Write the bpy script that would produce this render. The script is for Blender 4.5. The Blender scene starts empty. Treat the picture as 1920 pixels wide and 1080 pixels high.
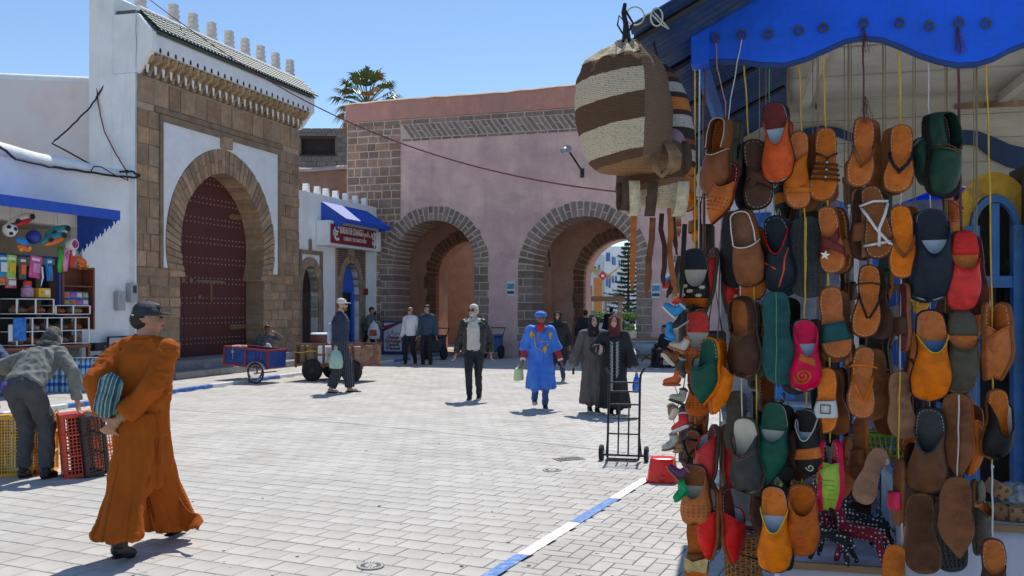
import bpy,bmesh,math,random
from mathutils import Vector,Matrix,noise,geometry
random.seed(7)
R = math.radians
PI = math.pi
SC = bpy.context.scene
COL = SC.collection
# ---------------------------------------------------------------- camera, sky, sun, exposure
F = 1700.0
EYE = 1.67
HZ = 577.0
cam_d = bpy.data.cameras.new('camera'); cam = bpy.data.objects.new('camera',cam_d); COL.objects.link(cam)
cam.location = (0,0,EYE); cam.rotation_euler = (R(90),0,0)
cam_d.sensor_width = 36; cam_d.lens = 36 * F / 1920; cam_d.shift_y = (HZ - 540) / 1920
cam_d.clip_start = 0.1; cam_d.clip_end = 2000
SC.camera = cam
SUN_EL,SUN_AZ = R(58),R(12)
w = bpy.data.worlds.new("World"); SC.world = w; w.use_nodes = True
nt = w.node_tree; nt.nodes.clear()
sky = nt.nodes.new('ShaderNodeTexSky'); sky.sky_type = 'NISHITA'; sky.sun_disc = False
sky.sun_elevation = SUN_EL; sky.sun_rotation = SUN_AZ
sky.altitude = 0; sky.air_density = 1.0; sky.dust_density = 0.0; sky.ozone_density = 4.0
bg = nt.nodes.new('ShaderNodeBackground'); bg.inputs['Strength'].default_value = 0.125
wo = nt.nodes.new('ShaderNodeOutputWorld')
nt.links.new(sky.outputs[0],bg.inputs[0]); nt.links.new(bg.outputs[0],wo.inputs[0])
sun_d = bpy.data.lights.new('sun','SUN'); sun_d.energy = 3.9; sun_d.angle = R(0.53); sun_d.color = (1,.955,.88)
sun = bpy.data.objects.new('sun',sun_d); COL.objects.link(sun)
sdir = Vector((math.sin(SUN_AZ) * math.cos(SUN_EL),math.cos(SUN_AZ) * math.cos(SUN_EL),math.sin(SUN_EL)))
sun.rotation_euler = sdir.to_track_quat('Z','Y').to_euler(); sun.location = (10,40,60)
SC.view_settings.view_transform = 'Standard'; SC.view_settings.look = 'None'
SC.view_settings.exposure = 0.2; SC.view_settings.gamma = 1
SC.view_settings.use_curve_mapping = False
SC.cycles.max_bounces = 8; SC.cycles.diffuse_bounces = 5
# ---------------------------------------------------------------- helpers
def px(x,y,Y):
 """a point of the photograph at distance Y"""
 return Vector(((x - 960) / F * Y,Y,EYE + (HZ - y) / F * Y))
def ground(x,y):
 Y = EYE * F / (y - HZ)
 return Vector(((x - 960) / F * Y,Y,0))
MATS = {}
def _new(name):
 m = bpy.data.materials.new(name); m.use_nodes = True
 return m,m.node_tree,m.node_tree.nodes['Principled BSDF']
def mat(name,col,rough=.7,scale=8,var=.25,bump=.15,metal=0,detail=4,rnd=0,stain=None,sc2=1.2,spec=None,stretch=None,
 bscale=None,trans=0,alpha=1,ior=1.45,island=0,bdist=.01,sheen=0,thr=.5,dirt=None,streak=None,grime=None):
 """procedural surface: two octaves of tone, optional second colour in patches, per-object variation, fine relief"""
 if name in MATS: return MATS[name]
 m,t,b = _new(name); N = t.nodes; L = t.links
 tc = N.new('ShaderNodeTexCoord'); src = tc.outputs['Object']
 if stretch:
  mp = N.new('ShaderNodeMapping'); mp.inputs['Scale'].default_value = stretch; L.new(src,mp.inputs[0]); src = mp.outputs[0]
 n = N.new('ShaderNodeTexNoise'); n.inputs['Scale'].default_value = scale; n.inputs['Detail'].default_value = detail
 n.inputs['Roughness'].default_value = .6
 L.new(src,n.inputs['Vector'])
 r = N.new('ShaderNodeValToRGB'); r.color_ramp.elements[0].position = .28; r.color_ramp.elements[1].position = .72
 lo = [max(0,c * (1 - var)) for c in col]; hi = [min(1,c * (1 + var * .8)) for c in col]
 r.color_ramp.elements[0].color = (*lo,1); r.color_ramp.elements[1].color = (*hi,1)
 L.new(n.outputs[0],r.inputs[0]); out = r.outputs[0]
 if stain:
  n2 = N.new('ShaderNodeTexNoise'); n2.inputs['Scale'].default_value = sc2; n2.inputs['Detail'].default_value = 6
  n2.inputs['Roughness'].default_value = .65; L.new(src,n2.inputs['Vector'])
  r2 = N.new('ShaderNodeValToRGB'); r2.color_ramp.elements[0].position = thr - .08; r2.color_ramp.elements[1].position = thr + .14
  L.new(n2.outputs[0],r2.inputs[0])
  mx = N.new('ShaderNodeMix'); mx.data_type = 'RGBA'
  L.new(r2.outputs[0],mx.inputs[0]); L.new(out,mx.inputs[6]); mx.inputs[7].default_value = (*stain,1); out = mx.outputs[2]
 def layer(fac,col_,out):
  mx = N.new('ShaderNodeMix'); mx.data_type = 'RGBA'; L.new(fac,mx.inputs[0]); L.new(out,mx.inputs[6]); mx.inputs[7].default_value = (*col_,1); return mx.outputs[2]
 def ramp(sock,a,b_,top=1.0):
  mr = N.new('ShaderNodeMapRange'); mr.inputs[1].default_value = a; mr.inputs[2].default_value = b_; mr.inputs[4].default_value = top; mr.clamp = True; L.new(sock,mr.inputs[0]); return mr.outputs[0]
 if dirt:
  g_ = N.new('ShaderNodeNewGeometry')
  for sc_,col_,a_,e_,top in dirt:
   nn = N.new('ShaderNodeTexNoise'); nn.inputs['Scale'].default_value = sc_; nn.inputs['Detail'].default_value = 8; nn.inputs['Roughness'].default_value = .7
   L.new(g_.outputs['Position'],nn.inputs['Vector']); out = layer(ramp(nn.outputs[0],a_,e_,top),col_,out)
 if streak:
  for sx_,sz_,col_,a_,e_,top in streak:
   mp2 = N.new('ShaderNodeMapping'); mp2.inputs['Scale'].default_value = (sx_,sx_,sz_); L.new(tc.outputs['Object'],mp2.inputs[0])
   nn = N.new('ShaderNodeTexNoise'); nn.inputs['Scale'].default_value = 1; nn.inputs['Detail'].default_value = 7; nn.inputs['Roughness'].default_value = .62; L.new(mp2.outputs[0],nn.inputs['Vector'])
   out = layer(ramp(nn.outputs[0],a_,e_,top),col_,out)
 if grime:
  sp_ = N.new('ShaderNodeSeparateXYZ'); L.new(tc.outputs['Object'],sp_.inputs[0]); nn = N.new('ShaderNodeTexNoise'); nn.inputs['Scale'].default_value = 1.7; nn.inputs['Detail'].default_value = 7; L.new(tc.outputs['Object'],nn.inputs['Vector'])
  ma = N.new('ShaderNodeMath'); ma.operation = 'MULTIPLY_ADD'; ma.inputs[1].default_value = -grime[1] * 2.2; L.new(nn.outputs[0],ma.inputs[0]); L.new(sp_.outputs[2],ma.inputs[2])
  out = layer(ramp(ma.outputs[0],0,-grime[1] * 1.1,.8),grime[0],out)
 if rnd or island:
  hs = N.new('ShaderNodeHueSaturation'); mr = N.new('ShaderNodeMapRange')
  k = rnd or island
  if island:
   g = N.new('ShaderNodeNewGeometry'); o = N.new('ShaderNodeObjectInfo'); ad = N.new('ShaderNodeMath'); ad.operation = 'ADD'
   fr = N.new('ShaderNodeMath'); fr.operation = 'FRACT'
   L.new(g.outputs['Random Per Island'],ad.inputs[0]); L.new(o.outputs['Random'],ad.inputs[1]); L.new(ad.outputs[0],fr.inputs[0]); ro = fr.outputs[0]
  else:
   o = N.new('ShaderNodeObjectInfo'); ro = o.outputs['Random']
  mr.inputs[3].default_value = 1 - k; mr.inputs[4].default_value = 1 + k
  L.new(ro,mr.inputs[0]); L.new(mr.outputs[0],hs.inputs['Value'])
  ml = N.new('ShaderNodeMath'); ml.operation = 'MULTIPLY'; ml.inputs[1].default_value = 7.3
  f2 = N.new('ShaderNodeMath'); f2.operation = 'FRACT'; m2 = N.new('ShaderNodeMapRange'); m2.inputs[3].default_value = 1 - k * .3; m2.inputs[4].default_value = 1 + k * .5
  L.new(ro,ml.inputs[0]); L.new(ml.outputs[0],f2.inputs[0]); L.new(f2.outputs[0],m2.inputs[0]); L.new(m2.outputs[0],hs.inputs['Saturation'])
  L.new(out,hs.inputs['Color']); out = hs.outputs[0]
 L.new(out,b.inputs['Base Color'])
 b.inputs['Roughness'].default_value = rough; b.inputs['Metallic'].default_value = metal
 if spec is not None: b.inputs['Specular IOR Level'].default_value = spec
 if trans: b.inputs['Transmission Weight'].default_value = trans; b.inputs['IOR'].default_value = ior
 if sheen: b.inputs['Sheen Weight'].default_value = sheen
 if alpha < 1: b.inputs['Alpha'].default_value = alpha
 if bump:
  nb = N.new('ShaderNodeTexNoise'); nb.inputs['Scale'].default_value = bscale or scale * 5; nb.inputs['Detail'].default_value = 6
  L.new(src,nb.inputs['Vector'])
  bp = N.new('ShaderNodeBump'); bp.inputs['Strength'].default_value = bump; bp.inputs['Distance'].default_value = bdist
  L.new(nb.outputs[0],bp.inputs['Height']); L.new(bp.outputs[0],b.inputs['Normal'])
 MATS[name] = m
 return m
def stripes(name,cols,axis=0,scale=10,rough=.85,offs=0,weave=0,const=True,jitter=0):
 """woven cloth: bands of colour along an axis of the object's own space (cols: list of (position, colour))"""
 if name in MATS: return MATS[name]
 m,t,b = _new(name); N = t.nodes; L = t.links
 tc = N.new('ShaderNodeTexCoord'); sx = N.new('ShaderNodeSeparateXYZ'); L.new(tc.outputs['Object'],sx.inputs[0])
 a = N.new('ShaderNodeMath'); a.operation = 'MULTIPLY_ADD'; a.inputs[1].default_value = scale; a.inputs[2].default_value = offs
 L.new(sx.outputs[axis],a.inputs[0]); s = a.outputs[0]
 nz = N.new('ShaderNodeTexNoise'); nz.inputs['Scale'].default_value = 9; L.new(tc.outputs['Object'],nz.inputs['Vector'])
 if jitter:
  ad = N.new('ShaderNodeMath'); ad.operation = 'MULTIPLY_ADD'; ad.inputs[1].default_value = jitter; L.new(nz.outputs[0],ad.inputs[0]); L.new(s,ad.inputs[2]); s = ad.outputs[0]
 fr = N.new('ShaderNodeMath'); fr.operation = 'FRACT'; L.new(s,fr.inputs[0])
 r = N.new('ShaderNodeValToRGB'); r.color_ramp.interpolation = 'CONSTANT' if const else 'LINEAR'
 els = r.color_ramp.elements
 els[0].position = cols[0][0]; els[0].color = (*cols[0][1],1); els[1].position = cols[1][0]; els[1].color = (*cols[1][1],1)
 for p,c in cols[2:]:
  e = els.new(p); e.color = (*c,1)
 L.new(fr.outputs[0],r.inputs[0])
 mx = N.new('ShaderNodeMix'); mx.data_type = 'RGBA'; mx.blend_type = 'MULTIPLY'; mx.inputs[0].default_value = .55
 n2 = N.new('ShaderNodeTexNoise'); n2.inputs['Scale'].default_value = 160 if weave else 30; L.new(tc.outputs['Object'],n2.inputs['Vector'])
 r3 = N.new('ShaderNodeValToRGB'); r3.color_ramp.elements[0].position = .3; r3.color_ramp.elements[0].color = (.45,.42,.38,1); r3.color_ramp.elements[1].position = .6
 L.new(n2.outputs[0],r3.inputs[0]); L.new(r.outputs[0],mx.inputs[6]); L.new(r3.outputs[0],mx.inputs[7]); L.new(mx.outputs[2],b.inputs['Base Color'])
 b.inputs['Roughness'].default_value = rough
 if weave:
  bp = N.new('ShaderNodeBump'); bp.inputs['Strength'].default_value = .6; bp.inputs['Distance'].default_value = .004
  L.new(n2.outputs[0],bp.inputs['Height']); L.new(bp.outputs[0],b.inputs['Normal'])
 MATS[name] = m
 return m
def tag(o,label=None,cat=None,group=None,kind=None):
 if label: o['label'] = label
 if cat: o['category'] = cat
 if group: o['group'] = group
 if kind: o['kind'] = kind
 return o
def thing(name,label,cat,loc=(0,0,0),rz=0,group=None,rot=None):
 o = bpy.data.objects.new(name,None); COL.objects.link(o); o.location = loc
 o.rotation_euler = rot if rot else (0,0,rz); o.empty_display_size = .1
 return tag(o,label,cat,group)
def link(name,me,parent=None,loc=None):
 o = bpy.data.objects.new(name,me); COL.objects.link(o)
 if parent: o.parent = parent
 if loc is not None: o.location = loc
 return o
def copy_tree(o,parent=None):
 c = o.copy(); COL.objects.link(c); c.parent = parent
 for ch in list(o.children): copy_tree(ch,c)
 return c
class MB:
 """collects shapes and links them as one mesh object"""
 def __init__(s): s.v = []; s.f = []; s.mi = []; s.cur = 0
 def add(s,vs,fs):
  k = len(s.v); s.v += [tuple(p) for p in vs]; s.f += [tuple(i + k for i in f) for f in fs]; s.mi += [s.cur] * len(fs)
  return s
 def box(s,c,d,rot=None,bev=0):
  x,y,z = d[0] / 2,d[1] / 2,d[2] / 2
  if bev:
   b = min(bev,x * .9,y * .9,z * .9)
   vs = []
   for a in (-1,1):
    for e in (-1,1):
     for g in (-1,1):
      vs += [(a * x,e * (y - b),g * (z - b)),(a * (x - b),e * y,g * (z - b)),(a * (x - b),e * (y - b),g * z)]
   bm = bmesh.new()
   for p in vs: bm.verts.new(p)
   bmesh.ops.convex_hull(bm,input=bm.verts)
   bm.verts.index_update()
   V = [v.co.copy() for v in bm.verts]; Fc = [[v.index for v in f.verts] for f in bm.faces]; bm.free()
  else:
   V = [Vector((a * x,e * y,g * z)) for a in (-1,1) for e in (-1,1) for g in (-1,1)]
   Fc = [(0,1,3,2),(4,6,7,5),(0,4,5,1),(2,3,7,6),(0,2,6,4),(1,5,7,3)]
  M = rot if rot is not None else Matrix()
  if not isinstance(M,Matrix): M = rotm(*M)
  M = M.to_4x4()
  return s.add([M @ p + Vector(c) for p in V],Fc)
 def b2(s,lo,hi):
  lo,hi = Vector(lo),Vector(hi)
  return s.box((lo + hi) / 2,hi - lo)
 def prism(s,poly,y0,y1,plane='xz',inset=0):
  """polygon in a plane, extruded along the third axis from y0 to y1; the y0 face may be inset (a chamfer)"""
  n = len(poly)
  def P(a,b,c): return (a,c,b) if plane == 'xz' else ((a,b,c) if plane == 'xy' else (c,a,b))
  cx = sum(p[0] for p in poly) / n; cz = sum(p[1] for p in poly) / n
  back = [P(p[0],p[1],y1) for p in poly]
  if inset:
   def sh(p):
    d = math.hypot(p[0] - cx,p[1] - cz) or 1
    k = max(.2,1 - inset / d); return (cx + (p[0] - cx) * k,cz + (p[1] - cz) * k)
   sg = 1 if y1 > y0 else -1
   mid = [P(p[0],p[1],y0 + sg * inset * .8) for p in poly]; front = [P(*sh(p),y0) for p in poly]
   vs = front + mid + back
   fs = [tuple(range(n)),tuple(range(3 * n - 1,2 * n - 1,-1))]
   for r in (0,n):
    for i in range(n):
     j = (i + 1) % n; fs.append((r + i,r + n + i,r + n + j,r + j))
  else:
   vs = [P(p[0],p[1],y0) for p in poly] + back
   fs = [tuple(range(n)),tuple(range(2 * n - 1,n - 1,-1))]
   for i in range(n):
    j = (i + 1) % n; fs.append((i,n + i,n + j,j))
  return s.add(vs,fs)
 def holes(s,outer,holes,y0,y1,plane='xz'):
  """slab with openings: outline and hole outlines in a plane, thickness along the third axis"""
  def P(a,b,c): return (a,c,b) if plane == 'xz' else ((a,b,c) if plane == 'xy' else (c,a,b))
  loops = [outer] + list(holes)
  tri = geometry.tessellate_polygon([[Vector((p[0],p[1],0)) for p in l] for l in loops])
  flat = [p for l in loops for p in l]; n = len(flat)
  vs = [P(p[0],p[1],y0) for p in flat] + [P(p[0],p[1],y1) for p in flat]
  fs = [t for t in tri] + [tuple(n + i for i in reversed(t)) for t in tri]
  k = 0
  for l in loops:
   m = len(l)
   for i in range(m):
    j = (i + 1) % m; fs.append((k + i,n + k + i,n + k + j,k + j))
   k += m
  return s.add(vs,fs)
 def tube(s,pts,r,n=6,caps=True,flat=None):
  pts = [Vector(p) for p in pts]; rs = r if isinstance(r,(list,tuple)) else [r] * len(pts)
  k0 = len(s.v); up = None; vs = []; fs = []
  for i,p in enumerate(pts):
   d = (pts[min(i + 1,len(pts) - 1)] - pts[max(i - 1,0)])
   if d.length < 1e-9: d = Vector((0,0,1))
   d.normalize()
   if up is None: up = Vector((0,0,1)) if abs(d.z) < .9 else Vector((0,1,0))
   a = d.cross(up)
   if a.length < 1e-6: a = d.orthogonal()
   a.normalize(); b = a.cross(d).normalized(); up = b
   for j in range(n):
    t = 2 * PI * j / n
    q = a * math.cos(t) * rs[i] + b * math.sin(t) * rs[i] * (flat or 1)
    vs.append(p + q)
  for i in range(len(pts) - 1):
   for j in range(n):
    k = (j + 1) % n; fs.append((i * n + j,i * n + k,(i + 1) * n + k,(i + 1) * n + j))
  if caps:
   fs.append(tuple(range(n - 1,-1,-1))); m = (len(pts) - 1) * n; fs.append(tuple(m + j for j in range(n)))
  return s.add(vs,fs)
 def ring(s,c,rad,r,axis='y',n=16,m=6,rx=None):
  pts = []
  for i in range(n + 1):
   t = 2 * PI * i / n; a,b = rad * math.cos(t),(rx or rad) * math.sin(t)
   q = {'x': (0,a,b),'y': (a,0,b),'z': (a,b,0)}[axis]; pts.append(Vector(c) + Vector(q))
  return s.tube(pts,r,m,caps=False)
 def lathe(s,prof,n=16,c=(0,0,0),axis='z',sx=1,sy=1):
  vs = []; fs = []
  for r,z in prof:
   for j in range(n):
    t = 2 * PI * j / n; x,y = r * math.cos(t) * sx,r * math.sin(t) * sy
    q = {'z': (x,y,z),'y': (x,z,y),'x': (z,x,y)}[axis]; vs.append(Vector(c) + Vector(q))
  m = len(prof)
  for i in range(m - 1):
   for j in range(n):
    k = (j + 1) % n; fs.append((i * n + j,i * n + k,(i + 1) * n + k,(i + 1) * n + j))
  fs.append(tuple(range(n - 1,-1,-1))); fs.append(tuple((m - 1) * n + j for j in range(n)))
  return s.add(vs,fs)
 def ell(s,c,r,rot=None,seg=12,rings=8):
  M = (rotm(*rot) if rot else Matrix.Identity(3)); vs = []; fs = []
  r = (r,r,r) if not isinstance(r,(tuple,list,Vector)) else r
  for i in range(rings + 1):
   ph = PI * i / rings
   for j in range(seg):
    t = 2 * PI * j / seg
    vs.append(Vector(c) + M @ Vector((r[0] * math.sin(ph) * math.cos(t),r[1] * math.sin(ph) * math.sin(t),r[2] * math.cos(ph))))
  for i in range(rings):
   for j in range(seg):
    k = (j + 1) % seg; fs.append((i * seg + j,(i + 1) * seg + j,(i + 1) * seg + k,i * seg + k))
  return s.add(vs,fs)
 def cone(s,p0,p1,r0,r1,n=12): return s.tube([p0,p1],[r0,r1],n)
 def capsule(s,p0,p1,r0,r1,n=12):
  p0,p1 = Vector(p0),Vector(p1); d = p1 - p0; L = d.length
  if L < 1e-6: return s.ell(p0,r0)
  u = d / L; pts = []; rs = []
  for a in (80,55,28): pts.append(p0 - u * r0 * math.sin(R(a))); rs.append(r0 * math.cos(R(a)))
  for k in (0,.33,.66,1): pts.append(p0 + d * k); rs.append(r0 + (r1 - r0) * k)
  for a in (28,55,80): pts.append(p1 + u * r1 * math.sin(R(a))); rs.append(r1 * math.cos(R(a)))
  return s.tube(pts,rs,n)
 def loft(s,rings,n=28,caps=True,fold=None):
  """closed rings (cx, cy, z, rx, ry[, rot]) one above the other; fold(t, i) scales the radius"""
  vs = []; fs = []
  for i,g in enumerate(rings):
   cx,cy,z,rx,ry = g[:5]; ro = g[5] if len(g) > 5 else 0
   for j in range(n):
    t = 2 * PI * j / n; k = fold(t,i / (len(rings) - 1)) if fold else 1
    x,y = rx * math.cos(t) * k,ry * math.sin(t) * k
    vs.append((cx + x * math.cos(ro) - y * math.sin(ro),cy + x * math.sin(ro) + y * math.cos(ro),z))
  for i in range(len(rings) - 1):
   for j in range(n):
    k = (j + 1) % n; fs.append((i * n + j,i * n + k,(i + 1) * n + k,(i + 1) * n + j))
  if caps:
   fs.append(tuple(range(n - 1,-1,-1))); m = (len(rings) - 1) * n; fs.append(tuple(m + j for j in range(n)))
  return s.add(vs,fs)
 def grid(s,fn,nu,nv):
  vs = [fn(i / nu,j / nv) for j in range(nv + 1) for i in range(nu + 1)]
  fs = [(j * (nu + 1) + i,j * (nu + 1) + i + 1,(j + 1) * (nu + 1) + i + 1,(j + 1) * (nu + 1) + i) for j in range(nv) for i in range(nu)]
  return s.add(vs,fs)
 def mesh(s,name,mats,smooth=False,solid=0,fix=True):
  me = bpy.data.meshes.new(name); me.from_pydata(s.v,[],s.f)
  for m in (mats if isinstance(mats,(list,tuple)) else [mats]): me.materials.append(m)
  if fix or solid:
   bm = bmesh.new(); bm.from_mesh(me)
   for f,i in zip(bm.faces,s.mi): f.material_index = i
   if solid:
    bmesh.ops.remove_doubles(bm,verts=bm.verts,dist=1e-5)
    bmesh.ops.solidify(bm,geom=bm.faces[:],thickness=solid)
   bmesh.ops.recalc_face_normals(bm,faces=bm.faces)
   bm.to_mesh(me); bm.free()
  if smooth:
   for p in me.polygons: p.use_smooth = True
   if smooth is not True:
    me.set_sharp_from_angle(angle=R(smooth))
  me.update()
  return me
 def build(s,name,mats,parent=None,smooth=False,solid=0,label=None,loc=None,kind=None,fix=True):
  o = link(name,s.mesh(name,mats,smooth,solid,fix),parent,loc)
  if label: o['label'] = label
  if kind: o['kind'] = kind
  return o
def rotm(rx=0,ry=0,rz=0):
 return (Matrix.Rotation(rz,3,'Z') @ Matrix.Rotation(ry,3,'Y') @ Matrix.Rotation(rx,3,'X'))
def struct(mb,name,mats,parent=None,smooth=False,**k):
 o = mb.build(name,mats,parent,smooth,**k)
 if not parent: o['kind'] = 'structure'
 return o
def solo(mb,name,mats,label,cat,smooth=False,group=None,loc=None,rz=0,solid=0):
 o = mb.build(name,mats,None,smooth,solid); tag(o,label,cat,group)
 if loc is not None: o.location = loc
 o.rotation_euler = (0,0,rz)
 return o
def pieces(parent,name,plist,m,limit=300,inset=.012,plane='xz',cast=None,label=None):
 """masonry pieces: (polygon, front, back). The largest become parts of their own, the rest one joined part"""
 def area(p):
  a = 0
  for i in range(len(p)): j = (i + 1) % len(p); a += p[i][0] * p[j][1] - p[j][0] * p[i][1]
  return abs(a)
 plist = sorted(plist,key=lambda q: -area(q[0]))
 for q in plist[:limit]:
  mb = MB(); mb.prism(q[0],q[1],q[2],plane,inset); mb.build(name,m,parent)
 if len(plist) > limit:
  mb = MB()
  for q in plist[limit:]: mb.prism(q[0],q[1],q[2],plane,inset)
  mb.build(name,m,parent,kind='stuff')
def jit(a): return random.uniform(-a,a)
def courses(u0,u1,z0,z1,h,wmin,wmax,front,back,gap=.022,jf=.02,skip=None):
 """rough coursed blocks filling a rectangle"""
 out = []; z = z0; n = max(1,round((z1 - z0) / h)); hs = [1 + jit(.15) for _ in range(n)]; S = sum(hs); hs = [x * (z1 - z0) / S for x in hs]
 for k in range(n):
  u = u0; hh = hs[k]
  ws = []
  while sum(ws) < (u1 - u0): ws.append(random.uniform(wmin,wmax))
  ksc = (u1 - u0) / sum(ws)
  if ksc < .7 and len(ws) > 1: ws.pop(); ksc = (u1 - u0) / sum(ws)
  for w_ in ws:
   w_ *= ksc
   g = gap / 2
   p = [(u + g + jit(.006),z + g + jit(.006)),(u + w_ - g + jit(.006),z + g + jit(.006)),(u + w_ - g + jit(.006),z + hh - g + jit(.006)),(u + g + jit(.006),z + hh - g + jit(.006))]
   if not skip or not skip(u + w_ / 2,z + hh / 2): out.append((p,front + jit(jf),back))
   u += w_
  z += hh
 return out
# ---------------------------------------------------------------- materials of the setting
M_JOINT = mat('paving_joint',(.42,.39,.34),.95,12,.3,.3)
M_PAVER = mat('concrete_paver',(.54,.515,.465),.88,14,.10,.35,rnd=.06,stain=(.45,.425,.38),sc2=3.2,bscale=140,bdist=.004,dirt=((.35,(.40,.375,.33),.50,.70,.55),(2.2,(.36,.33,.29),.60,.72,.5),(9.0,(.30,.28,.25),.66,.76,.55)))
M_PAVER2 = mat('concrete_pavers_joined',(.54,.515,.465),.88,14,.10,.3,island=.06,stain=(.45,.425,.38),sc2=1.3,bscale=140,bdist=.004,dirt=((.35,(.40,.375,.33),.50,.70,.55),(2.2,(.36,.33,.29),.60,.72,.5),(9.0,(.30,.28,.25),.66,.76,.55)))
M_FARGROUND = mat('far_ground',(.46,.45,.42),.9,1.2,.15,.1)
M_WHITE = mat('whitewash',(.87,.875,.87),.85,3,.04,.5,stain=(.78,.78,.77),sc2=1.1,bscale=9,bdist=.03,streak=((5,.5,(.62,.61,.58),.58,.78,.5),),grime=((.50,.48,.45),.5))
M_WHITE2 = mat('whitewash_panel',(.82,.83,.85),.8,5,.04,.2,stain=(.74,.75,.77),sc2=2.2,bscale=30)
M_PINKISH = mat('pale_pink_wash',(.76,.64,.62),.88,2.5,.08,.4,stain=(.72,.70,.70),sc2=.6,bscale=10,bdist=.02)
M_PINK = mat('pink_plaster',(.78,.52,.46),.88,1.1,.14,.6,stain=(.56,.36,.36),sc2=.8,bscale=6,bdist=.05,streak=((2.6,.22,(.44,.27,.26),.56,.74,.6),(9,1.2,(.82,.64,.60),.63,.72,.5),(.9,1.6,(.50,.33,.33),.55,.68,.55)),grime=((.36,.25,.23),.9))
M_RED = mat('red_ochre_plaster',(.56,.27,.20),.9,3,.2,.6,streak=((3,.7,(.38,.20,.18),.54,.7,.6),),stain=(.48,.25,.21),sc2=1.0,bscale=9,bdist=.03)
M_COPE = mat('worn_coping',(.62,.50,.42),.9,4,.15,.4)
M_STONE = mat('tan_sandstone',(.40,.255,.158),.9,6,.28,.7,rnd=.2,stain=(.27,.195,.135),sc2=2.4,bscale=26,bdist=.02)
M_STONEJ = mat('tan_sandstone_joined',(.40,.255,.158),.9,6,.28,.7,island=.2,stain=(.27,.195,.135),sc2=2.4,bscale=26,bdist=.02)
M_MORTAR = mat('sand_mortar',(.46,.36,.26),.95,10,.2,.5,bscale=40)
M_BROWN = mat('brown_stone',(.29,.21,.165),.9,5,.3,.7,rnd=.24,stain=(.20,.165,.15),sc2=2.0,bscale=22,bdist=.02)
M_RUBBLE = mat('red_brown_stone',(.34,.215,.155),.9,5,.3,.7,rnd=.24,stain=(.22,.16,.13),sc2=2.0,bscale=22,bdist=.02)
M_POINT = mat('pale_pointing',(.58,.47,.40),.95,12,.2,.5,bscale=50)
M_DARKIN = mat('dark_interior',(.035,.03,.028),.9,6,.3,.1)  # near-black colour stands in for shade inside openings and hollows
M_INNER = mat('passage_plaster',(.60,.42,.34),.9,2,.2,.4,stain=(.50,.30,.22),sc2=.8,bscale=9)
M_BLUEPAINT = mat('blue_paint',(.015,.085,.52),.5,20,.15,.15,stain=(.03,.12,.5),sc2=9,thr=.6)
M_DOOR = mat('oxblood_door',(.095,.022,.02),.62,9,.25,.3,stretch=(8,8,.8),bscale=20)
M_STUD = mat('door_stud',(.34,.27,.24),.5,20,.3,0)
M_BRASS = mat('aged_brass',(.30,.22,.12),.45,20,.3,.1,metal=.6)
M_GREENTILE = mat('green_glaze',(.012,.05,.03),.6,30,.4,.1,island=.3)
M_DARKMETAL = mat('dark_metal',(.03,.03,.032),.5,20,.3,.1,metal=.3)
M_CABLE = mat('black_cable',(.012,.012,.014),.6,20,.2,0)
M_REDCABLE = mat('red_cable',(.16,.02,.03),.6,20,.2,0)
M_GREY = mat('grey_plastic',(.42,.43,.44),.6,10,.1,.1)
M_BLOCKS = mat('grey_block',(.22,.205,.19),.95,9,.25,.5,rnd=.15)
M_GLASS = mat('glass_pane',(.05,.06,.07),.08,3,.2,0,spec=.8)
# ---------------------------------------------------------------- ground, pavement, kerb
g = MB(); g.add([(-300,-20,-.014),(300,-20,-.014),(300,600,-.014),(-300,600,-.014)],[(0,1,2,3)])
struct(g,'ground',M_FARGROUND)
g = MB(); g.add([(-30,3,-.010),(30,3,-.010),(30,36,-.010),(-30,36,-.010)],[(0,1,2,3)])
bedding = struct(g,'paving_bed',M_JOINT)
def kerbx(Y): return -6.70 + (Y - 17.6) * .293
LA,LB = ground(918,1080),ground(1212,898)
LD = (LB - LA).normalized(); LN = Vector((LD.y,-LD.x,0))
def right_of_line(p,m=0): return (Vector((p[0],p[1],0)) - LA).dot(LN) > m
def in_view(p,m=.5): return p[1] > 5.2 and abs(p[0]) < .565 * p[1] + m
pavement = link('pavement',None); pavement['kind'] = 'structure'
ER = Vector((-.910,.414,0)); EN = Vector((.414,.910,0))
spots = []
pl,pw = .225,.205
for j in range(-60,190):
 off = (j % 2) * pl / 2 + random.uniform(-.012,.012)
 for i in range(-170,130):
  p = ER * (i * pl + off) + EN * (j * pw)
  if p.y > 32.2 or not in_view(p) or p.x < kerbx(p.y) + .12: continue
  if right_of_line(p,.02) and p.y < 15: continue
  if p.x > 6 and p.y < 14: continue
  if p.y > 32.32 - .3115 * (p.x + 5.88) - .1 and not (1.6 < p.x < 4.4): continue
  spots.append((p,math.atan2(ER.y,ER.x),pl,pw))
def herring():
 s = .112; out = []
 for a in range(-140,140):
  for b in range(-60,60):
   x0 = a + 4 * b - 0;
   out.append(((x0 + 1.0) * s,(a + .5) * s,0)); out.append(((x0 + 2.5) * s,a * s,1))
 return out
for (x,y,k) in herring():
 p = ER * x + EN * y
 p = p + Vector((1.0,8.0,0))
 if not in_view(p) or p.y > 15 or not right_of_line(p,.04) or p.x > 5.5: continue
 a = math.atan2(ER.y,ER.x) + (PI / 2 if k else 0)
 spots.append((p,a,.224,.112))
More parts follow.
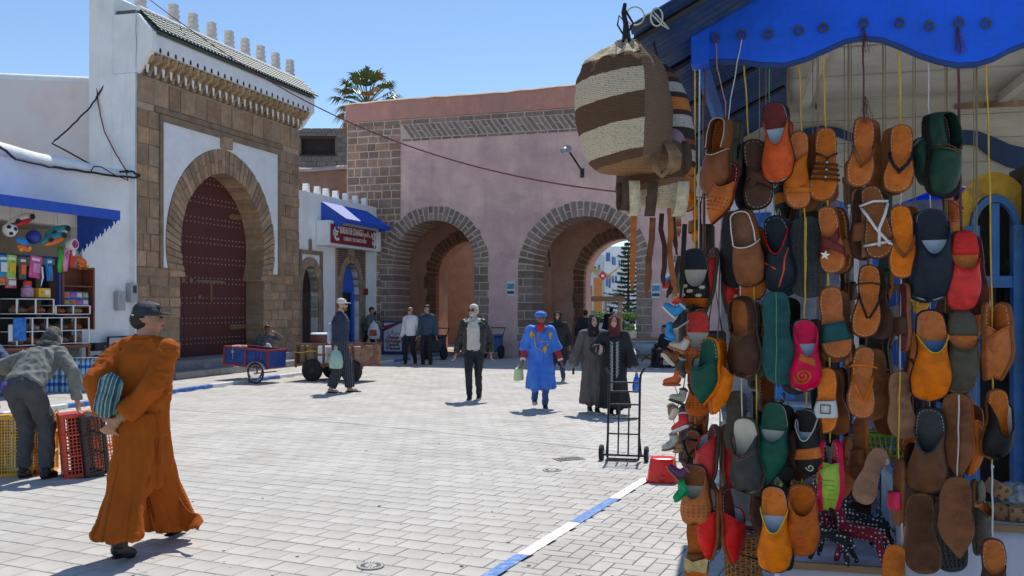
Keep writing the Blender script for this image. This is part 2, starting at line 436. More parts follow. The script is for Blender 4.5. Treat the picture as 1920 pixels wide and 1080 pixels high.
def paver_mb(l,w_,c=Vector((0,0,0)),a=0,dz=0,tx=0,ty=0,mb=None):
 mb = mb or MB(); l2,w2 = l / 2 - .0035,w_ / 2 - .0035; ca,sa = math.cos(a),math.sin(a); b = .004
 def q(x,y,z): return (c.x + x * ca - y * sa,c.y + x * sa + y * ca,z + dz + x * tx + y * ty)
 vs = [q(sx * (l2 - b),sy * (w2 - b),0) for sx,sy in ((-1,-1),(1,-1),(1,1),(-1,1))] + \
  [q(sx * l2,sy * w2,-.004) for sx,sy in ((-1,-1),(1,-1),(1,1),(-1,1))] + \
  [q(sx * l2,sy * w2,-.03) for sx,sy in ((-1,-1),(1,-1),(1,1),(-1,1))]
 fs = [(0,1,2,3)]
 for r in (0,4):
  for i in range(4):
   j = (i + 1) % 4; fs.append((r + i,r + 4 + i,r + 4 + j,r + j))
 return mb.add(vs,fs)
spots.sort(key=lambda s: s[0].y + (0 if abs(s[0].x) < .52 * s[0].y else 50) + (4 if s[2] * s[3] < .03 else 0))
pm = {k: paver_mb(*k).mesh('paver',M_PAVER,fix=True) for k in ((pl,pw),(.224,.112))}
for (p,a,l,w_) in spots[:300]:
 o = link('paver',pm[(l,w_)],pavement,(p.x,p.y,jit(.0012))); o.rotation_euler = (jit(.004),jit(.004),a)
mb = MB()
for (p,a,l,w_) in spots[300:]: paver_mb(l,w_,p,a,jit(.0012),jit(.004),jit(.004),mb)
mb.build('paver',M_PAVER2,pavement,kind='stuff',fix=False)
PAINTW = mat('white_road_paint',(.82,.82,.80),.7,30,.1,.3,stain=(.60,.59,.57),sc2=25,thr=.62)
PAINTB = mat('blue_road_paint',(.06,.20,.56),.7,30,.25,.3,stain=(.30,.40,.56),sc2=22,thr=.52)
def along(t,s,z): q = LA + LD * t + LN * s; return (q.x,q.y,z)
pts = [(918,1080),(982,1041),(1079,981),(1151,935),(1212,898)]
ts = [(ground(*p) - LA).dot(LD) for p in pts]
pline = link('painted_line',None); pline['kind'] = 'structure'
for i in range(4):
 mb = MB(); n = 24
 t0,t1 = (ts[i] if i else -1.2),ts[i + 1]; vs = []
 for k in range(n + 1):
  t = t0 + (t1 - t0) * k / n
  vs += [along(t,-.048 + jit(.004),.0055),along(t,.048 + jit(.004),.0055)]
 mb.add(vs,[(2 * k,2 * k + 1,2 * k + 3,2 * k + 2) for k in range(n)])
 mb.build('paint_stripe',(PAINTB,PAINTW)[i % 2],pline)
side = link('raised_pavement',None); side['kind'] = 'structure'
mb = MB(); mb.prism([(kerbx(9) - 6,9),(kerbx(9),9),(kerbx(31.9),31.9),(kerbx(31.9) - 9,31.9)],.052,-.02,'xy'); mb.build('bed',M_JOINT,side)
mb = MB()
for j in range(0,110):
 for i in range(-2,26):
  d = Vector((.2812,.9597,0)); n_ = Vector((-.9597,.2812,0))
  p = Vector((kerbx(9.2),9.2,0)) + d * (j * .205 + .1) + n_ * (.13 + .225 * i + (j % 2) * .11)
  if p.x > kerbx(p.y) - .08 or p.y > 31.6 or p.x < kerbx(p.y) - 4.2: continue
  paver_mb(.225,.205,p,math.atan2(n_.y,n_.x),.064 + jit(.001),jit(.004),jit(.004),mb)
mb.build('paver',M_PAVER2,side,kind='stuff',fix=False)
t = 10.0; k = 0
KW = mat('white_kerb_paint',(.80,.80,.79),.8,20,.1,.4,stain=(.55,.54,.52),sc2=9,thr=.58)
KB = mat('blue_kerb_paint',(.05,.16,.52),.8,20,.2,.4,stain=(.25,.33,.50),sc2=9,thr=.56)
while t < 30.5:
 mb = MB(); L_ = 1.28
 c = Vector((kerbx(t + L_ / 2),t + L_ / 2,.03)); mb.box(c,(.10,L_ * 1.042 - .012,.085),(0,0,-math.atan(.293)),.01)
 mb.build('kerb_stone',(KB,KW)[k % 2],side); t += L_; k += 1
def cover(x,y,r,label):
 c = ground(x,y); o = thing('drain_cover',label,'drain cover',(c.x,c.y,0))
 m = mat('cast_iron',(.20,.19,.18),.55,40,.4,.5,metal=.5); m2 = mat('cast_iron_light',(.42,.41,.40),.5,60,.3,.3,metal=.3)
 mb = MB(); mb.lathe([(r * 1.0,.002),(r * 1.0,.006),(r * .93,.007),(r * .93,.003)],28); mb.build('rim',m,o)
 mb = MB(); mb.lathe([(r * .9,.001),(r * .9,.008)],28); mb.build('lid',m2,o)
 mb = MB(); mb.lathe([(r * .12,.009),(r * .12,.0095)],12)
 for i in range(18):
  a = i * 2 * PI / 18; mb.box((r * .6 * math.cos(a),r * .6 * math.sin(a),.0095),(r * .3,r * .07,.003),(0,0,a))
 mb.build('ribs',m,o,kind='stuff')
cover(695,1062,.09,'small round iron drain cover in the pavers at the bottom of the picture')
cover(1035,882,.10,'small round drain cover set in the pavers before the hand truck')
c = ground(1067,861)
o = thing('drain_grate','small rectangular drain grate in the pavers left of the hand truck','drain grate',c,.4)
mb = MB()
for i in range(7): mb.box((-.12 + .04 * i,0,.004),(.018,.14,.008))
mb.build('bar',mat('cast_iron',(0,0,0)),o,kind='stuff')
mb = MB()
for s in (-1,1): mb.box((0,s * .08,.004),(.32,.02,.008)); mb.box((s * .15,0,.004),(.02,.14,.008))
mb.build('frame',mat('cast_iron',(0,0,0)),o)
# ---------------------------------------------------------------- frames of the two facades
GA = math.atan2(.95,.3125)
def Gp(x,y,D=0.0):
 """picture point -> (along, height) on the left facade's plane pushed D metres into the wall"""
 r = (x - 960) / F; u = (-8.47 - .95 * D - r * (20.4 + .3125 * D)) / (.95 * r - .3125); Y = 20.4 + .3125 * D + .95 * u
 return u,EYE + (HZ - y) / F * Y
def Gw(u,y,z): return Vector((-8.47 + .3125 * u - .95 * y,20.4 + .95 * u + .3125 * y,z))
WA = math.atan2(-.2974,.9548)
def Wp(x,y,D=0.0):
 r = (x - 960) / F; u = (r * (32.32 + .9548 * D) + 5.88 - .2974 * D) / (.9548 + .2974 * r); Y = 32.32 + .9548 * D - .2974 * u
 return u,EYE + (HZ - y) / F * Y
def Ww(u,y,z): return Vector((-5.88 + .9548 * u + .2974 * y,32.32 - .2974 * u + .9548 * y,z))
# ---------------------------------------------------------------- the great gate
gate = thing('city_gate','tall sandstone gate with pointed horseshoe arch, studded dark red door and green tiled cornice','gate',(-8.47,20.4,0),GA)
GC = 3.25
def arc(off,z_low,n=22,c=-.157,Rr=1.907,z0=3.25,grow=1.0,both=True):
 """pointed horseshoe outline, right half from z_low up to the apex, then mirrored"""
 Ro = Rr + off; pts = []
 a0 = math.asin(max(-1,(z_low - z0) / Ro)); a1 = math.acos(min(1,-c / Ro))
 for i in range(n + 1):
  a = a0 + (a1 - a0) * i / n; pts.append((c + Ro * math.cos(a),z0 + Ro * math.sin(a) * grow))
 return pts
def archpoly(off,z_low,jamb,z_bot,**k):
 r = arc(off,z_low,**k); right = [(GC + jamb,z_bot),(GC + jamb,z_low - .02)] + [(GC + x,z) for x,z in r]
 left = [(2 * GC - x,z) for x,z in reversed(right)][1:]
 return right + left
hole = archpoly(.014,2.42,1.764,.0)
mb = MB(); mb.holes([(0,0),(6.84,0),(6.84,6.96),(0,6.96)],[hole],0,.56); mb.build('wall',M_MORTAR,gate)
mb = MB(); mb.b2((-.05,-.03,0),(-.002,.6,6.95)); mb.build('side_render',M_WHITE,gate)
mb = MB(); mb.box((3.42,.93,4.39),(6.98,.70,8.78),None,.05); mb.build('white_wall',M_WHITE,gate)
st = []
st += courses(.01,.74,2.60,6.20,.42,.3,.5,-.035,.1)
st += courses(.01,1.50,.42,2.60,.24,.34,.62,-.035,.3)
st += courses(5.80,6.83,2.60,6.20,.34,.28,.45,-.035,.1)
st += courses(5.0,6.83,.42,2.60,.24,.3,.55,-.035,.3)
st += courses(.01,6.83,6.34,6.92,.58,.42,.62,-.035,.1)
pieces(gate,'stone_block',st,M_STONE)
vs_ = []
ri,ro = arc(0,2.42,26),arc(.52,2.42,26,grow=1.035)
N_ = 25
def samp(P,t):
 k = t * (len(P) - 1); i = min(int(k),len(P) - 2); f = k - i
 return (P[i][0] * (1 - f) + P[i + 1][0] * f,P[i][1] * (1 - f) + P[i + 1][1] * f)
for sgn in (1,-1):
 for i in range(N_):
  a,b = i / N_ + .003,(i + 1) / N_ - .003
  fr = -.05 + jit(.012)
  if i % 2 == 0:
   cuts = ((0,1),)
  else:
   cuts = ((0,.5),(.52,1))
  for c0,c1 in cuts:
   def mixp(t,c):
    A,B = samp(ri,t),samp(ro,t); return (GC + sgn * (A[0] * (1 - c) + B[0] * c),A[1] * (1 - c) + B[1] * c)
   poly = [mixp(a,c0),mixp(a,c1),mixp(b,c1),mixp(b,c0)]
   if sgn < 0: poly.reverse()
   vs_.append((poly,fr,.56 if c0 == 0 else .1))
pieces(gate,'voussoir',vs_,M_STONE)
jm = []
for sgn in (1,-1):
 z = .42
 while z < 2.38:
  h = random.uniform(.17,.26)
  if 2.40 - z - h < .1: h = 2.40 - z
  a,b = GC + sgn * 1.75,GC + sgn * (1.78)
  jm.append(([(min(a,b),z + .008),(max(a,b),z + .008),(max(a,b),z + h - .008),(min(a,b),z + h - .008)],.0,.55)); z += h
pieces(gate,'jamb_stone',jm,M_STONE,inset=.004)
mb = MB(); mb.box((GC,-.05,5.93),(.42,.16,.3),None,.015); mb.build('keystone',M_STONE,gate)
out = arc(.53,2.63,30,grow=1.035)
for sgn in (1,-1):
 L_ = [(GC + sgn * x,z) for x,z in out if z < 5.9]
 top = 6.03; e = 5.70 if sgn > 0 else .86
 poly = [(e,2.62)] + [(x,z) for x,z in L_ if (x < e) == (sgn > 0)] + [(GC + sgn * .19,top),(e,top)]
 if sgn < 0: poly.reverse()
 mb = MB(); mb.prism(poly,-.022,.02); mb.build('spandrel_panel',M_WHITE2,gate)
mb = MB()
mb.b2((.74,-.07,2.60),(.85,.02,6.03)); mb.b2((5.71,-.07,2.60),(5.80,.02,6.03)); mb.b2((.74,-.07,6.035),(5.80,.02,6.18))
mb.b2((.60,-.05,6.20),(5.94,.02,6.33))
mb.build('frame_moulding',mat('moulding_stone',(.30,.21,.135),.9,8,.3,.7,stain=(.18,.13,.09),sc2=4),gate)
dz = archpoly(-.0,2.42,1.75,.42)
def clipx(poly,a,b):
 def cl(P,xv,keep):
  o = []
  for i in range(len(P)):
   p,q = P[i],P[(i + 1) % len(P)]; ip,iq = keep(p[0],xv),keep(q[0],xv)
   if ip: o.append(p)
   if ip != iq: t_ = (xv - p[0]) / (q[0] - p[0]); o.append((xv,p[1] + t_ * (q[1] - p[1])))
  return o
 return cl(cl(poly,a,lambda x,v: x >= v),b,lambda x,v: x <= v)
big = archpoly(.06,2.42,1.80,.42)
cuts = [GC - 1.8,GC - .92,GC,GC + .92,GC + 1.8]
doorp = MB(); doorp.b2((GC - 1.9,.60,.4),(GC + 1.9,.62,5.25)); door = doorp.build('door',M_DOOR,gate)
for i in range(4):
 P = clipx(big,cuts[i] + .004,cuts[i + 1] - .004); mb = MB(); mb.prism(P,.545,.60,inset=.008); mb.build('door_leaf',M_DOOR,door)
inside = lambda u,z: abs(u - GC) < (1.66 if z < 2.42 else (-.157 + math.sqrt(max(0,1.907 ** 2 - (z - 3.25) ** 2)) - .08))
mb = MB(); z = .75
while z < 5.0:
 for dzz in (0,.13):
  u = GC - 1.6
  while u < GC + 1.62:
   if inside(u,z + dzz): mb.lathe([(.022,.545),(.017,.530),(.005,.524)],6,(u,0,z + dzz),'y')
   u += .16
 z += .52
mb.build('studs',M_STUD,door,kind='stuff')
for z in (4.15,1.15):
 mb = MB(); mb.prism([(GC + .95,z),(GC + 1.05,z + .07),(GC + 1.72,z + .06),(GC + 1.72,z - .06),(GC + 1.05,z - .07)],.530,.55); mb.build('hinge_strap',M_BRASS,door)
mb = MB(); mb.b2((GC - .45,.52,2.33),(GC + .75,.545,2.39)); mb.b2((GC + .15,.52,1.85),(GC + .21,.545,2.33)); mb.box((GC - .95,.53,2.36),(.12,.03,.10)); mb.box((GC - .65,.53,2.36),(.12,.03,.10))
mb.ell((GC - .30,.53,1.95),(.05,.03,.06)); mb.build('bolt',M_BRASS,door)
nC = 26
for i in range(nC):
 u = .12 + (6.72 - .12) * i / (nC - 1)
 mb = MB()
 prof = [(.0,6.97),(-.06,6.97),(-.09,7.06),(-.20,7.13),(-.22,7.20),(-.36,7.27),(-.40,7.42),(.0,7.42)]
 mb.prism(prof,u - .05,u + .05,'yz')
 for k_ in range(7):
  a0,a1 = PI * k_ / 7,PI * (k_ + 1) / 7
  if i < nC - 1:
   c = u + .132
   mb.add([(c - .085 * math.cos(a0),-.40,7.30 + .1 * math.sin(a0)),(c - .085 * math.cos(a1),-.40,7.30 + .1 * math.sin(a1)),
 (c - .085 * math.cos(a1),-.02,7.15 + .1 * math.sin(a1)),(c - .085 * math.cos(a0),-.02,7.15 + .1 * math.sin(a0))],[(0,1,2,3)])
 cb = mb.build('corbel',mat('corbel_stone',(.42,.30,.18),.9,8,.25,.6,rnd=.12),gate)
 mb = MB(); mb.prism([(u - .045,7.17),(u + .045,7.17),(u + .02,6.98),(u - .02,6.98)],-.235,-.22); mb.build('tip',mat('white_tip',(.8,.8,.8),.8,10,.1,.2),cb)
 if i < nC - 1:
  mb = MB(); c = u + .132
  mb.prism([(c - .028,7.43),(c + .028,7.43),(c + .028,7.50),(c,7.54),(c - .028,7.50)],-.475,-.46); mb.build('slot',M_DARKIN,cb)
mb = MB(); mb.b2((-.02,-.46,7.425),(6.92,.0,7.80)); mb.b2((-.02,-.40,7.805),(6.92,.0,7.90)); mb.build('fascia',M_WHITE2,gate)
for a,b in ((-.04,.10),(6.80,6.93)):
 mb = MB(); mb.prism([(.57,6.96),(-.05,6.96),(-.42,7.40),(-.48,7.42),(-.48,7.86),(-.1,8.28),(.57,8.3)],a,b,'yz'); mb.build('cornice_end',M_WHITE,gate)
mb = MB(); mb.prism([(-.54,7.86),(.58,7.86),(.58,8.42),(.02,8.40)],.06,6.96,'yz'); mb.build('canopy_bed',mat('lime_mortar',(.10,.13,.11),.9,10,.2,.3),gate)
mb = MB(); nt_ = 52
for i in range(nt_):
 u = .13 + 6.78 * i / (nt_ - 1)
 for k_ in range(5):
  y0,z0 = -.60 + .118 * k_,7.895 + .105 * k_; y1,z1 = y0 + .15,z0 + .115
  vs = []
  for (yy,zz,rr) in ((y0,z0,.062),(y1,z1,.052)):
   for a in range(5):
    t_ = PI * a / 4; vs.append((u + rr * math.cos(t_),yy,zz + rr * math.sin(t_)))
  mb.cur = 0; mb.add(vs,[(a,a + 1,a + 6,a + 5) for a in range(4)]); mb.cur = 1
  mb.add([(u - .03,y0 - .004,z0 + .002),(u + .03,y0 - .004,z0 + .002),(u + .02,y0 - .004,z0 + .045),(u - .02,y0 - .004,z0 + .045)],[(0,1,2,3)])
  mb.cur = 0; mb.add(vs[:5],[(4,3,2,1,0)])
mb.build('roof_tile',[M_GREENTILE,M_WHITE2],gate,kind='stuff')
mb = MB(); mb.tube([(.05,-.02,8.44),(6.95,-.02,8.40)],.07,8); mb.build('ridge',M_WHITE,gate)
def merlon_poly(u,z,s):
 P = []
 for k_ in range(4):
  zz = z + .11 * s * k_; wd = .10 * s * (1 + .0 * k_)
  P += [(wd * (.72 - .06 * k_),zz),(wd * (1.35 - .17 * k_),zz + .088 * s)]
 return [(u + x,y) for x,y in P] + [(u - x,y) for x,y in reversed(P)]
for i,xm in enumerate((262,325,361,396,429,459,488,516,543)):
 u,z = Gp(xm,60,.74); mb = MB(); mb.prism(merlon_poly(u,8.75,1.22),.64,.82); mb.build('merlon',mat('merlon_cream',(.70,.63,.56),.9,6,.1,.4),gate)
steps = link('gate_steps',None); steps['kind'] = 'structure'; steps.location = (-8.47,20.4,0); steps.rotation_euler = (0,0,GA)
SG = mat('grey_step_stone',(.33,.32,.31),.85,6,.2,.4,stain=(.24,.23,.22),sc2=2)
for (a,b,y0,z0,z1) in ((.05,6.3,-1.05,.055,.22),(.2,6.1,-.55,.222,.42)):
 n = 4
 for i in range(n):
  mb = MB(); mb.b2((a + (b - a) * i / n + .005,y0,z0),(a + (b - a) * (i + 1) / n - .005,.02 if z1 > .3 else -.02,z1)); mb.build('step_slab',SG,steps)
mb = MB(); mb.b2((0,-.04,.0),(6.84,.7,.41)); mb.build('step_core',SG,steps)
# ---------------------------------------------------------------- exchange office
SH = thing('exchange_office','low whitewashed exchange office with small arched stone doorways and a row of white merlons','building',(-8.47,20.4,0),GA)
def ogee(c,hw,z_sp,z_ap,z_bot=0,n=10):
 pts = [(c + hw,z_bot),(c + hw,z_sp)]
 for i in range(1,n + 1):
  t_ = i / n; pts.append((c + hw * math.cos(t_ * PI / 2) ** .85,z_sp + (z_ap - z_sp) * math.sin(t_ * PI / 2)))
 return pts + [(2 * c - x,z) for x,z in reversed(pts[:-1])]
d1 = ogee(7.62,.50,2.05,2.95,.05); d2 = ogee(10.2,.62,2.15,3.15,.05)
mb = MB(); mb.holes([(6.97,0),(12.20,0),(12.20,5.20),(6.97,5.20)],[d1,d2],.10,.75); mb.b2((6.97,.76,0),(12.2,3.0,5.1)); mb.build('wall',M_WHITE,SH)
for (c,hw,zs,za,f0,f1,ft,deep) in ((7.62,.50,2.05,2.95,7.0,8.32,3.45,.7),(10.2,.62,2.15,3.15,9.2,11.25,3.72,.7)):
 vz = []; inn = ogee(c,hw,zs,za,.06,10); ot = ogee(c,hw + .26,zs,za + .26,.06,10)
 n = len(inn)
 for i in range(1,n - 2):
  P = [inn[i],ot[i],ot[i + 1],inn[i + 1]]; vz.append((P,.04 + jit(.008),.7))
 for s in (0,n - 2):
  z0 = .06
  xs = (inn[s][0],ot[s][0])
  while z0 < zs - .05:
   h = min(.26,zs - z0); P = [(xs[0],z0 + .006),(xs[1],z0 + .006),(xs[1],z0 + h - .006),(xs[0],z0 + h - .006)]
   if s: P.reverse()
   vz.append((P,.04 + jit(.008),.7)); z0 += h
 pieces(SH,'surround_stone',vz,M_STONE,inset=.008)
mb = MB()
for (a,b,c_,d_) in ((7.0,7.10,.06,3.30),(8.22,8.32,.06,3.30),(7.0,8.32,3.30,3.42),(7.57,7.67,3.42,3.62)): mb.b2((a,.03,c_),(b,.10,d_))
mb.ell((7.62,.06,3.68),(.07,.04,.10)); mb.build('door_frame_moulding',mat('moulding_stone',(0,0,0)),SH)
mb = MB(); mb.b2((7.06,.35,.05),(8.16,.39,3.0)); mb.build('dark_door',mat('dark_wood',(.035,.018,.014),.6,12,.3,.3,stretch=(6,6,.6)),SH)
mb = MB(); mb.holes([(9.2,.08),(11.25,.08),(11.25,3.74),(9.2,3.74)],[ogee(10.2,.88,2.15,3.40,.09)],.065,.10); mb.build('stone_panel',mat('panel_stone',(.36,.26,.18),.9,8,.25,.5),SH)
for (a,b) in ((9.30,9.95),(10.45,11.12)):
 for k_ in range(15):
  z = 2.55 + .072 * k_
  xx = .88 * math.sqrt(max(0,1 - ((z - 2.15) / 1.25) ** 2)) if z < 3.4 else 0
  lo,hi = (a,min(b,10.2 - xx - .04)) if a < 10 else (max(a,10.2 + xx + .04),b)
  if hi - lo > .05:
   mb = MB(); mb.b2((lo,.035,z),(hi,.064,z + .04)); mb.build('lattice_slat',mat('slat_wood',(.13,.075,.08),.8,20,.2,.2),SH)
bl = mat('blue_door_paint',(.02,.11,.55),.5,10,.15,.2)
dd = MB(); P = [p for p in ogee(10.2,.60,2.15,3.12,2.2)]; dd.prism(P,.28,.32); dt = dd.build('door_head',bl,SH)
dd = MB(); dd.b2((10.62,.26,.07),(10.80,.33,2.3)); dd.build('door_leaf',bl,SH)
mb = MB(); mb.b2((9.50,.38,.05),(10.95,.42,3.2)); mb.build('dark_opening',M_DARKIN,SH)  # near-black panel paints the unlit room behind the blue door
for i,x in enumerate((576,597,613,631,650,668,685,701)):
 u,z = Gp(x,360,.3); mb = MB(); mb.prism(merlon_poly(u,5.19,.72),.25,.43); mb.build('merlon',M_WHITE,SH)
aw = thing('blue_awning','bright blue painted metal awning above the exchange office sign','awning',(-8.47,20.4,0),GA)
mb = MB()
a0,a1 = 8.32,Gp(731,430,-.78)[0]
n = 44
def awf(u,v):
 x = a0 + (a1 - a0) * u; yy = .08 - .86 * v; zz = 4.98 - .56 * v + .012 * math.sin(u * n * 2 * PI)
 return (x,yy,zz)
mb.grid(awf,n * 4,3); mb.build('sheet',M_BLUEPAINT,aw,solid=.01)
mb = MB()
P = [(a0,4.555)] + [(a1,4.555)]
k_ = 40; low = []
for i in range(k_):
 u = a1 - (a1 - a0) * i / k_; w2 = (a1 - a0) / k_
 low += [(u,4.45),(u - w2 * .5,4.40),(u - w2,4.45)]
mb.prism([(a0,4.42)] + [(u,z - .12) for u,z in reversed(low)] + [(a1,4.42)],-.795,-.78); mb.build('scalloped_edge',M_BLUEPAINT,aw)
for u in (a0,a1):
 mb = MB(); mb.prism([(.09,4.96),(-.77,4.41),(-.77,4.30),(-.5,4.20),(-.3,4.02),(-.12,3.80),(.09,3.70)] if u == a0 else [(.09,4.96),(-.77,4.41),(-.77,4.32),(.09,4.2)],u - .01,u + .01,'yz'); mb.build('end_panel',M_BLUEPAINT,aw)
AR_SARF = '\ufe91\ufeae\ufebc\ufedf\u0627'[::1]
def text(name,s,size,m,parent,loc,rot=(R(90),0,0),ext=.004,align='LEFT',sx=1,bold=0):
 cu = bpy.data.curves.new(name,'FONT'); cu.body = s; cu.size = size; cu.extrude = ext; cu.align_x = align; cu.offset = bold
 cu.resolution_u = 3
 o = bpy.data.objects.new(name,cu); COL.objects.link(o); bpy.context.view_layer.update()
 me = bpy.data.meshes.new_from_object(o.evaluated_get(bpy.context.evaluated_depsgraph_get())); bpy.data.objects.remove(o)
 me.materials.clear(); me.materials.append(m)
 q = link(name,me,parent); q.location = loc; q.rotation_euler = rot; q.scale = (sx,1,1)
 return q
sg = thing('exchange_sign','dark red sign reading BUREAU DE CHANGE with euro and dollar marks under the blue awning','sign',(-8.47,20.4,0),GA)
s0,s1 = Gp(622,418,-.4)[0],Gp(705,465,-.4)[0]
zt,zb = 4.27,3.68
RS = mat('sign_red',(.24,.018,.03),.55,8,.15,.05); SW = mat('sign_white',(.75,.75,.74),.6,8,.05,0)
mb = MB(); mb.b2((s0,-.40,zb),(s1,-.36,zt)); mb.build('board',RS,sg)
mb = MB(); mb.b2((s0 - .10,-.35,zb - .08),(s1 + .45,.08,zt + .10)); mb.build('box',M_WHITE2,sg)
Lw = s1 - s0
text('lettering','\u20ac',.62,SW,sg,(s0 + .08,-.403,zb + .10),bold=.012)
text('lettering','BUREAU DE CHANGE',.30,SW,sg,(s0 + Lw * .17,-.403,zb + .34),sx=Lw * .46 / 2.72,bold=.006)
text('lettering','\ufe94\ufedf\u0645\ufecc\ufedf\u0627 \ufed1\ufeae\ufebb',.28,SW,sg,(s0 + Lw * .66,-.403,zb + .34),sx=.75)
text('lettering','CURRENCY EXCHANGE POINT',.17,SW,sg,(s0 + Lw * .25,-.403,zb + .12),sx=Lw * .5 / 2.3)
text('lettering','$',.62,SW,sg,(s0 + Lw * .90,-.403,zb + .10),bold=.012)
p = Ww(*( (Wp(737,660,-.8)[0],-.8) ),.06)
ab = thing('exchange_board','standing board with blue frame listing Change Exchange Cambio Wechsel','sign board',(p.x,p.y,.06),WA)
mb = MB()
for s in (-1,1): mb.box((s * .36,0,.58),(.05,.06,1.16))
mb.box((0,0,1.13),(.77,.06,.06)); mb.box((0,0,.10),(.77,.06,.06)); mb.box((0,.25,.55),(.6,.03,1.1),(-.35,0,0)); mb.build('frame',mat('navy_frame',(.03,.06,.2),.5),ab)
mb = MB(); mb.b2((-.34,-.02,.13),(.34,.0,1.10)); mb.build('panel',mat('pale_poster',(.62,.62,.68),.6,6,.08,0),ab)
DR = mat('print_maroon',(.22,.03,.06),.6);
mb = MB(); mb.prism([(-.34,.98),(-.34,.80),(.34,1.10),(.10,1.10)],-.024,-.0215); mb.build('print_band',DR,ab)
text('lettering','\ufed1\ufeae\ufebc\ufedf\u0627',.24,DR,ab,(-.2,-.022,.70),sx=1)
for i,s in enumerate(('Change','Exchange','Cambio','Wechsel')): text('lettering',s,.15,DR,ab,(0,-.022,.555 - .125 * i),align='CENTER',bold=.006)
def fit(name,label,cat,x,y,D,w_,h,d,m=M_GREY,face=None):
 u,z = Gp(x,y,D); q = Gw(u,D,z); o = thing(name,label,cat,q,GA)
 mb = MB(); mb.box((0,d / 2 - d,0),(w_,d,h),None,.012); mb.build('box',m,o)
 mb = MB(); mb.box((0,-d - .006,h * .18),(w_ * .5,.01,h * .4)); mb.build('window',face or M_GLASS,o); return o
fit('meter_box','grey electricity meter box with dark window on the white wall beside the gate','meter box',243,549,.1,.22,.42,.14)
fit('meter_box','plain lower grey meter box further from the gate on the white wall','meter box',221,564,.1,.22,.42,.12,face=M_GREY)
fit('wall_light','long upright grey light fitting on the white wall left of the blue awning','light',599,437,.1,.30,.75,.14,mat('dusty_glass',(.36,.40,.40),.3),mat('dusty_glass2',(.46,.48,.48),.3))
fit('notice_panel','small grey notice panel on the white wall right of the blue door, upper one','notice',701,591,.1,.35,.32,.03,face=M_DARKMETAL)
fit('notice_panel','small dark grey panel low on the white wall right of the blue door','notice',702,616,.1,.35,.38,.03,M_DARKMETAL)
fit('alarm_box','small red box on the stone frame of the blue door','box',684,547,.04,.22,.22,.08,RS,RS)
# ---------------------------------------------------------------- low wall and toy shop building on the left
LW = thing('shop_building','long low whitewashed building with rounded parapet and open toy shop left of the gate','building',(-8.47,20.4,0),GA)
mb = MB(); mb.holes([(-9,0),(-.03,0),(-.03,4.52),(-9,4.52)],[[(-6.5,.05),(-1.45,.05),(-1.45,3.35),(-6.5,3.35)]],.12,.42); mb.build('wall',M_WHITE,LW)
mb = MB()
prof = [(.0,0),(.0,0)]
n = 40
def cop(u,v):
 x = -9 + 8.97 * u; a = PI * 1.15 * v - .5; sag = .03 * math.sin(x * 1.3) + .02 * math.sin(x * 3.1)
 return (x,.30 - .24 * math.cos(a) * 1.0,4.60 + .19 * math.sin(a) + sag)
mb.grid(cop,n,10); mb.build('coping',M_WHITE,LW,smooth=True,solid=.03)
mb = MB(); mb.b2((-6.6,.44,0),(-1.3,.5,.1)); mb.b2((-6.8,2.3,0),(-1.2,2.4,3.4)); mb.b2((-1.45,.43,0),(-1.35,2.3,3.4)); mb.b2((-6.8,.43,3.36),(-1.3,2.35,3.46)); mb.build('room',mat('cream_wall',(.55,.50,.44),.9,4,.12,.2),LW)
UW = thing('upper_wall','tall pale pink rendered wall rising behind the toy shop','wall',(-9.0,20.9,0))
mb = MB(); mb.prism([(-12,0),(-.1,0),(-.1,7.35),(-.32,7.38),(-.40,7.02),(-.75,6.85),(-4,7.0),(-12,7.25)],0,.5); mb.build('render',M_PINKISH,UW)
mb = MB(); mb.tube([(-12,.2,7.26),(-7,.2,7.1),(-4,.2,7.02),(-2,.2,6.93),(-.75,.2,6.88)],.16,8); mb.build('coping',M_WHITE,UW,smooth=True)
random.seed(5); lit = MB(); gum = MB()
for k in range(260):
 Y = 5.6 + 16 * random.random() ** 1.5; x = random.uniform(-.52,.30) * Y
 if x < kerbx(Y) + .2: continue
 r_ = random.uniform(.006,.016); m_ = lit if k % 5 else gum
 n_ = 5; m_.add([(x + r_ * (1 + jit(.5)) * math.cos(a * 2 * PI / n_),Y + r_ * (1 + jit(.5)) * math.sin(a * 2 * PI / n_),.0035 + (.002 * (a % 2) if k % 5 else 0)) for a in range(n_)],[tuple(range(n_))])
q = lit.build('litter',mat('pale_litter',(.62,.60,.56),.9,30,.4,0),kind='stuff',fix=False); tag(q,'pale crumbs and specks of litter scattered over the pavers','litter')
q = gum.build('gum_spots',mat('dark_gum',(.07,.065,.06),.8,30,.4,0),kind='stuff',fix=False); tag(q,'dark gum spots and stones scattered over the pavers','litter')
# ---------------------------------------------------------------- pink arcade building
PK = thing('arcade_building','tall pink plastered building with two round stone arches, brick corner and herringbone stone frieze','building',(-5.88,32.32,0),WA)
A1 = (3.32,1.50,3.18,2.0)
A2 = (8.62,1.74,2.92,2.24)
def round_arch(c,r,zs,zb=0,n=24): return [(c + r,zb)] + [(c + r * math.cos(PI * i / n),zs + r * math.sin(PI * i / n)) for i in range(n + 1)] + [(c - r,zb)]
TH = 1.4
mb = MB(); mb.holes([(0,0),(26,0),(26,8.25),(0,8.25)],[round_arch(A1[0],A1[1] + .015,A1[2],.002),round_arch(A2[0],A2[1] + .015,A2[2],.002)],0,TH)
mb.build('wall',M_PINK,PK)
mb = MB(); n = 60
def bandf(u,v):
 x = -.04 + 26.04 * u; return (x,-.05 + .012 * math.sin(x * 2.1) + .01 * math.sin(x * 5.3 + v),8.26 + (.62 + .028 * math.sin(x * .8) + .018 * noise.noise(Vector((x * 2.3,0,0))) + .012 * x) * v)
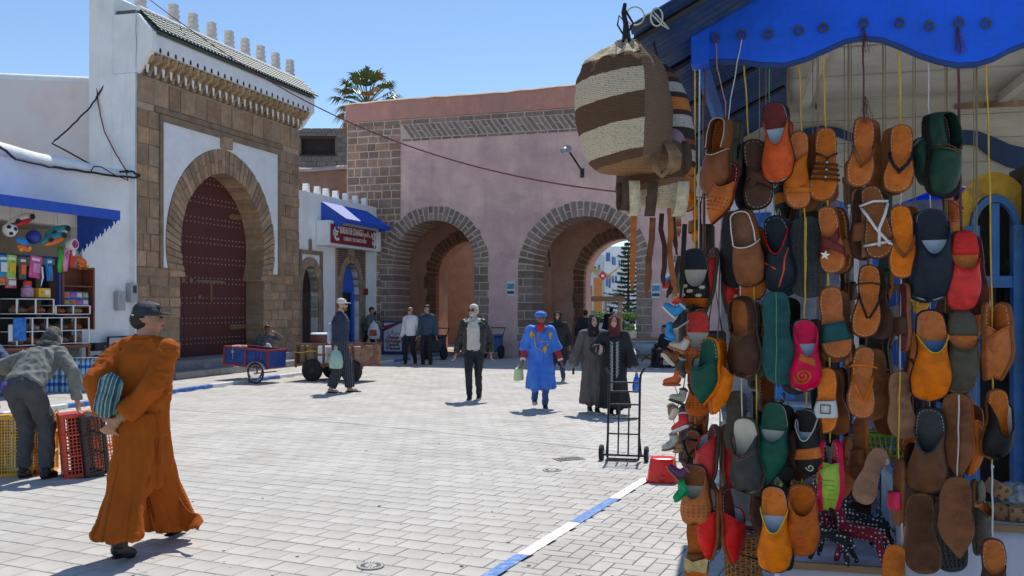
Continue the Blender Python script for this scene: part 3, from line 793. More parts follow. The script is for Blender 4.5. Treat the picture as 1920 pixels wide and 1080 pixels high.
mb.grid(bandf,n,4); mb.b2((-.03,-.02,8.255),(26,TH,8.80)); mb.build('parapet',M_RED,PK)
def copef(u,v):
 x = -.08 + 26.08 * u; t = 8.26 + .62 + .028 * math.sin(x * .8) + .018 * noise.noise(Vector((x * 2.3,0,0))) + .012 * x
 a = PI * v; return (x,TH / 2 - (TH / 2 + .1 + .01 * math.sin(x * 4)) * math.cos(a),t - .02 + .16 * math.sin(a) + .012 * math.sin(x * 6 + v * 5))
mb = MB(); mb.grid(copef,n,8); mb.build('coping',M_COPE,PK,smooth=True)
def bed(name,poly,hl=[]): mb = MB(); mb.holes(poly,hl,-.012,.001); return mb.build(name,M_POINT,PK)
bed('pointing_bed',[(0,0.001),(A1[0] - A1[1] - .02,.001),(A1[0] - A1[1] - .02,A1[2]),(2.1,4.8),(2.1,8.24),(0,8.24)])
bed('pointing_bed',[(2.101,7.46),(25.9,7.46),(25.9,8.24),(2.101,8.24)])
st = []
def in_ring(u,z,A): return math.hypot(u - A[0],z - A[2]) < A[3] + .02 if z > A[2] else abs(u - A[0]) < A[3]
z = .02
while z < 8.1:
 h = random.uniform(.22,.33); h = min(h,8.1 - z) if 8.1 - z > .12 else h
 u = .01; umax = 2.1 if z > 5.0 else 2.6
 while u < umax:
  w_ = random.uniform(.26,.52); e = min(u + w_,umax)
  if umax - e < .14: e = umax
  lim = 99
  zz = z + h / 2
  lim = A1[0] - (A1[3] if zz <= A1[2] else math.sqrt(max(0,A1[3] ** 2 - (zz - A1[2]) ** 2)) if zz - A1[2] < A1[3] else -9)
  e2 = min(e,lim if lim < 50 else e)
  if zz - A1[2] > A1[3] or z > 5.0: e2 = e
  if e2 > 2.1 and z > A1[2] + .6: e2 = min(e2,2.1)
  if e2 - u > .08:
   q = [(u + .02,z + .02 + jit(.01)),(e2 - .02,z + .02 + jit(.01)),(e2 - .02,z + h - .02 + jit(.01)),(u + .02,z + h - .02 + jit(.01))]
   st.append((q,-.026 + jit(.008),.0))
  u = e
  if e2 < e: break
 z += h
pieces(PK,'corner_stone',st,M_RUBBLE)
for (c,r,zs,R_) in (A1,A2):
 vz = []; n = 30
 for i in range(n):
  a,b = PI * i / n + .013,PI * (i + 1) / n - .013
  def pt(t,rr): return (c + rr * math.cos(t),zs + rr * math.sin(t))
  ro_ = R_ + jit(.03)
  if i % 2: cs = ((r,(r + R_) / 2 - .016),((r + R_) / 2 + .016,ro_))
  else: cs = ((r,ro_),)
  for c0,c1 in cs:
   P = [pt(a,c0),pt(a,c1),pt((a + b) / 2,c1),pt(b,c1),pt(b,c0),pt((a + b) / 2,c0)]
   vz.append((P,-.028 + jit(.008),TH if c0 == r else .02))
 for s in (1,-1):
  z = .01; k = 0
  while z < zs - .03:
   h = min(random.uniform(.22,.30),zs - z)
   m_ = (r + R_) / 2 + jit(.08)
   cs = ((r,m_ - .018),(m_ + .018,R_ + jit(.03))) if k % 2 else ((r,R_ + jit(.03)),)
   for c0,c1 in cs:
    x0,x1 = sorted((c + s * c0,c + s * c1)); vz.append(([(x0,z + .016),(x1,z + .016),(x1,z + h - .016),(x0,z + h - .016)],-.028 + jit(.008),TH if c0 == r else .02))
   z += h; k += 1
 pieces(PK,'voussoir',vz,M_BROWN)
 rb = MB(); rb.holes(round_arch(c,R_ + .01,zs,.001),[round_arch(c,r + .012,zs,.002)],-.013,.0); rb.build('pointing_bed',M_POINT,PK)
fz = []
for z0,z1,w_ in ((7.47,7.565,.42),(8.06,8.22,.55)):
 u = .02 if z0 > 8 else 2.12
 while u < 15:
  e = u + w_ * random.uniform(.75,1.25); fz.append(([(u + .02,z0 + .01),(e - .02,z0 + .01),(e - .02,z1 - .01),(u + .02,z1 - .01)],-.024 + jit(.006),0)); u = e
u = 2.15; k = 0
while u < 14:
 sl = -.34; w_ = .15
 A_,B_ = (u,7.585),(u + sl + .34,8.045)
 P = [(u + .34,7.585),(u + .34 + w_,7.585),(u + w_,8.045),(u,8.045)]
 if k % 3 == 2:
  m0 = .52;
  P1 = [P[0],P[1],(P[1][0] + (P[2][0] - P[1][0]) * .48,7.80),(P[0][0] + (P[3][0] - P[0][0]) * .48,7.80)]
  P2 = [(P[0][0] + (P[3][0] - P[0][0]) * .54,7.83),(P[1][0] + (P[2][0] - P[1][0]) * .54,7.83),P[2],P[3]]
  fz += [(P1,-.024 + jit(.006),0),(P2,-.024 + jit(.006),0)]
 else: fz.append((P,-.024 + jit(.006),0))
 u += w_ + .055; k += 1
pieces(PK,'frieze_stone',fz,M_BROWN)
B1 = (2.95,1.45,2.9,1.85); B2 = (9.15,1.60,2.70,2.0)
D0,D1 = 4.6,6.0
mb = MB(); mb.holes([(-1,0),(20,0),(20,6),(-1,6)],[round_arch(B1[0],B1[1],B1[2],.002),round_arch(B2[0],B2[1],B2[2],.002)],D0,D1); mb.build('inner_wall',M_INNER,PK)
mb = MB()
mb.b2((-1,TH,5.4),(20,D0,5.6)); mb.build('ceiling',M_INNER,PK)
mb = MB(); mb.b2((-1,TH + .002,0),(-.4,10.5,5.4)); mb.build('side_wall',M_INNER,PK)
mb = MB(); mb.holes([(TH + .002,0),(D0 - .002,0),(D0 - .002,5.4),(TH + .002,5.4)],[[(y,z) for y,z in round_arch(3.0,1.0,3.2,.002,14)]],5.55,6.35,'yz'); mb.build('partition',M_INNER,PK)
mb = MB(); mb.b2((5.3,D1 + .002,0),(5.9,10.5,5.4)); mb.build('passage_wall',M_INNER,PK)
mb = MB(); mb.b2((-1,10.5,0),(5.9,11,5.6)); mb.build('end_wall',mat('orange_plaster',(.50,.33,.22),.9,2,.2,.3),PK)
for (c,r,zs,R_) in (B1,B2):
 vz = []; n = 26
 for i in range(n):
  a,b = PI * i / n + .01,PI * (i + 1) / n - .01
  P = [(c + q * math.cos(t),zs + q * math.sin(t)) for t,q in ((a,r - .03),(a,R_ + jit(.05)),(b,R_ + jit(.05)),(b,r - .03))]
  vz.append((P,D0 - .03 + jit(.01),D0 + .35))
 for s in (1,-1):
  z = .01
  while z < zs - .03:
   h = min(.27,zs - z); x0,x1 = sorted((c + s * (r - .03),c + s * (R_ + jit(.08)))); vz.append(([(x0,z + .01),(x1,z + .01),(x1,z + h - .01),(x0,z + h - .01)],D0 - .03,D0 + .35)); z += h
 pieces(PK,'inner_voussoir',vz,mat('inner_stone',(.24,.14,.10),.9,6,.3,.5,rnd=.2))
vz = []
for i in range(18):
 a,b = PI * i / 18 + .02,PI * (i + 1) / 18 - .02
 vz.append(([(3.0 + q * math.cos(t),3.2 + q * math.sin(t)) for t,q in ((a,1.0),(a,1.28),(b,1.28),(b,1.0))],6.375,6.34))
pieces(PK,'inner_voussoir',vz,mat('inner_stone',(0,0,0)),plane='yz')
q = Ww(*(Wp(1092,320)[0],0),6.17)
lp = thing('wall_lamp','street lamp on a thin bracket high on the pink wall','lamp',q,WA)
mb = MB(); mb.tube([(0,0,-.1),(0,-.25,.02),(-.15,-1.1,.42)],.035,6); mb.box((0,-.02,-.08),(.12,.05,.3)); mb.build('bracket',M_DARKMETAL,lp)
mb = MB(); mb.ell((-.22,-1.35,.48),(.16,.34,.12),(.35,0,-.1),14,8); mb.build('lamp_head',mat('lamp_grey',(.30,.31,.32),.4,8,.1,0),lp,smooth=True)
mb = MB(); mb.ell((-.22,-1.38,.41),(.12,.26,.10),(.35,0,-.1),12,6); mb.build('lamp_glass',mat('lamp_glass',(.6,.62,.62),.2,8,.1,0),lp,smooth=True)
def poster(x,y,lab):
 u,z = Wp(x,y); q = Ww(u,-.02,z); o = thing('poster',lab,'poster',q,WA)
 mb = MB(); mb.b2((-.14,-.01,-.24),(.14,.0,.24)); mb.build('sheet',mat('poster_white',(.7,.73,.76),.7,20,.1,0),o)
 mb = MB(); mb.b2((-.12,-.014,-.02),(.12,-.0105,.17)); mb.build('picture',mat('poster_blue',(.10,.30,.52),.6,14,.6,0),o)
 mb = MB(); mb.b2((-.12,-.014,-.18),(.12,-.0105,-.08)); mb.build('picture',mat('poster_dark',(.05,.08,.10),.6,30,.8,0),o)
poster(958,541,'small blue and white poster on the pink wall between the two arches')
poster(1230,545,'small blue and white poster on the pink wall right of the right arch')
# ---------------------------------------------------------------- behind the gate: blockwork building, brown wall, palm
o = thing('blockwork_building','unfinished grey blockwork building seen in the gap behind the pink corner','building',(-12.2,41,0))
bw,bh = 5.0,9.75
mb = MB(); mb.holes([(0,0),(bw,0),(bw,bh),(0,bh)],[[(2.65,8.62),(4.2,8.62),(4.2,9.35),(2.65,9.35)]],0,.3); mb.build('wall',mat('block_joint',(.17,.155,.14),.95,9,.2,.3),o)
st = []; z = 7.0; k = 0
while z < bh - .1:
 u = .0 - (k % 2) * .22
 while u < bw:
  a,b = max(u,0) + .01,min(u + .44,bw) - .01
  if not (a < 4.2 and b > 2.65 and z + .2 > 8.6 and z < 9.36) and b - a > .1: st.append(([(a,z + .01),(b,z + .01),(b,z + .205),(a,z + .205)],-.02 + jit(.006),0))
  u += .45
 z += .215; k += 1
pieces(o,'block',st,M_BLOCKS)
mb = MB(); mb.b2((2.6,-.05,9.36),(4.25,.3,9.42)); mb.b2((2.6,-.06,8.55),(4.25,.3,8.61)); mb.b2((2.66,.25,8.62),(4.19,.29,9.35)); mb.build('window',M_DARKIN,o)
mb = MB()
for x,h in ((1.0,.5),(1.15,.35),(1.9,.28),(2.2,.22)): mb.tube([(x,.1,bh - .1),(x + .08,.1,bh + h)],.03,5)
mb.build('rebar',M_BLOCKS,o)
mb = MB(); mb.b2((0,.3,0),(bw,6,9.5)); mb.build('core',M_BLOCKS,o)
o = thing('brown_wall','rough brown wall with a pale top behind the small merlons','wall',(-10.6,35.5,0))
mb = MB(); mb.prism([(0,0),(4.7,0),(4.7,7.0),(3,7.1),(1.2,7.02),(0,7.12)],0,.6); mb.build('wall',mat('brown_render',(.24,.145,.10),.95,2,.3,.7,stain=(.34,.23,.18),sc2=.8,thr=.55,bscale=8),o)
mb = MB()
mb.grid(lambda u,v: (4.75 * u - .02,.3 - .38 * math.cos(PI * v),7.03 + .22 * math.sin(PI * v) + .05 * math.sin(u * 9)),20,6); mb.build('coping',mat('pale_pink_top',(.55,.42,.36),.9,3,.15,.4),o,smooth=True)
def fan_palm():
 c = px(688,196,38); o = thing('palm_tree','fan palm crown with green and browned fronds rising behind the pink building','palm tree',(c.x,c.y,0))
 mb = MB(); H = c.z; pts = [(0,0,i * H / 10) for i in range(11)]; mb.tube(pts,[.26 - .006 * i for i in range(11)],10)
 mb.build('trunk',mat('palm_trunk',(.14,.10,.07),.95,6,.4,.8),o,smooth=True)
 G = mat('palm_green',(.075,.12,.03),.5,5,.4,.1,island=.25); Y = mat('palm_dry',(.32,.19,.055),.7,5,.3,.1,island=.2)
 for k in range(46):
  a = k * 2.399; e = 1.35 - 2.1 * (k / 46) ** .9; old = k > 28 or k % 6 == 5
  d = Vector((math.cos(a) * math.cos(e),math.sin(a) * math.cos(e),math.sin(e)))
  L = random.uniform(.75,1.15); mb = MB(); mb.tube([(0,0,H),Vector((0,0,H)) + d * L],.018,4)
  b = Vector((0,0,H)) + d * L; s = d.cross(Vector((0,0,1))).normalized(); u = s.cross(d)
  nb = 19
  for j in range(nb):
   t = (j / (nb - 1) - .5) * 2.5; q = (d * math.cos(t) + s * math.sin(t)).normalized(); LL = random.uniform(.55,.80) * (1 - .18 * abs(t))
   w_ = u.cross(q).normalized() * .035
   m_ = b + q * LL * .6 + u * .02; tip = b + q * LL + Vector((0,0,-.16 - .1 * random.random()))
   mb.add([b - w_ * .3,b + w_ * .3,m_ + w_,tip,m_ - w_],[(0,1,2,3,4)])
  mb.build('frond',Y if old else G,o)
fan_palm()
# ---------------------------------------------------------------- seen through the right arch
def far_block(x0,x1,Y,ztop,m,label,wins,depth=14,shade=None):
 a,b = (x0 - 960) / F * Y,(x1 - 960) / F * Y
 o = thing('town_house',label,'building',(a,Y,0)); mb = MB(); mb.b2((0,0,0),(b - a,depth,ztop)); mb.build('wall',m,o)
 for (wx,wy,ww,wh) in wins:
  c = px(wx,wy,Y); W_,H_ = ww / F * Y,wh / F * Y
  f = MB(); f.box((c.x - a,-.04,c.z),(W_ * 1.15,.10,H_ * 1.08)); fo = f.build('window',M_WHITE2 if shade is None else shade,o)
  f = MB(); f.box((c.x - a,-.11,c.z),(W_,.05,H_)); f.build('shutter',BLS if shade is None else M_GLASS,fo)
 return o
BLS = mat('blue_shutter',(.03,.14,.45),.5,10,.1,.1)
far_block(1133,1182,112,EYE + (577 - 462) / F * 112,M_WHITE,'white town house with blue shutters in two rows seen through the right arch',
 [(1138,482,3.2,16),(1142,482,3.2,16),(1149,489,3.2,15),(1153,490,2.2,15),(1161,494,2.2,12),(1165,494,2,12),(1138,527,3,20),(1143,529,3.5,22),(1149,524,3.5,13),(1155,524,3.5,13),(1165,524,3,11)])
far_block(1085,1132,108,EYE + (577 - 478) / F * 108,mat('shaded_face_grey',(.50,.55,.60),.85,2,.1,.2),'pale grey house with small dark windows left of the blue shuttered house',  # grey-blue colour paints the shaded left face of the white building
 [(1108,545,3,18),(1116,548,3,18),(1115,505,4,10),(1123,503,3,12)],shade=mat('pale_frame',(.6,.62,.64),.8))
far_block(1180,1320,150,11,M_WHITE,'distant white block behind the hedge',[])
def pine():
 c = px(1178,577,62); o = thing('norfolk_pine','tall dark tiered pine with drooping branch layers beyond the right arch','pine tree',(c.x,c.y,0))
 H = EYE + (577 - 446) / F * 62; mb = MB(); mb.tube([(0,0,0),(0,0,H)],[.14,.02],8); mb.build('trunk',mat('pine_bark',(.10,.07,.05),.9,6,.3,.5),o)
 mb = MB()
 for k in range(17):
  z = 1.3 + (H - 1.4) * k / 17; r = (1.55 * (1 - (k / 17.5)) ** .8 + .12) * random.uniform(.72,1.1)
  for j in range(7):
   a = j * 2 * PI / 7 + k * .6 + jit(.3); r *= random.uniform(.8,1.15); d = Vector((math.cos(a),math.sin(a),0)); p0 = Vector((0,0,z)); p1 = p0 + d * r + Vector((0,0,.12 * r))
   mb.tube([p0,p0 + d * r * .5 + Vector((0,0,-.03)),p1],[.03,.022,.008],4)
   s = Vector((-d.y,d.x,0))
   for t in range(16):
    f = .15 + .85 * t / 16; q = p0.lerp(p1,f) + Vector((0,0,-.04 * math.sin(PI * f)))
    for e in (1,-1,.5,-.6):
     tip = q + s * e * (.16 + .12 * (1 - f)) + d * .1 + Vector((0,0,random.uniform(-.20,.10)))
     mb.add([q + Vector((0,0,.03)),q - Vector((0,0,.03)),tip],[(0,1,2)])
 mb.build('foliage',mat('pine_green',(.03,.065,.035),.7,6,.4,.1,island=.3),o,kind='stuff',fix=False)
pine()
def leafy(name,label,cat,c,size,n,col,leaf=.09,shape=lambda p: True):
 o = thing(name,label,cat,c); mb = MB(); k = 0
 while k < n:
  p = Vector((jit(1),jit(1),jit(1)))
  if not shape(p): continue
  q = Vector((p.x * size[0],p.y * size[1],size[2] * (p.z + 1)))
  if noise.noise(q * 1.7) < -.18: k += 1; continue
  a = Vector((jit(1),jit(1),jit(1))).normalized() * leaf; b = a.orthogonal().normalized() * leaf * .5
  mb.add([q - a * .5,q + b,q + a * .5,q - b],[(0,1,2,3)]); k += 1
 mb.build('foliage',mat(name + '_leaf',col,.6,5,.3,0,island=.35),o,kind='stuff',fix=False)
 mb = MB(); mb.tube([(0,0,0),(0,0,size[2])],.06,6); mb.build('trunk',mat('pine_bark',(0,0,0)),o)
 return o
c = px(1168,577,46); leafy('hedge','bright green clipped hedge beyond the right arch','hedge',(c.x,c.y,.5),(1.6,.5,.48),5000,(.10,.22,.03),.12,lambda p: abs(p.z) < .95)
c = px(1100,577,48); leafy('bush','darker green bush behind the play hut','bush',(c.x,c.y,.4),(1.3,.6,.55),3000,(.06,.14,.03),.12,lambda p: p.length < 1.1)
c = px(1136,577,44); o = thing('play_hut','small open wooden play hut with a brown roof beyond the right arch','play hut',(c.x,c.y,0))
WD = mat('weathered_wood',(.26,.20,.15),.8,8,.3,.4)
for x,y in ((-.75,0),(.0,0),(.75,0),(-.75,1.0),(.75,1.0)): mb = MB(); mb.tube([(x,y,0),(x,y,2.0)],.05,6); mb.build('post',WD,o)
mb = MB(); mb.prism([(-1.0,1.98),(1.0,1.98),(.8,2.22),(-.8,2.22)],-.3,1.3); mb.build('roof',mat('brown_roof',(.16,.10,.08),.8),o)
mb = MB(); mb.b2((-.7,.9,.3),(.7,.95,.9)); mb.build('panel',mat('pale_blue_panel',(.3,.42,.55),.7),o)
c = px(1130,577,60); o = thing('road_sign','red and white road sign on a pole beyond the right arch','sign',(c.x,c.y,0))
mb = MB(); mb.tube([(0,0,0),(0,0,4.0)],.04,6); mb.build('pole',M_GREY,o)
mb = MB(); mb.prism([(0,3.45),(.30,3.78),(0,4.12),(-.30,3.78)],-.06,-.03); mb.build('plate',mat('road_red',(.55,.03,.05),.5),o); mb = MB(); mb.b2((-.09,-.07,3.70),(.09,-.062,3.86)); mb.build('symbol',M_WHITE2,o)
c = px(1122,577,70); o = thing('orange_hoarding','orange slide tower with a curved rope frame beyond the right arch','play tower',(c.x,c.y,0))
mb = MB(); mb.b2((-.35,0,0),(.35,.5,4.0)); mb.build('tower',mat('orange_board',(.55,.22,.05),.7),o)
mb = MB()
for k in range(6): mb.tube([(-.5 - .28 * k * .5,-.1,5.9 - .25 * k),(-.9 + .2 * k,-.1,4.6),(.2 + .22 * k,-.1,3.9)],.04,5)
mb.tube([(-1.6,-.1,6.6),(-1.2,-.1,5.2),(.4,-.1,3.9),(1.6,-.1,4.8)],.09,6); mb.build('rope_frame',mat('straw_rope',(.5,.36,.16),.8),o)
mb = MB(); mb.b2((3.0,46,-.005),(6.4,46.5,.55));
solo(mb,'garden_wall',M_WHITE,'low white garden wall under the hedge beyond the right arch','wall')
# ---------------------------------------------------------------- people
def blob(name,mb,voxel,m,parent,sm=3,fold=None,label=None,keep=None):
 """the shapes in mb fused into one continuous surface, smoothed; fold(co, normal) moves the surface for creases"""
 me = bpy.data.meshes.new(name + '_raw'); me.from_pydata(mb.v,[],mb.f); me.update()
 bm = bmesh.new(); bm.from_mesh(me); bmesh.ops.remove_doubles(bm,verts=bm.verts,dist=1e-4); bmesh.ops.recalc_face_normals(bm,faces=bm.faces); bm.to_mesh(me); bm.free()
 o = bpy.data.objects.new('raw',me); COL.objects.link(o)
 md = o.modifiers.new('r','REMESH'); md.mode = 'VOXEL'; md.voxel_size = voxel
 bpy.context.view_layer.update()
 out = bpy.data.meshes.new_from_object(o.evaluated_get(bpy.context.evaluated_depsgraph_get())); bpy.data.objects.remove(o)
 bm = bmesh.new(); bm.from_mesh(out)
 for _ in range(sm): bmesh.ops.smooth_vert(bm,verts=bm.verts,factor=.5,use_axis_x=True,use_axis_y=True,use_axis_z=True)
 if fold:
  bm.normal_update(); mv = [(v,v.normal * fold(v.co)) for v in bm.verts]
  for v,d in mv: v.co += d
 for f in bm.faces: f.smooth = True
 bm.to_mesh(out); bm.free(); out.materials.clear(); out.materials.append(m); out.name = name
 q = link(name,out,parent)
 if label: q['label'] = label
 return q
def crease(amp=.012,sx=14,sz=4,seed=0,hem=None):
 def f(c):
  a = .7 - 2.0 * abs(noise.noise(Vector((c.x * sx,c.y * sx,c.z * sz + seed)))) + .5 * noise.noise(Vector((c.x * sx * 2.2,c.y * sx * 2.2,c.z * sz * 2.5 + seed)))
  k = 1 if hem is None else max(.25,min(1.6,1.6 - (c.z - hem)))
  return a * amp * k
 return f
def ik(a,c,l1,l2,bend):
 a,c = Vector(a),Vector(c); d = c - a; L = d.length; mx = (l1 + l2) * .999
 if L > mx: c = a + d * (mx / L); d = c - a; L = mx
 u = d / L; x = (l1 * l1 - l2 * l2 + L * L) / (2 * L); h = math.sqrt(max(0,l1 * l1 - x * x))
 b = Vector(bend); b = (b - u * b.dot(u)); b.normalize()
 return a + u * x + b * h,c
SKIN = mat('skin_tan',(.42,.22,.14),.55,14,.12,.1); SKIN2 = mat('skin_light',(.55,.32,.23),.55,14,.12,.1); SKIN3 = mat('skin_dark',(.26,.13,.085),.55,14,.12,.1)
M_EYE = mat('eye_dark',(.02,.015,.012),.2,9,.1,0); M_LIP = mat('lips',(.32,.11,.09),.5,9,.1,0)
M_BLACKCLOTH = mat('black_cloth',(.017,.017,.02),.9,9,.3,.3,bscale=60)
M_SHOEB = mat('black_shoe',(.015,.014,.014),.45,9,.3,.1); M_SOLEW = mat('white_sole',(.6,.6,.58),.7,9,.1,.1)
M_HAIRB = mat('black_hair',(.012,.010,.009),.6,30,.4,.5,stretch=(1,1,.3))
def hand(mb,w_,d,s,curl=.9,sc=1.0,mirror=1,spread=1.0,tight=1):
 """palm with four unequal bent fingers and a thumb; d along the forearm, s towards the thumb side"""
 d = Vector(d).normalized(); s = Vector(s); s = (s - d * s.dot(d)).normalized(); n = d.cross(s) * mirror; w_ = Vector(w_)
 P = w_ + d * .045 * sc
 for k in (-.6,-.2,.2,.6): mb.capsule(w_ + s * k * .025 * sc,w_ + d * .085 * sc + s * k * .042 * sc,.014 * sc,.013 * sc,8)
 for k,L in ((1,.92),(.33,1.0),(-.33,.94),(-1,.74)):
  b = w_ + d * .088 * sc + s * k * .031 * sc * spread; a = curl * .5; r = .0088 * sc
  p = b; dd = d
  for j,ll in enumerate((.040,.026,.020)):
   ca,sa = math.cos(a),math.sin(a); nd = (d * ca + n * sa); q = p + nd * ll * L * sc
   mb.capsule(p,q,r * (1 - .07 * j),r * (.95 - .07 * j),7); p = q; a += curl * .55
 t0 = w_ + d * .022 * sc + s * .026 * sc; t1 = t0 + (d * .6 + s * .65 + n * .35).normalized() * .042 * sc; t2 = t1 + (d * .9 + s * .1 + n * .45 * curl).normalized() * .032 * sc
 mb.capsule(t0,t1,.0125 * sc,.0105 * sc,7); mb.capsule(t1,t2,.0105 * sc,.009 * sc,7)
class Person:
 def __init__(s,label,loc,rz,H=1.75,lean=0.03,side=0,pelvis=(0,0,0),feet=((-.10,-.05,0),(.10,.05,0)),hands=None,head=(0,0),twist=0,
 skin=SKIN,vox=.013,group=None,hcurl=(.9,.9),toes=(0,0),elbows=None,knees=None,footdir=(0,0),fat=1.07,face=True,kneebend=None,thumb=None):
  s.o = thing('person',label,'person',loc,rz,group); s.H = H; s.vox = vox; s.skin = skin; k = H / 1.75; s.k = k; s.fat = fat
  T = Matrix.Rotation(lean,3,'X') @ Matrix.Rotation(side,3,'Y') @ Matrix.Rotation(twist,3,'Z')
  s.T = T; s.hip = Vector(pelvis) + Vector((0,0,.93 * k)); f = -1
  s.up = T @ Vector((0,0,1)); s.rt = T @ Vector((1,0,0)); s.fw = T @ Vector((0,-1,0))
  s.chest = s.hip + s.up * .34 * k; s.neck = s.hip + s.up * .535 * k - s.fw * .01 * k
  s.sh = [s.hip + s.up * .452 * k + s.rt * sg * .168 * k for sg in (-1,1)]
  s.hj = [s.hip + Vector((sg * .088 * k,0,-.02 * k)) for sg in (-1,1)]
  hy,hp = head; HM = Matrix.Rotation(hy,3,'Z') @ Matrix.Rotation(hp,3,'X')
  s.HM = HM; bas = s.up * .35 + Vector((0,0,.65)); bas.normalize()
  s.hc = s.neck + bas * .062 * k + (HM @ Vector((0,-.025 * k,.078 * k)))
  s.kn = []; s.an = []
  for i,ft in enumerate(feet):
   an = Vector(ft) + Vector((0,0,.085 * k)); kb = (0,-1,.1) if not kneebend else kneebend[i]
   kn,an = ik(s.hj[i],an,.435 * k,.43 * k,kb); s.kn.append(kn); s.an.append(an)
  s.fd = []
  for i in range(2):
   a = footdir[i]; s.fd.append(Vector((math.sin(a),-math.cos(a),-math.sin(toes[i]))).normalized())
  hands = hands or ((-.27,-.02,.80),(.27,-.02,.80)); s.el = []; s.wr = []
  for i,h in enumerate(hands):
   eb = (elbows[i] if elbows else ((-.5 if i == 0 else .5),1,-.1))
   e,w_ = ik(s.sh[i],Vector(h) * 1,.30 * k,.27 * k,eb); s.el.append(e); s.wr.append(w_)
  b = MB(); f = fat
  def hp_(x,y,z): return s.hc + HM @ (Vector((x,y,z)) * k)
  def he(x,y,z,r): b.ell(hp_(x,y,z),tuple(q * k for q in r),None,12,8)
  s.hp_ = hp_
  he(0,.012,.028,(.076,.094,.088)); he(0,-.022,-.028,(.062,.068,.082)); he(0,-.045,-.078,(.036,.038,.032))
  b.capsule(hp_(0,-.088,.012),hp_(0,-.106,-.026),.009 * k,.013 * k,8); he(0,-.084,.028,(.045,.014,.010)); he(0,-.083,-.058,(.024,.012,.012))
  for sg in (-1,1): he(sg * .077,.01,-.005,(.012,.022,.032)); he(sg * .035,-.07,-.025,(.022,.018,.016))
  b.capsule(s.neck - s.up * .05 * k,s.hc + HM @ Vector((0,.01 * k,-.05 * k)),.062 * k,.056 * k,10)
  s.rot = (lean,side,twist); b.ell(s.hip + s.up * .02,(.158 * k * f,.108 * k * f,.13 * k),s.rot); b.ell(s.hip + s.up * .17 * k,(.142 * k * f,.100 * k * f,.15 * k),s.rot); b.ell(s.chest,(.160 * k * f,.112 * k * f,.16 * k),s.rot)
  for i in range(2): b.capsule(s.neck - s.up * .03 * k,s.sh[i] * .9 + s.neck * .1,.050 * k,.050 * k,10)
  for i in range(2):
   b.capsule(s.sh[i],s.el[i],.052 * k,.040 * k); b.capsule(s.el[i],s.wr[i],.039 * k,.027 * k)
   d = (s.wr[i] - s.el[i]).normalized(); th = thumb[i] if thumb else (s.fw if abs(d.z) > .5 else Vector((0,0,1)))
   hand(b,s.wr[i],d,th,hcurl[i],k * 1.02,mirror=(1 if i == 0 else -1))
   b.capsule(s.hj[i],s.kn[i],.088 * k * f,.058 * k); b.capsule(s.kn[i],s.an[i],.054 * k,.036 * k)
   b.capsule(s.an[i] + Vector((0,0,-.04 * k)) - s.fd[i] * .03 * k,s.an[i] + Vector((0,0,-.052 * k)) + s.fd[i] * .13 * k,.034 * k,.026 * k,8)
  s.body = blob('body',b,vox,skin,s.o,2)
  if face:
   e = MB()
   for sg in (-1,1): e.ell(hp_(sg * .031,-.082,.012),(.013 * k,.008 * k,.007 * k))
   e.v and None
   for sg in (-1,1):
    e = MB(); e.ell(hp_(sg * .031,-.083,.010),(.013 * k,.008 * k,.007 * k)); e.build('eye',M_EYE,s.body,smooth=True)
    e = MB(); e.capsule(hp_(sg * .015,-.093,.034),hp_(sg * .050,-.083,.034),.005 * k,.004 * k,6); e.build('eyebrow',M_HAIRB,s.body)
   e = MB(); e.ell(hp_(0,-.092,-.050),(.024 * k,.008 * k,.006 * k)); e.build('mouth',M_LIP,s.body,smooth=True)
 def shoes(s,m=M_SHOEB,sole=M_SOLEW,big=1.0):
  for i in range(2):
   k = s.k * big; b = MB(); a = s.an[i]; d = s.fd[i]; u = Vector((0,0,1)); sd = d.cross(u).normalized(); un = sd.cross(d)
   z = lambda f,h,r: b.ell(a + d * f * k + un * (h * k),r)
   b.capsule(a + u * .0,a - un * .04 * k - d * .02 * k,.047 * k,.045 * k,10)
   for f,h,r in ((-.03,-.045,.043),(.04,-.042,.045),(.10,-.05,.043),(.15,-.058,.034)): b.ell(a + d * f * k + un * h * k,(r * k,r * k,r * .85 * k))
   sh = blob('shoe',b,max(.009,s.vox * .8),m,s.o,2)
   b = MB(); P = []
   for j in range(14):
    t = 2 * PI * j / 14; rx = .046 * k * (1 + .12 * math.cos(t)); ry = .125 * k
    P.append(a + d * (.06 * k + ry * math.cos(t)) + sd * (rx * math.sin(t)) - un * .083 * k)
   b.add(P + [p + un * .022 * k for p in P],[tuple(range(13,-1,-1)),tuple(range(14,28))] + [(j,(j + 1) % 14,14 + (j + 1) % 14,14 + j) for j in range(14)])
   b.build('sole',sole,sh)
 def trousers(s,m,loose=1.0,cuff=.0,fold=.010):
  b = MB(); k = s.k
  b.ell(s.hip + s.up * .0,(.168 * k * s.fat,.120 * k * s.fat,.13 * k)); b.ell(s.hip + s.up * .08 * k,(.155 * k * s.fat,.112 * k * s.fat,.10 * k))
  for i in range(2):
   d = (s.an[i] - s.kn[i]); end = s.kn[i] + d * (1.0 - cuff)
   b.capsule(s.hj[i],s.kn[i],.100 * k * loose ** .5 * s.fat,.072 * k * loose); b.tube([s.kn[i] - d * .02,s.kn[i] + d * .4,end],[.072 * k * loose,.064 * k * loose,.056 * k * loose],12)
  return blob('trousers',b,s.vox,m,s.o,2,crease(fold,12,9,s.H * 9))
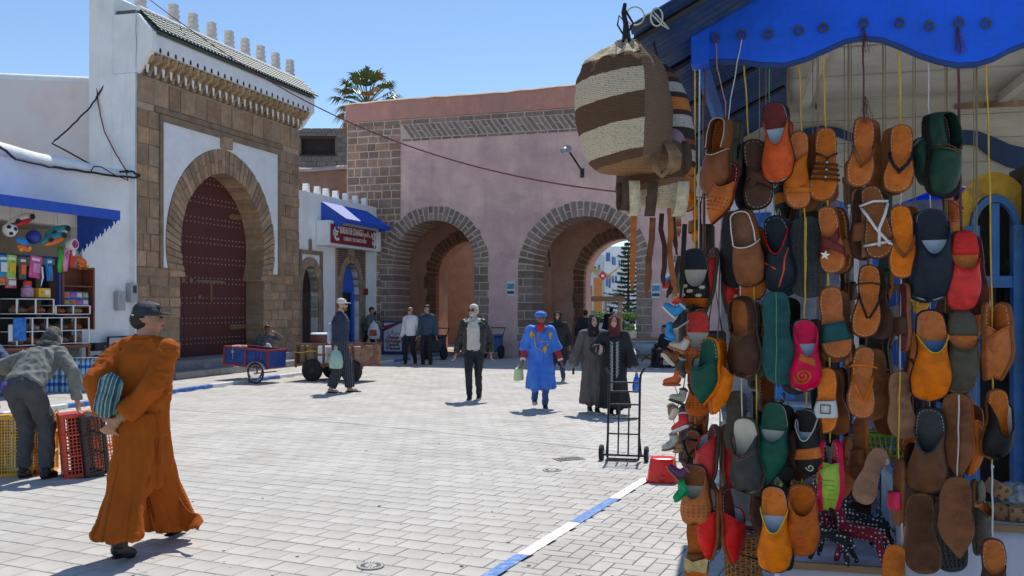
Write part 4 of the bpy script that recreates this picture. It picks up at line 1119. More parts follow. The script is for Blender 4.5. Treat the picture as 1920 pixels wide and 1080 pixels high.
 def top(s,m,hem=-.04,r=1.0,sleeve=1.0,name='shirt',open_=0,fold=.010,collar=0,sl=1.0):
  b = MB(); k = s.k; f = s.fat * r
  pts = [s.hip + s.up * hem * k,s.hip + s.up * .12 * k,s.hip + s.up * .28 * k,s.hip + s.up * .38 * k,s.hip + s.up * .46 * k]
  b.tube(pts,[.180 * k * f,.172 * k * f,.180 * k * f,.182 * k * f,.12 * k * f],16,flat=.70)
  b.ell(s.chest + s.up * .03 * k,(.172 * k * f,.126 * k * f,.15 * k),s.rot); b.ell(s.hip + s.up * .17 * k,(.156 * k * f,.114 * k * f,.15 * k),s.rot)
  for i in range(2): b.capsule(s.neck - s.up * .035 * k,s.sh[i],.066 * k * r,.070 * k * r,10)
  if collar: b.tube([s.neck - s.up * .04 * k,s.neck + s.up * .015 * k],[.088 * k,.076 * k],14,flat=.95)
  for i in range(2):
   b.capsule(s.sh[i],s.el[i],.068 * k * r * sl,.056 * k * r * sl)
   if sleeve > .5: e = s.el[i].lerp(s.wr[i],(sleeve - .5) * 2); b.tube([s.el[i],s.el[i].lerp(e,.5),e],[.056 * k * r * sl,.052 * k * r * sl,.043 * k * r * sl],12)
  return blob(name,b,s.vox,m,s.o,2,crease(fold,11,9,s.H * 5))
 def hair(s,m=M_HAIRB,amt=1.0,beard=None,bald=False):
  k = s.k; b = MB(); hp = s.hp_
  if not bald: b.ell(hp(0,.022,.045),(.081 * k * amt,.094 * k * amt,.083 * k * amt)); b.ell(hp(0,.052,.0),(.074 * k,.062 * k,.075 * k)); b.ell(hp(0,-.03,.082),(.060 * k,.05 * k,.035 * k))
  else: b.ell(hp(0,.045,.0),(.078 * k,.068 * k,.045 * k))
  blob('hair',b,s.vox * .8,m,s.o,1,crease(.004,60,60,3))
  if beard:
   b = MB(); b.ell(hp(0,-.055,-.075),(.044 * k,.042 * k,.036 * k)); b.ell(hp(0,-.03,-.055),(.064 * k,.05 * k,.035 * k)); b.capsule(hp(-.026,-.090,-.038),hp(.026,-.090,-.038),.008 * k,.008 * k)
   blob('beard',b,s.vox * .8,beard,s.o,1)
 def scarf(s,m,drop=.16,name='headscarf'):
  k = s.k; hp = s.hp_; b = MB()
  b.ell(hp(0,.03,.035),(.093 * k,.098 * k,.098 * k)); b.ell(hp(0,.04,-.03),(.092 * k,.088 * k,.10 * k))
  b.tube([hp(0,.012,.0),hp(0,-.004,-.10),s.neck - s.up * .03 * k,s.neck - s.up * .03 * k - s.up * drop * .5 * k + s.fw * .04 * k],[.088 * k,.084 * k,.12 * k,.13 * k],14,flat=.9)
  b.capsule(hp(-.07,-.03,.06),hp(.07,-.03,.06),.028 * k,.028 * k);
  for sg in (-1,1): b.capsule(hp(sg * .076,-.03,.05),hp(sg * .06,-.045,-.08),.024 * k,.028 * k)
  b.capsule(hp(-.05,-.055,-.105),hp(.05,-.055,-.105),.026 * k,.026 * k)
  blob(name,b,s.vox * .8,m,s.o,2,crease(.008,18,14,2))
 def cap(s,m,brim=1,back=False,bm_=None):
  k = s.k; hp = s.hp_; b = MB(); b.ell(hp(0,.010,.058),(.085 * k,.102 * k,.072 * k)); b.tube([hp(0,.008,.03),hp(0,.01,.062)],[.088 * k,.087 * k],16,flat=1.16)
  c = blob('cap',b,s.vox * .7,m,s.o,2)
  if brim:
   b = MB(); vs = []; n = 12
   for j in range(n + 1):
    t = PI * j / n; vs += [hp(.075 * math.cos(t),-.065 - .02 * math.sin(t),.045),hp(.074 * math.cos(t),-.075 - .105 * math.sin(t),.030 - .01 * math.sin(t) + .012 * math.sin(t * 1))]
   b.add(vs,[(2 * j,2 * j + 1,2 * j + 3,2 * j + 2) for j in range(n)]); b.build('peak',bm_ or m,c,solid=.005,smooth=True)
   b = MB(); b.ell(hp(0,.01,.13),.008 * k); b.build('button',m,c)
  return c
 def glasses(s,m=None):
  m = m or mat('sunglass',(.01,.01,.012),.1,5,.1,0); k = s.k; b = MB()
  for sg in (-1,1): b.ell(s.hp_(sg * .032,-.098,.008),(.026 * k,.007 * k,.018 * k)); b.capsule(s.hp_(sg * .058,-.09,.014),s.hp_(sg * .078,.01,.012),.003 * k,.003 * k,5)
  b.capsule(s.hp_(-.01,-.106,.014),s.hp_(.01,-.106,.014),.003 * k,.003 * k,5)
  b.build('glasses',m,s.o)
 def robe(s,m,hem=.12,hrx=.27,hry=.22,sleeve=1.0,name='robe',wide=1.0,cx=0,cy=0,folds=9,amp=.06,extra=None,wr=1.0,waist=.185,fold=.012,sm=2,vox=None):
  k = s.k; b = MB(); H0 = s.hip; top_ = s.sh[0] * .5 + s.sh[1] * .5
  rings = []; n = 12
  for i in range(n + 1):
   t = i / n; z = hem + (H0.z + .10 * k - hem) * t; e = (1 - t) ** 1.2
   rings.append((H0.x * t + cx * (1 - t),H0.y * t + cy * (1 - t),z,waist * k * (1 - e) + hrx * e,waist * .72 * k * (1 - e) + hry * e))
  b.loft(rings,48,True,lambda a,t: 1 + amp * (1 - t) * (math.sin(a * folds + 2 * t) + .5 * math.sin(a * (folds * 2 - 3) + 1)))
  f = s.fat
  b.tube([H0 - s.up * .02,H0 + s.up * .15 * k,H0 + s.up * .30 * k,H0 + s.up * .40 * k,H0 + s.up * .47 * k],[waist * k,(waist - .003) * k * f,.190 * k * f,.182 * k * f,.12 * k],18,flat=.72)
  for i in range(2):
   b.capsule(s.neck - s.up * .04 * k,s.sh[i],.068 * k,.078 * k,10)
   sh_ = max(.0,min(1,(s.kn[i].z - hem) / max(.05,s.kn[i].z - s.an[i].z)))
   b.capsule(s.hj[i],s.kn[i],.135 * k,.105 * k); b.capsule(s.kn[i],s.kn[i].lerp(s.an[i],max(0,sh_ - .12)),.105 * k,.10 * k)
  for i in range(2):
   b.capsule(s.sh[i],s.el[i],.078 * k * wide,.072 * k * wide)
   if sleeve > .5: e = s.el[i].lerp(s.wr[i],(sleeve - .5) * 2); b.tube([s.el[i],e],[.072 * k * wide,.072 * k * wide * wr],14)
  if extra: extra(b)
  return blob(name,b,vox or s.vox,m,s.o,sm,crease(fold,13,3.0,s.H * 3,hem=hem))
def bag(label,p,w_,h,d,m,rz=0,name='plastic_bag',cat='bag',handles=True,mb_extra=None,mark=None):
 """soft carrier bag hanging from point p"""
 o = thing(name,label,cat,p,rz); b = MB()
 b.loft([(0,0,-h,w_ * .36,d * .4),(0,0,-h * .96,w_ * .46,d * .5),(0,0,-h * .7,w_ * .5,d * .55),(0,0,-h * .4,w_ * .42,d * .42),(0,0,-h * .2,w_ * .3,d * .2),(0,0,-.06,w_ * .13,d * .1),(0,0,0,.012,.012)],20,True,
 lambda a,t: 1 + .07 * math.sin(a * 5 + t * 3) + .04 * math.sin(a * 11))
 v = b.mesh('bag',m,True); bm = bmesh.new(); bm.from_mesh(v)
 for q in bm.verts: q.co += q.normal * .02 * noise.noise(q.co * 14) * (1 if q.co.z < -.05 else 0)
 bm.to_mesh(v); bm.free(); link('sack',v,o)
 if handles:
  for sg in (-1,1): b = MB(); b.tube([(sg * w_ * .12,0,-h * .22),(sg * .02,0,-.03),(0,0,.02)],[.012,.008,.006],5); b.build('handle',m,o)
 if mark: b = MB(); b.add([(-w_ * .3,-d * .56,-h * .82),(w_ * .3,-d * .56,-h * .82),(w_ * .28,-d * .52,-h * .5),(-w_ * .28,-d * .52,-h * .5)],[(0,1,2,3)]); b.build('print',mark,o,solid=.004)
 return o
def at(x,y): g_ = ground(x,y); return (g_.x,g_.y,0)
def facing(deg): return R(deg)
M_ROBE = mat('rust_robe',(.40,.096,.013),.9,5,.12,.4,bscale=260,bdist=.003,spec=.12)
p = Person('man in a long rust orange robe and dark cap, hands clasped behind his back',(-2.555,6.26,0),R(171),H=1.735,lean=.07,feet=((-.04,-.33,0),(-.03,.31,.03)),
 hands=((.04,.205,.925),(.12,.20,.925)),head=(-.80,.0),fat=.95,toes=(.0,.35),elbows=((-1,.5,-.3),(.45,1,-.3)),skin=SKIN,vox=.0085,hcurl=(1.0,1.0),
 thumb=(Vector((0,.3,1)),Vector((0,.3,1))))
def flare(b):
 b.loft([(-.03,.34,.175,.130,.09),(-.035,.31,.24,.115,.10),(-.035,.23,.42,.105,.11),(-.02,.12,.70,.125,.125),(0,.04,.95,.150,.120)],48,True,lambda a,t: 1 + .15 * (1 - t) * math.sin(a * 7 + 1) + .08 * (1 - t) * math.sin(a * 17))
 b.loft([(-.07,-.24,.125,.150,.13),(-.07,-.21,.20,.135,.13),(-.05,-.14,.42,.112,.12),(-.02,-.06,.70,.130,.13),(0,0,.95,.150,.120)],48,True,lambda a,t: 1 + .15 * (1 - t) * math.sin(a * 8) + .08 * (1 - t) * math.sin(a * 19 + 2))
 b.loft([(-.05,.07,.46,.085,.17),(-.04,.06,.58,.105,.16),(-.02,.04,.75,.13,.14),(0,.02,.95,.150,.120)],40,True)
robe_f = crease(.010,12,3,4)
k = p.k; b = MB(); flare(b); H0 = p.hip
b.tube([H0 - p.up * .12,H0 + p.up * .05,H0 + p.up * .18 * k,H0 + p.up * .32 * k,H0 + p.up * .42 * k,H0 + p.up * .485 * k],[.172,.172,.182,.194,.182,.12],24,flat=.74)
for i in range(2): b.capsule(p.neck - p.up * .035,p.sh[i],.068,.074,12)
for i in range(2):
 b.capsule(p.sh[i],p.el[i],.076,.070); e = p.el[i].lerp(p.wr[i],.80); b.tube([p.el[i],p.el[i].lerp(e,.5),e],[.070,.066,.076],16)
def rdg(v): return 1 - 2.2 * abs(noise.noise(v))
def rf(c):
 t = max(0,min(1,(1.10 - c.z) / .75)); a = math.atan2(c.y - .06,c.x)
 sk = (rdg(Vector((a * 2.3 + c.z * .5,c.z * .7,3))) * .030 + rdg(Vector((a * 5.5,c.z * 1.1,8))) * .016) * t
 up_ = (rdg(Vector((c.x * 9 + c.z * 2.0,c.y * 6,c.z * 2.2))) * .014 + rdg(Vector((c.x * 20,c.y * 14,c.z * 7))) * .006) * (1 - t)
 sl = rdg(Vector((c.x * 10,c.y * 10,c.z * 22))) * .007 * (1 if abs(c.x) > .17 and c.z > .85 else 0)
 return sk + up_ + sl
rb = blob('robe',b,.0085,M_ROBE,p.o,2,rf)
b = MB()
def tail(u,v): x = -.13 - .30 * u; wv = .035 * math.sin(u * 6 + v * 3); return (x,-.20 + .16 * u + wv * .6 + .05 * v,.36 - .17 * u - v * (.26 - .20 * u) * (1 - .25 * u) + .02 * math.sin(u * 9))
b.grid(tail,16,8); b.build('robe_tail',M_ROBE,rb,smooth=True,solid=.006)
b = MB()
e0 = p.hip + Vector((-.172,.03,.02)); b.tube([e0 + Vector((0,.03,.02)),e0 + Vector((.012,.0,-.16)),e0 + Vector((0,.03,-.34))],.006,5); b.tube([e0 + Vector((0,.055,.02)),e0 + Vector((.006,.03,-.16)),e0 + Vector((0,.055,-.33))],.005,5); b.build('pocket_edge',M_ROBE,rb)
b = MB(); b.ring(p.neck + p.up * .018 * k,.072,.010,'z',20,6,rx=.066); b.build('collar',M_ROBE,rb,smooth=True)
for i in range(2):
 e = p.el[i].lerp(p.wr[i],.80); d = (p.wr[i] - p.el[i]).normalized(); b = MB(); b.tube([e - d * .05,e,e + d * .012],[.078,.086,.082],18); b.build('cuff',M_ROBE,rb,smooth=True)
 b = MB(); b.tube([p.wr[i] - d * .07,p.wr[i] - d * .005],[.046,.038],12); b.build('inner_cuff',mat('patterned_cuff',(.33,.22,.11),.8,60,.5,.2),rb,smooth=True)
p.hair(); NV = mat('navy_cap',(.030,.032,.052),.8,20,.2,.3,bscale=200)
cp = p.cap(NV,1,bm_=mat('navy_peak',(.07,.075,.10),.8,20,.2,.2))
b = MB()
for j in (-1.2,-.2,.9): b.box(p.hp_(j * .022 - .01,.108,.03),(.012,.006,.010))
b.build('badge',mat('cream_mark',(.7,.68,.6),.6),cp)
for i in range(2):
 b = MB(); a = p.an[i]; d = p.fd[i]; b.capsule(a + Vector((0,0,.17)),a,.058,.052,12); b.capsule(a - Vector((0,0,.035)) - d * .02,a - Vector((0,0,.045)) + d * .14,.046,.036,12); bt = blob('boot',b,.009,M_SHOEB,p.o,2,crease(.004,20,30))
 b = MB(); b.capsule(a - Vector((0,0,.074)) - d * .03,a - Vector((0,0,.077)) + d * .15,.040,.036,10);
 for q in range(len(b.v)): v = b.v[q]; b.v[q] = (v[0],v[1],a.z - .078 + (v[2] - a.z + .076) * .22)
 b.build('sole',mat('rubber_sole',(.02,.02,.02),.8),bt)
SB = stripes('striped_bag_cloth',[(0,(.03,.10,.13)),(.14,(.45,.50,.46)),(.19,(.04,.16,.20)),(.38,(.35,.44,.42)),(.43,(.02,.07,.10)),(.60,(.10,.28,.33)),(.72,(.5,.52,.48)),(.76,(.04,.15,.18)),(.9,(.25,.38,.38))],0,9,weave=1,jitter=.12)
c = px(203,742,6.02)
o = thing('striped_bag','teal striped woven bag tucked under the arm of the man in the orange robe','bag',c,R(12),rot=(R(8),R(14),R(6)))
b = MB(); b.box((0,0,0),(.155,.08,.27),None,.03); b.ell((0,0,-.04),(.075,.065,.12)); b.ell((0,0,.08),(.062,.05,.08))
blob('cloth',b,.009,SB,o,3,crease(.006,20,20));
M_HOOD = mat('faded_grey_hoodie',(.235,.235,.20),.9,3,.25,.3,bscale=150,stain=(.13,.14,.13),sc2=3)
p = Person('man in faded grey hoodie bending over the plastic crates',(-4.70,8.86,0),R(176),H=1.76,lean=.92,pelvis=(.02,.10,-.02),feet=((-.15,.0,0),(.10,-.04,0)),
 hands=((-.40,-.12,.76),(.26,-.34,.98)),head=(.1,.75),twist=-.1,vox=.010,face=False,elbows=((-.5,.3,-.4),(.6,.2,-.2)),hcurl=(.8,1.1),fat=.96)
p.trousers(mat('charcoal_trousers',(.065,.068,.075),.85,5,.2,.3,bscale=90),1.12,.04,.013); p.shoes(M_SHOEB,mat('rubber_sole',(0,0,0)))
hd = p.top(M_HOOD,.0,1.10,1.0,'hoodie',fold=.014)
b = MB(); b.ell(p.neck + p.up * .01 - p.fw * .03,(.115,.10,.075)); b.ell(p.hp_(0,.045,-.03),(.09,.07,.08)); blob('hood',b,.010,mat('dark_hood',(.06,.062,.058),.9,8,.2,.3),hd,2,crease(.010,18,18))
b = MB()
for j in (-.05,.03): b.box(p.hip + p.up * .37 + p.rt * (.07 + j) - p.fw * .118,(.012,.006,.10),(-.9,.4,0))
b.box(p.hip + p.up * .40 - p.rt * .06 - p.fw * .118,(.18,.006,.014),(-.9,.1,.0)); b.build('print',mat('pale_print',(.6,.6,.58),.8),hd)
p.hair(mat('grey_brown_hair',(.10,.085,.075),.8,30,.4,.4))
b = MB(); b.tube([p.hip + Vector((.12,.125,.02)),p.hip + Vector((.15,.14,-.10)),p.hip + Vector((.13,.15,-.2)),p.hip + Vector((.17,.12,-.10)),p.hip + Vector((.165,.06,.03))],.004,5); b.ell(p.hip + Vector((.10,.13,.03)),(.03,.012,.018)); b.build('key_cord',mat('violet_cord',(.12,.10,.6),.6),p.o)
p = Person('man in a blue sleeve at the left edge, reaching towards the bending man',(-5.55,9.25,0),R(70),H=1.72,hands=((-.1,-.30,1.0),(.10,-.52,1.06)),vox=.012,lean=.1)
p.trousers(M_BLACKCLOTH); p.top(mat('steel_blue_cloth',(.045,.085,.16),.85,5,.2,.3),name='jacket'); p.shoes(); p.hair()
p = Person('shopkeeper in a dark blue jacket standing inside the toy shop at the left edge',tuple(Gw(-3.75,.3,.05)),R(40),H=1.70,vox=.016)
p.trousers(M_BLACKCLOTH); p.top(mat('dark_blue_jacket',(.012,.03,.10),.8,5,.2,.3),name='jacket'); p.shoes(); p.hair()
q = Gw(Gp(500,640,-.3)[0],-.30,.36)
p = Person('man in a grey checked jacket sitting on the gate steps behind the blue cart',(q.x,q.y,0),R(20),H=1.70,pelvis=(0,.05,-.45),lean=.30,feet=((-.16,-.48,.20),(.18,-.46,.20)),hands=((-.12,-.38,.72),(.20,-.42,.98)),elbows=((-.7,.3,-.6),(.9,-.2,-.5)),head=(.2,.15),vox=.013,skin=SKIN3)
p.trousers(mat('pale_denim',(.36,.41,.48),.85,5,.15,.3),1.1); p.top(mat('grey_check',(.10,.105,.12),.85,14,.3,.3),name='jacket',r=1.08); p.hair(); p.shoes()
p = Person('tall man in white cap, navy shirt and pinstriped trousers walking past the carts',at(638,736),R(88),H=1.88,lean=.02,feet=((.10,-.17,0),(-.08,.17,.0)),hands=((.16,-.10,.90),(-.26,.04,.87)),skin=SKIN2,fat=1.14,vox=.012,toes=(0,.1),footdir=(0,0))
PIN = stripes('pinstripe',[(0,(.022,.026,.045)),(.80,(.30,.32,.36)),(.9,(.022,.026,.045))],0,24)
p.trousers(stripes('pinstripe_y',[(0,(.022,.026,.045)),(.80,(.26,.28,.33)),(.9,(.022,.026,.045))],1,26),1.55,.04,.014); p.top(mat('navy_shirt',(.022,.034,.065),.85,6,.2,.3),-.10,1.06,.80,fold=.013)
p.hair(mat('auburn_hair',(.16,.07,.03),.7,30,.3,.3),beard=mat('auburn_beard',(.25,.11,.05),.8,30,.3,.3)); p.cap(mat('off_white_cap',(.62,.60,.54),.8,9,.1,.2)); p.glasses()
for i in range(2):
 b = MB(); a = p.an[i]; d = p.fd[i]; b.capsule(a - Vector((0,0,.078)) - d * .05,a - Vector((0,0,.078)) + d * .19,.045,.042,10)
 for q in range(len(b.v)): v = b.v[q]; b.v[q] = (v[0],v[1],.002 + (v[2] - a.z + .078 + .045) * .28)
 sd = b.build('sandal',M_SHOEB,p.o)
 b = MB(); c0 = a + d * .10 - Vector((0,0,.045)); b.tube([c0 + Vector((0,-.05,-.03)),c0 + Vector((0,-.03,.015)),c0 + Vector((0,.03,.015)),c0 + Vector((0,.05,-.03))] if abs(math.sin(0)) < 1 else [],.010,6)
 b.build('strap',M_SHOEB,sd)
w_ = p.o.matrix_basis @ p.wr[1]; w0 = p.wr[0]
bm_ = Matrix.Rotation(R(88),3,'Z'); wl = Vector(p.o.location) + bm_ @ (p.wr[0] + (p.wr[0] - p.el[0]).normalized() * .10)
wr_ = Vector(p.o.location) + bm_ @ (p.wr[1] + (p.wr[1] - p.el[1]).normalized() * .10)
near = wl if wl.y < wr_.y else wr_
MBAG = mat('pale_green_plastic',(.36,.58,.50),.35,7,.25,.3,stain=(.62,.36,.30),sc2=7,thr=.56)
bag('pale green plastic carrier bag with coloured print held by the tall man in the cap',near + Vector((.0,0,-.0)),.27,.42,.16,MBAG,R(10))
q = Vector(p.o.location) + Vector((-.20,.12,1.28)); o = thing('shoulder_bag','pale blue shoulder bag hanging behind the tall man in the cap','bag',q)
b = MB(); b.box((0,0,-.12),(.13,.26,.42),None,.04); b.build('sack',mat('pale_blue_cloth',(.42,.47,.60),.8,8,.3,.3),o,smooth=True)
b = MB(); b.tube([(.02,-.1,.08),(.12,-.12,.22),(.22,-.1,.2)],.012,5); b.build('strap',M_BLACKCLOTH,o)
q = Gw(10.9,-.35,.06)
p = Person('person in grey jacket and black trousers leaning forward beside the blue door',(q.x,q.y,.06),R(70),H=1.70,lean=.25,feet=((-.05,-.25,0),(.05,.52,0)),pelvis=(0,.15,-.03),hands=((-.15,-.25,1.05),(.2,-.2,.95)),vox=.016)
p.trousers(M_BLACKCLOTH,.95); p.top(mat('grey_jacket',(.12,.135,.15),.85,6,.2,.3),name='jacket',r=1.08); p.hair(); p.shoes()
bag('white carrier bag with a red print held by the person at the blue door',q + Vector((.10,-.30,1.18)),.42,.62,.2,mat('white_plastic',(.7,.68,.66),.4,9,.1,.3),0,mark=mat('red_print',(.55,.05,.03),.5,12,.5,0))
p = Person('man in white shirt, black trousers and sunglasses strolling before the left arch',at(770,684),R(-18),H=1.72,feet=((-.11,-.12,0),(.11,.10,0)),vox=.014,head=(-.3,0),hands=((-.26,-.06,.82),(.28,.0,.82)),fat=1.08)
p.trousers(M_BLACKCLOTH,1.05); p.top(mat('white_shirt',(.72,.73,.78),.8,6,.05,.3),-.06,1.05,1.0,collar=1); p.hair(mat('thin_grey_hair',(.14,.11,.10),.8),bald=True); p.glasses(); p.shoes()
p = Person('man in open dark blue jacket walking beside the white shirted man',at(802,685),R(-15),H=1.78,feet=((-.12,-.05,0),(.14,-.14,0)),vox=.014,head=(-.5,0),hands=((-.30,-.05,.84),(.30,-.08,.84)),fat=1.05)
p.trousers(M_BLACKCLOTH,1.08); p.top(mat('blue_check_shirt',(.03,.06,.13),.8,40,.6,.2),-.03,.98,.5,'shirt'); j_ = p.top(mat('petrol_jacket',(.03,.065,.10),.8,6,.2,.3),-.06,1.10,1.0,'jacket')
b = MB(); b.box(p.hip + p.up * .2 - Vector((0,.145,0)),(.15,.02,.48),(.03,0,0),.01); b.build('shirt_front',mat('blue_check_shirt',(0,0,0)),p.o); p.hair(); p.shoes()
p = Person('white haired bearded man in sunglasses, cream sweater and open black jacket',at(889,750),R(-6),H=1.76,lean=.02,feet=((-.06,-.16,0),(.07,.16,.0)),hands=((-.33,.0,.84),(.30,.03,.86)),elbows=((-.6,1,0),(.6,1,0)),skin=SKIN2,vox=.0115,head=(-.35,0))
p.trousers(mat('black_jeans',(.016,.018,.020),.8,6,.2,.3),.92,-.02,.010); p.top(mat('cream_sweater',(.58,.54,.47),.9,9,.06,.4,bscale=120),-.02,1.0,.45,'sweater',collar=0)
LJ = mat('black_leather',(.022,.018,.018),.42,8,.3,.3); k = p.k
for sg in (0,1):
 b = MB(); S = -1 if sg == 0 else 1; x0 = S * .15 * k
 b.tube([p.hip + p.rt * x0 + p.up * -.08 - p.fw * .01,p.hip + p.rt * x0 * 1.08 + p.up * .15 * k,p.hip + p.rt * x0 * 1.02 + p.up * .34 * k,p.hip + p.rt * x0 * .8 + p.up * .47 * k],[.078,.082,.082,.07],14,flat=1.5)
 b.capsule(p.sh[sg],p.el[sg],.080,.070); b.tube([p.el[sg],p.wr[sg]],[.070,.054],14); b.capsule(p.sh[sg],p.neck - p.up * .03 - p.fw * .02,.072,.058)
 b.tube([p.hip + p.up * -.06 - p.fw * .11,p.hip + p.up * .3 - p.fw * .115,p.hip + p.up * .46 - p.fw * .07],[.10,.11,.09],12,flat=.3)
 blob('jacket_half',b,.0115,LJ,p.o,2,crease(.013,12,12,sg * 5))
b = MB(); b.capsule(p.hp_(-.04,-.055,-.125),p.hp_(0,-.09,-.16),.018,.014); b.capsule(p.hp_(.04,-.055,-.125),p.hp_(0,-.09,-.16),.018,.014); b.build('collar',mat('pale_blue_collar',(.45,.52,.62),.8),p.o,smooth=True)
b = MB(); b.tube([p.hip + Vector((.155 * math.cos(t),-.112 * math.sin(t),-.03)) for t in [PI * j / 12 for j in range(13)]],.014,6); b.box(p.hip + Vector((0,-.118,-.03)),(.04,.012,.032)); b.build('belt',M_GREY,p.o)
WH = mat('white_hair',(.62,.61,.60),.8,40,.15,.5); p.hair(WH,beard=mat('white_beard',(.55,.53,.51),.8,40,.15,.5)); p.glasses(); p.shoes()
M_GOWN = mat('bright_blue_gown',(.06,.21,.74),.75,5,.12,.35,bscale=120)
p = Person('man in bright blue gown with gold embroidery, red sleeves and blue turban',at(1013,766),R(4),H=1.63,feet=((-.09,.05,.05),(.07,-.12,0)),hands=((-.30,-.12,.80),(.34,-.04,.78)),toes=(-.3,0),skin=SKIN3,vox=.0115,head=(.1,.1),fat=1.1)
p.robe(M_GOWN,.34,.25,.19,.62,'gown',1.35,folds=7,amp=.06,wr=1.15,cx=.02,waist=.20,fold=.016); p.trousers(mat('blue_trousers',(.04,.09,.26),.8,5,.2,.3),.95); p.shoes();
RD = mat('red_sleeve',(.48,.03,.035),.8,8,.1,.3)
for i in range(2): b = MB(); b.capsule(p.el[i].lerp(p.wr[i],.05),p.el[i].lerp(p.wr[i],.85),.052,.044); b.build('sleeve',RD,p.o,smooth=True); b = MB(); b.tube([p.el[i].lerp(p.wr[i],.84),p.el[i].lerp(p.wr[i],.96)],.045,12); b.build('cuff',M_WHITE2,p.o)
b = MB(); b.tube([p.hip + p.up * .42 - Vector((0,.105,0)),p.neck + p.up * .06 - Vector((0,.03,0))],[.07,.062],14); b.build('red_collar',RD,p.o,smooth=True)
G = mat('gold_thread',(.62,.34,.04),.5,30,.3,.3); b = MB(); f = p.hip + Vector((0,-.158,0))
b.tube([f + Vector((-.12,.03,.40)),f + Vector((-.09,-.005,.16)),f + Vector((.02,-.012,.10)),f + Vector((.13,.01,.22))],.009,5); b.tube([f + Vector((-.05,.03,.42)),f + Vector((-.04,0,.26)),f + Vector((.11,0,.25))],.007,5)
for c_ in ((-.155,.03,.37),(.155,.03,.36),(.06,-.012,.13)): b.ell(f + Vector(c_),(.032,.014,.05)); b.ell(f + Vector(c_) + Vector((0,0,-.045)),(.018,.012,.03))
b.build('embroidery',G,p.o)
b = MB(); b.ell(p.hp_(0,.01,.075),(.085,.092,.052)); b.ring(p.hp_(0,.01,.055),.082,.026,'z',20,8,rx=.09); b.ring(p.hp_(0,.012,.085),.070,.024,'z',20,8,rx=.076); blob('turban',b,.009,mat('turban_blue',(.05,.18,.62),.8,12,.15,.4),p.o,1,crease(.006,30,40))
q = Vector(p.o.location) + Vector((-.36,-.16,.74)); bag('pale yellow green paper bag held by the man in the blue gown',q,.17,.26,.06,mat('pale_lime_paper',(.62,.70,.36),.7,7,.12,.2),R(10),handles=False)
p = Person('woman in black cloak and headscarf half hidden behind the man in the blue gown',at(1046,715),R(-10),H=1.62,feet=((-.1,-.15,0),(.12,.05,0)),vox=.014)
p.robe(M_BLACKCLOTH,.50,.26,.22,1.0,'cloak',1.1,folds=8); p.scarf(M_BLACKCLOTH); p.trousers(mat('dark_denim',(.03,.06,.12),.8),.95); p.shoes(mat('tan_shoe',(.30,.16,.09),.6))
M_TAUPE = mat('taupe_djellaba',(.125,.108,.10),.9,5,.15,.35,bscale=120)
p = Person('woman in long taupe hooded gown and black headscarf holding a phone, left of the pair',at(1112,773),R(4),H=1.58,feet=((-.04,.10,.0),(.05,-.10,0)),hands=((-.34,-.06,.74),(.26,-.14,.92)),skin=SKIN2,vox=.0115,head=(.1,0),hcurl=(1.1,.9))
p.robe(M_TAUPE,.15,.22,.18,1.0,'gown',1.15,folds=8,amp=.05,wr=1.05,fold=.014); p.scarf(M_BLACKCLOTH,.26); p.shoes()
b = MB(); b.tube([p.sh[0] * .5 + p.sh[1] * .5 + Vector((-.12,.06,.05)),p.neck + Vector((0,-.10,-.05)),p.sh[0] * .5 + p.sh[1] * .5 + Vector((.12,.06,.05))],[.035,.03,.035],10); b.build('hood',mat('brown_trim',(.14,.075,.04),.9),p.o,smooth=True)
b = MB(); b.box(p.wr[0] + Vector((.0,-.03,-.10)),(.035,.012,.11)); b.build('phone',M_SHOEB,p.o)
p = Person('woman in long black gown with grey embroidered front and dark red headscarf',at(1152,778),R(-6),H=1.575,feet=((-.05,.06,0),(.06,-.06,0)),hands=((-.22,-.20,1.02),(.30,-.10,.74)),skin=SKIN2,vox=.0115,head=(-.15,0))
p.robe(mat('black_gown',(.014,.016,.018),.85,5,.2,.3),.12,.235,.20,1.0,'gown',1.2,folds=8,amp=.06,wr=1.15,fold=.014); p.scarf(mat('maroon_scarf',(.10,.015,.02),.85,9,.2,.4),.20); p.shoes()
EM = mat('silver_embroidery',(.26,.28,.28),.6,60,.5,.3)
for sg in (-1,1):
 b = MB(); n = 16
 for j in range(n):
  z = 1.12 - j * .048; y = -.165 - .03 * (j / n) + (.02 if j == 0 else 0); b.ell((sg * .038 + p.hip.x,y + p.hip.y,z),(.020,.010,.026)); b.ell((sg * .062,y + .01,z + .02),(.010,.008,.014))
 b.build('embroidery',EM,p.o)
for i in range(2): b = MB(); e = p.wr[i]; d = (p.wr[i] - p.el[i]).normalized(); b.tube([e - d * .05,e],[.074,.078],14); b.build('cuff',EM,p.o,smooth=True)
q = Vector(p.o.location) + Vector((.33,-.12,.66)); bag('bright blue carrier bag held by the woman in the black gown',q,.13,.30,.08,mat('blue_plastic',(.03,.16,.66),.4,6,.15,.2),0)
def back_person(label,x,y,H,col,rz,**k):
 g_ = at(x,y); p = Person(label,g_,R(rz),H=H,vox=.022,face=False,**k); return p
p = back_person('person in a black coat in front of the left side of the right archway',1098,676,1.62,None,170); p.robe(M_BLACKCLOTH,.3,.28,.22,1.0,'coat',1.2); p.hair(); p.shoes()
p = back_person('broad person in navy and black clothes walking out through the right arch',1146,661,1.72,None,175,fat=1.2); p.robe(mat('navy_coat',(.015,.022,.06),.85),.4,.28,.24,1.0,'coat',1.3); p.hair(); p.shoes()
p = back_person('distant woman in black carrying a blue sack beyond the arch',1181,634,1.60,None,150,lean=.2); p.robe(M_BLACKCLOTH,.3,.34,.28,1.0,'cloak',1.4); p.scarf(M_BLACKCLOTH); p.shoes()
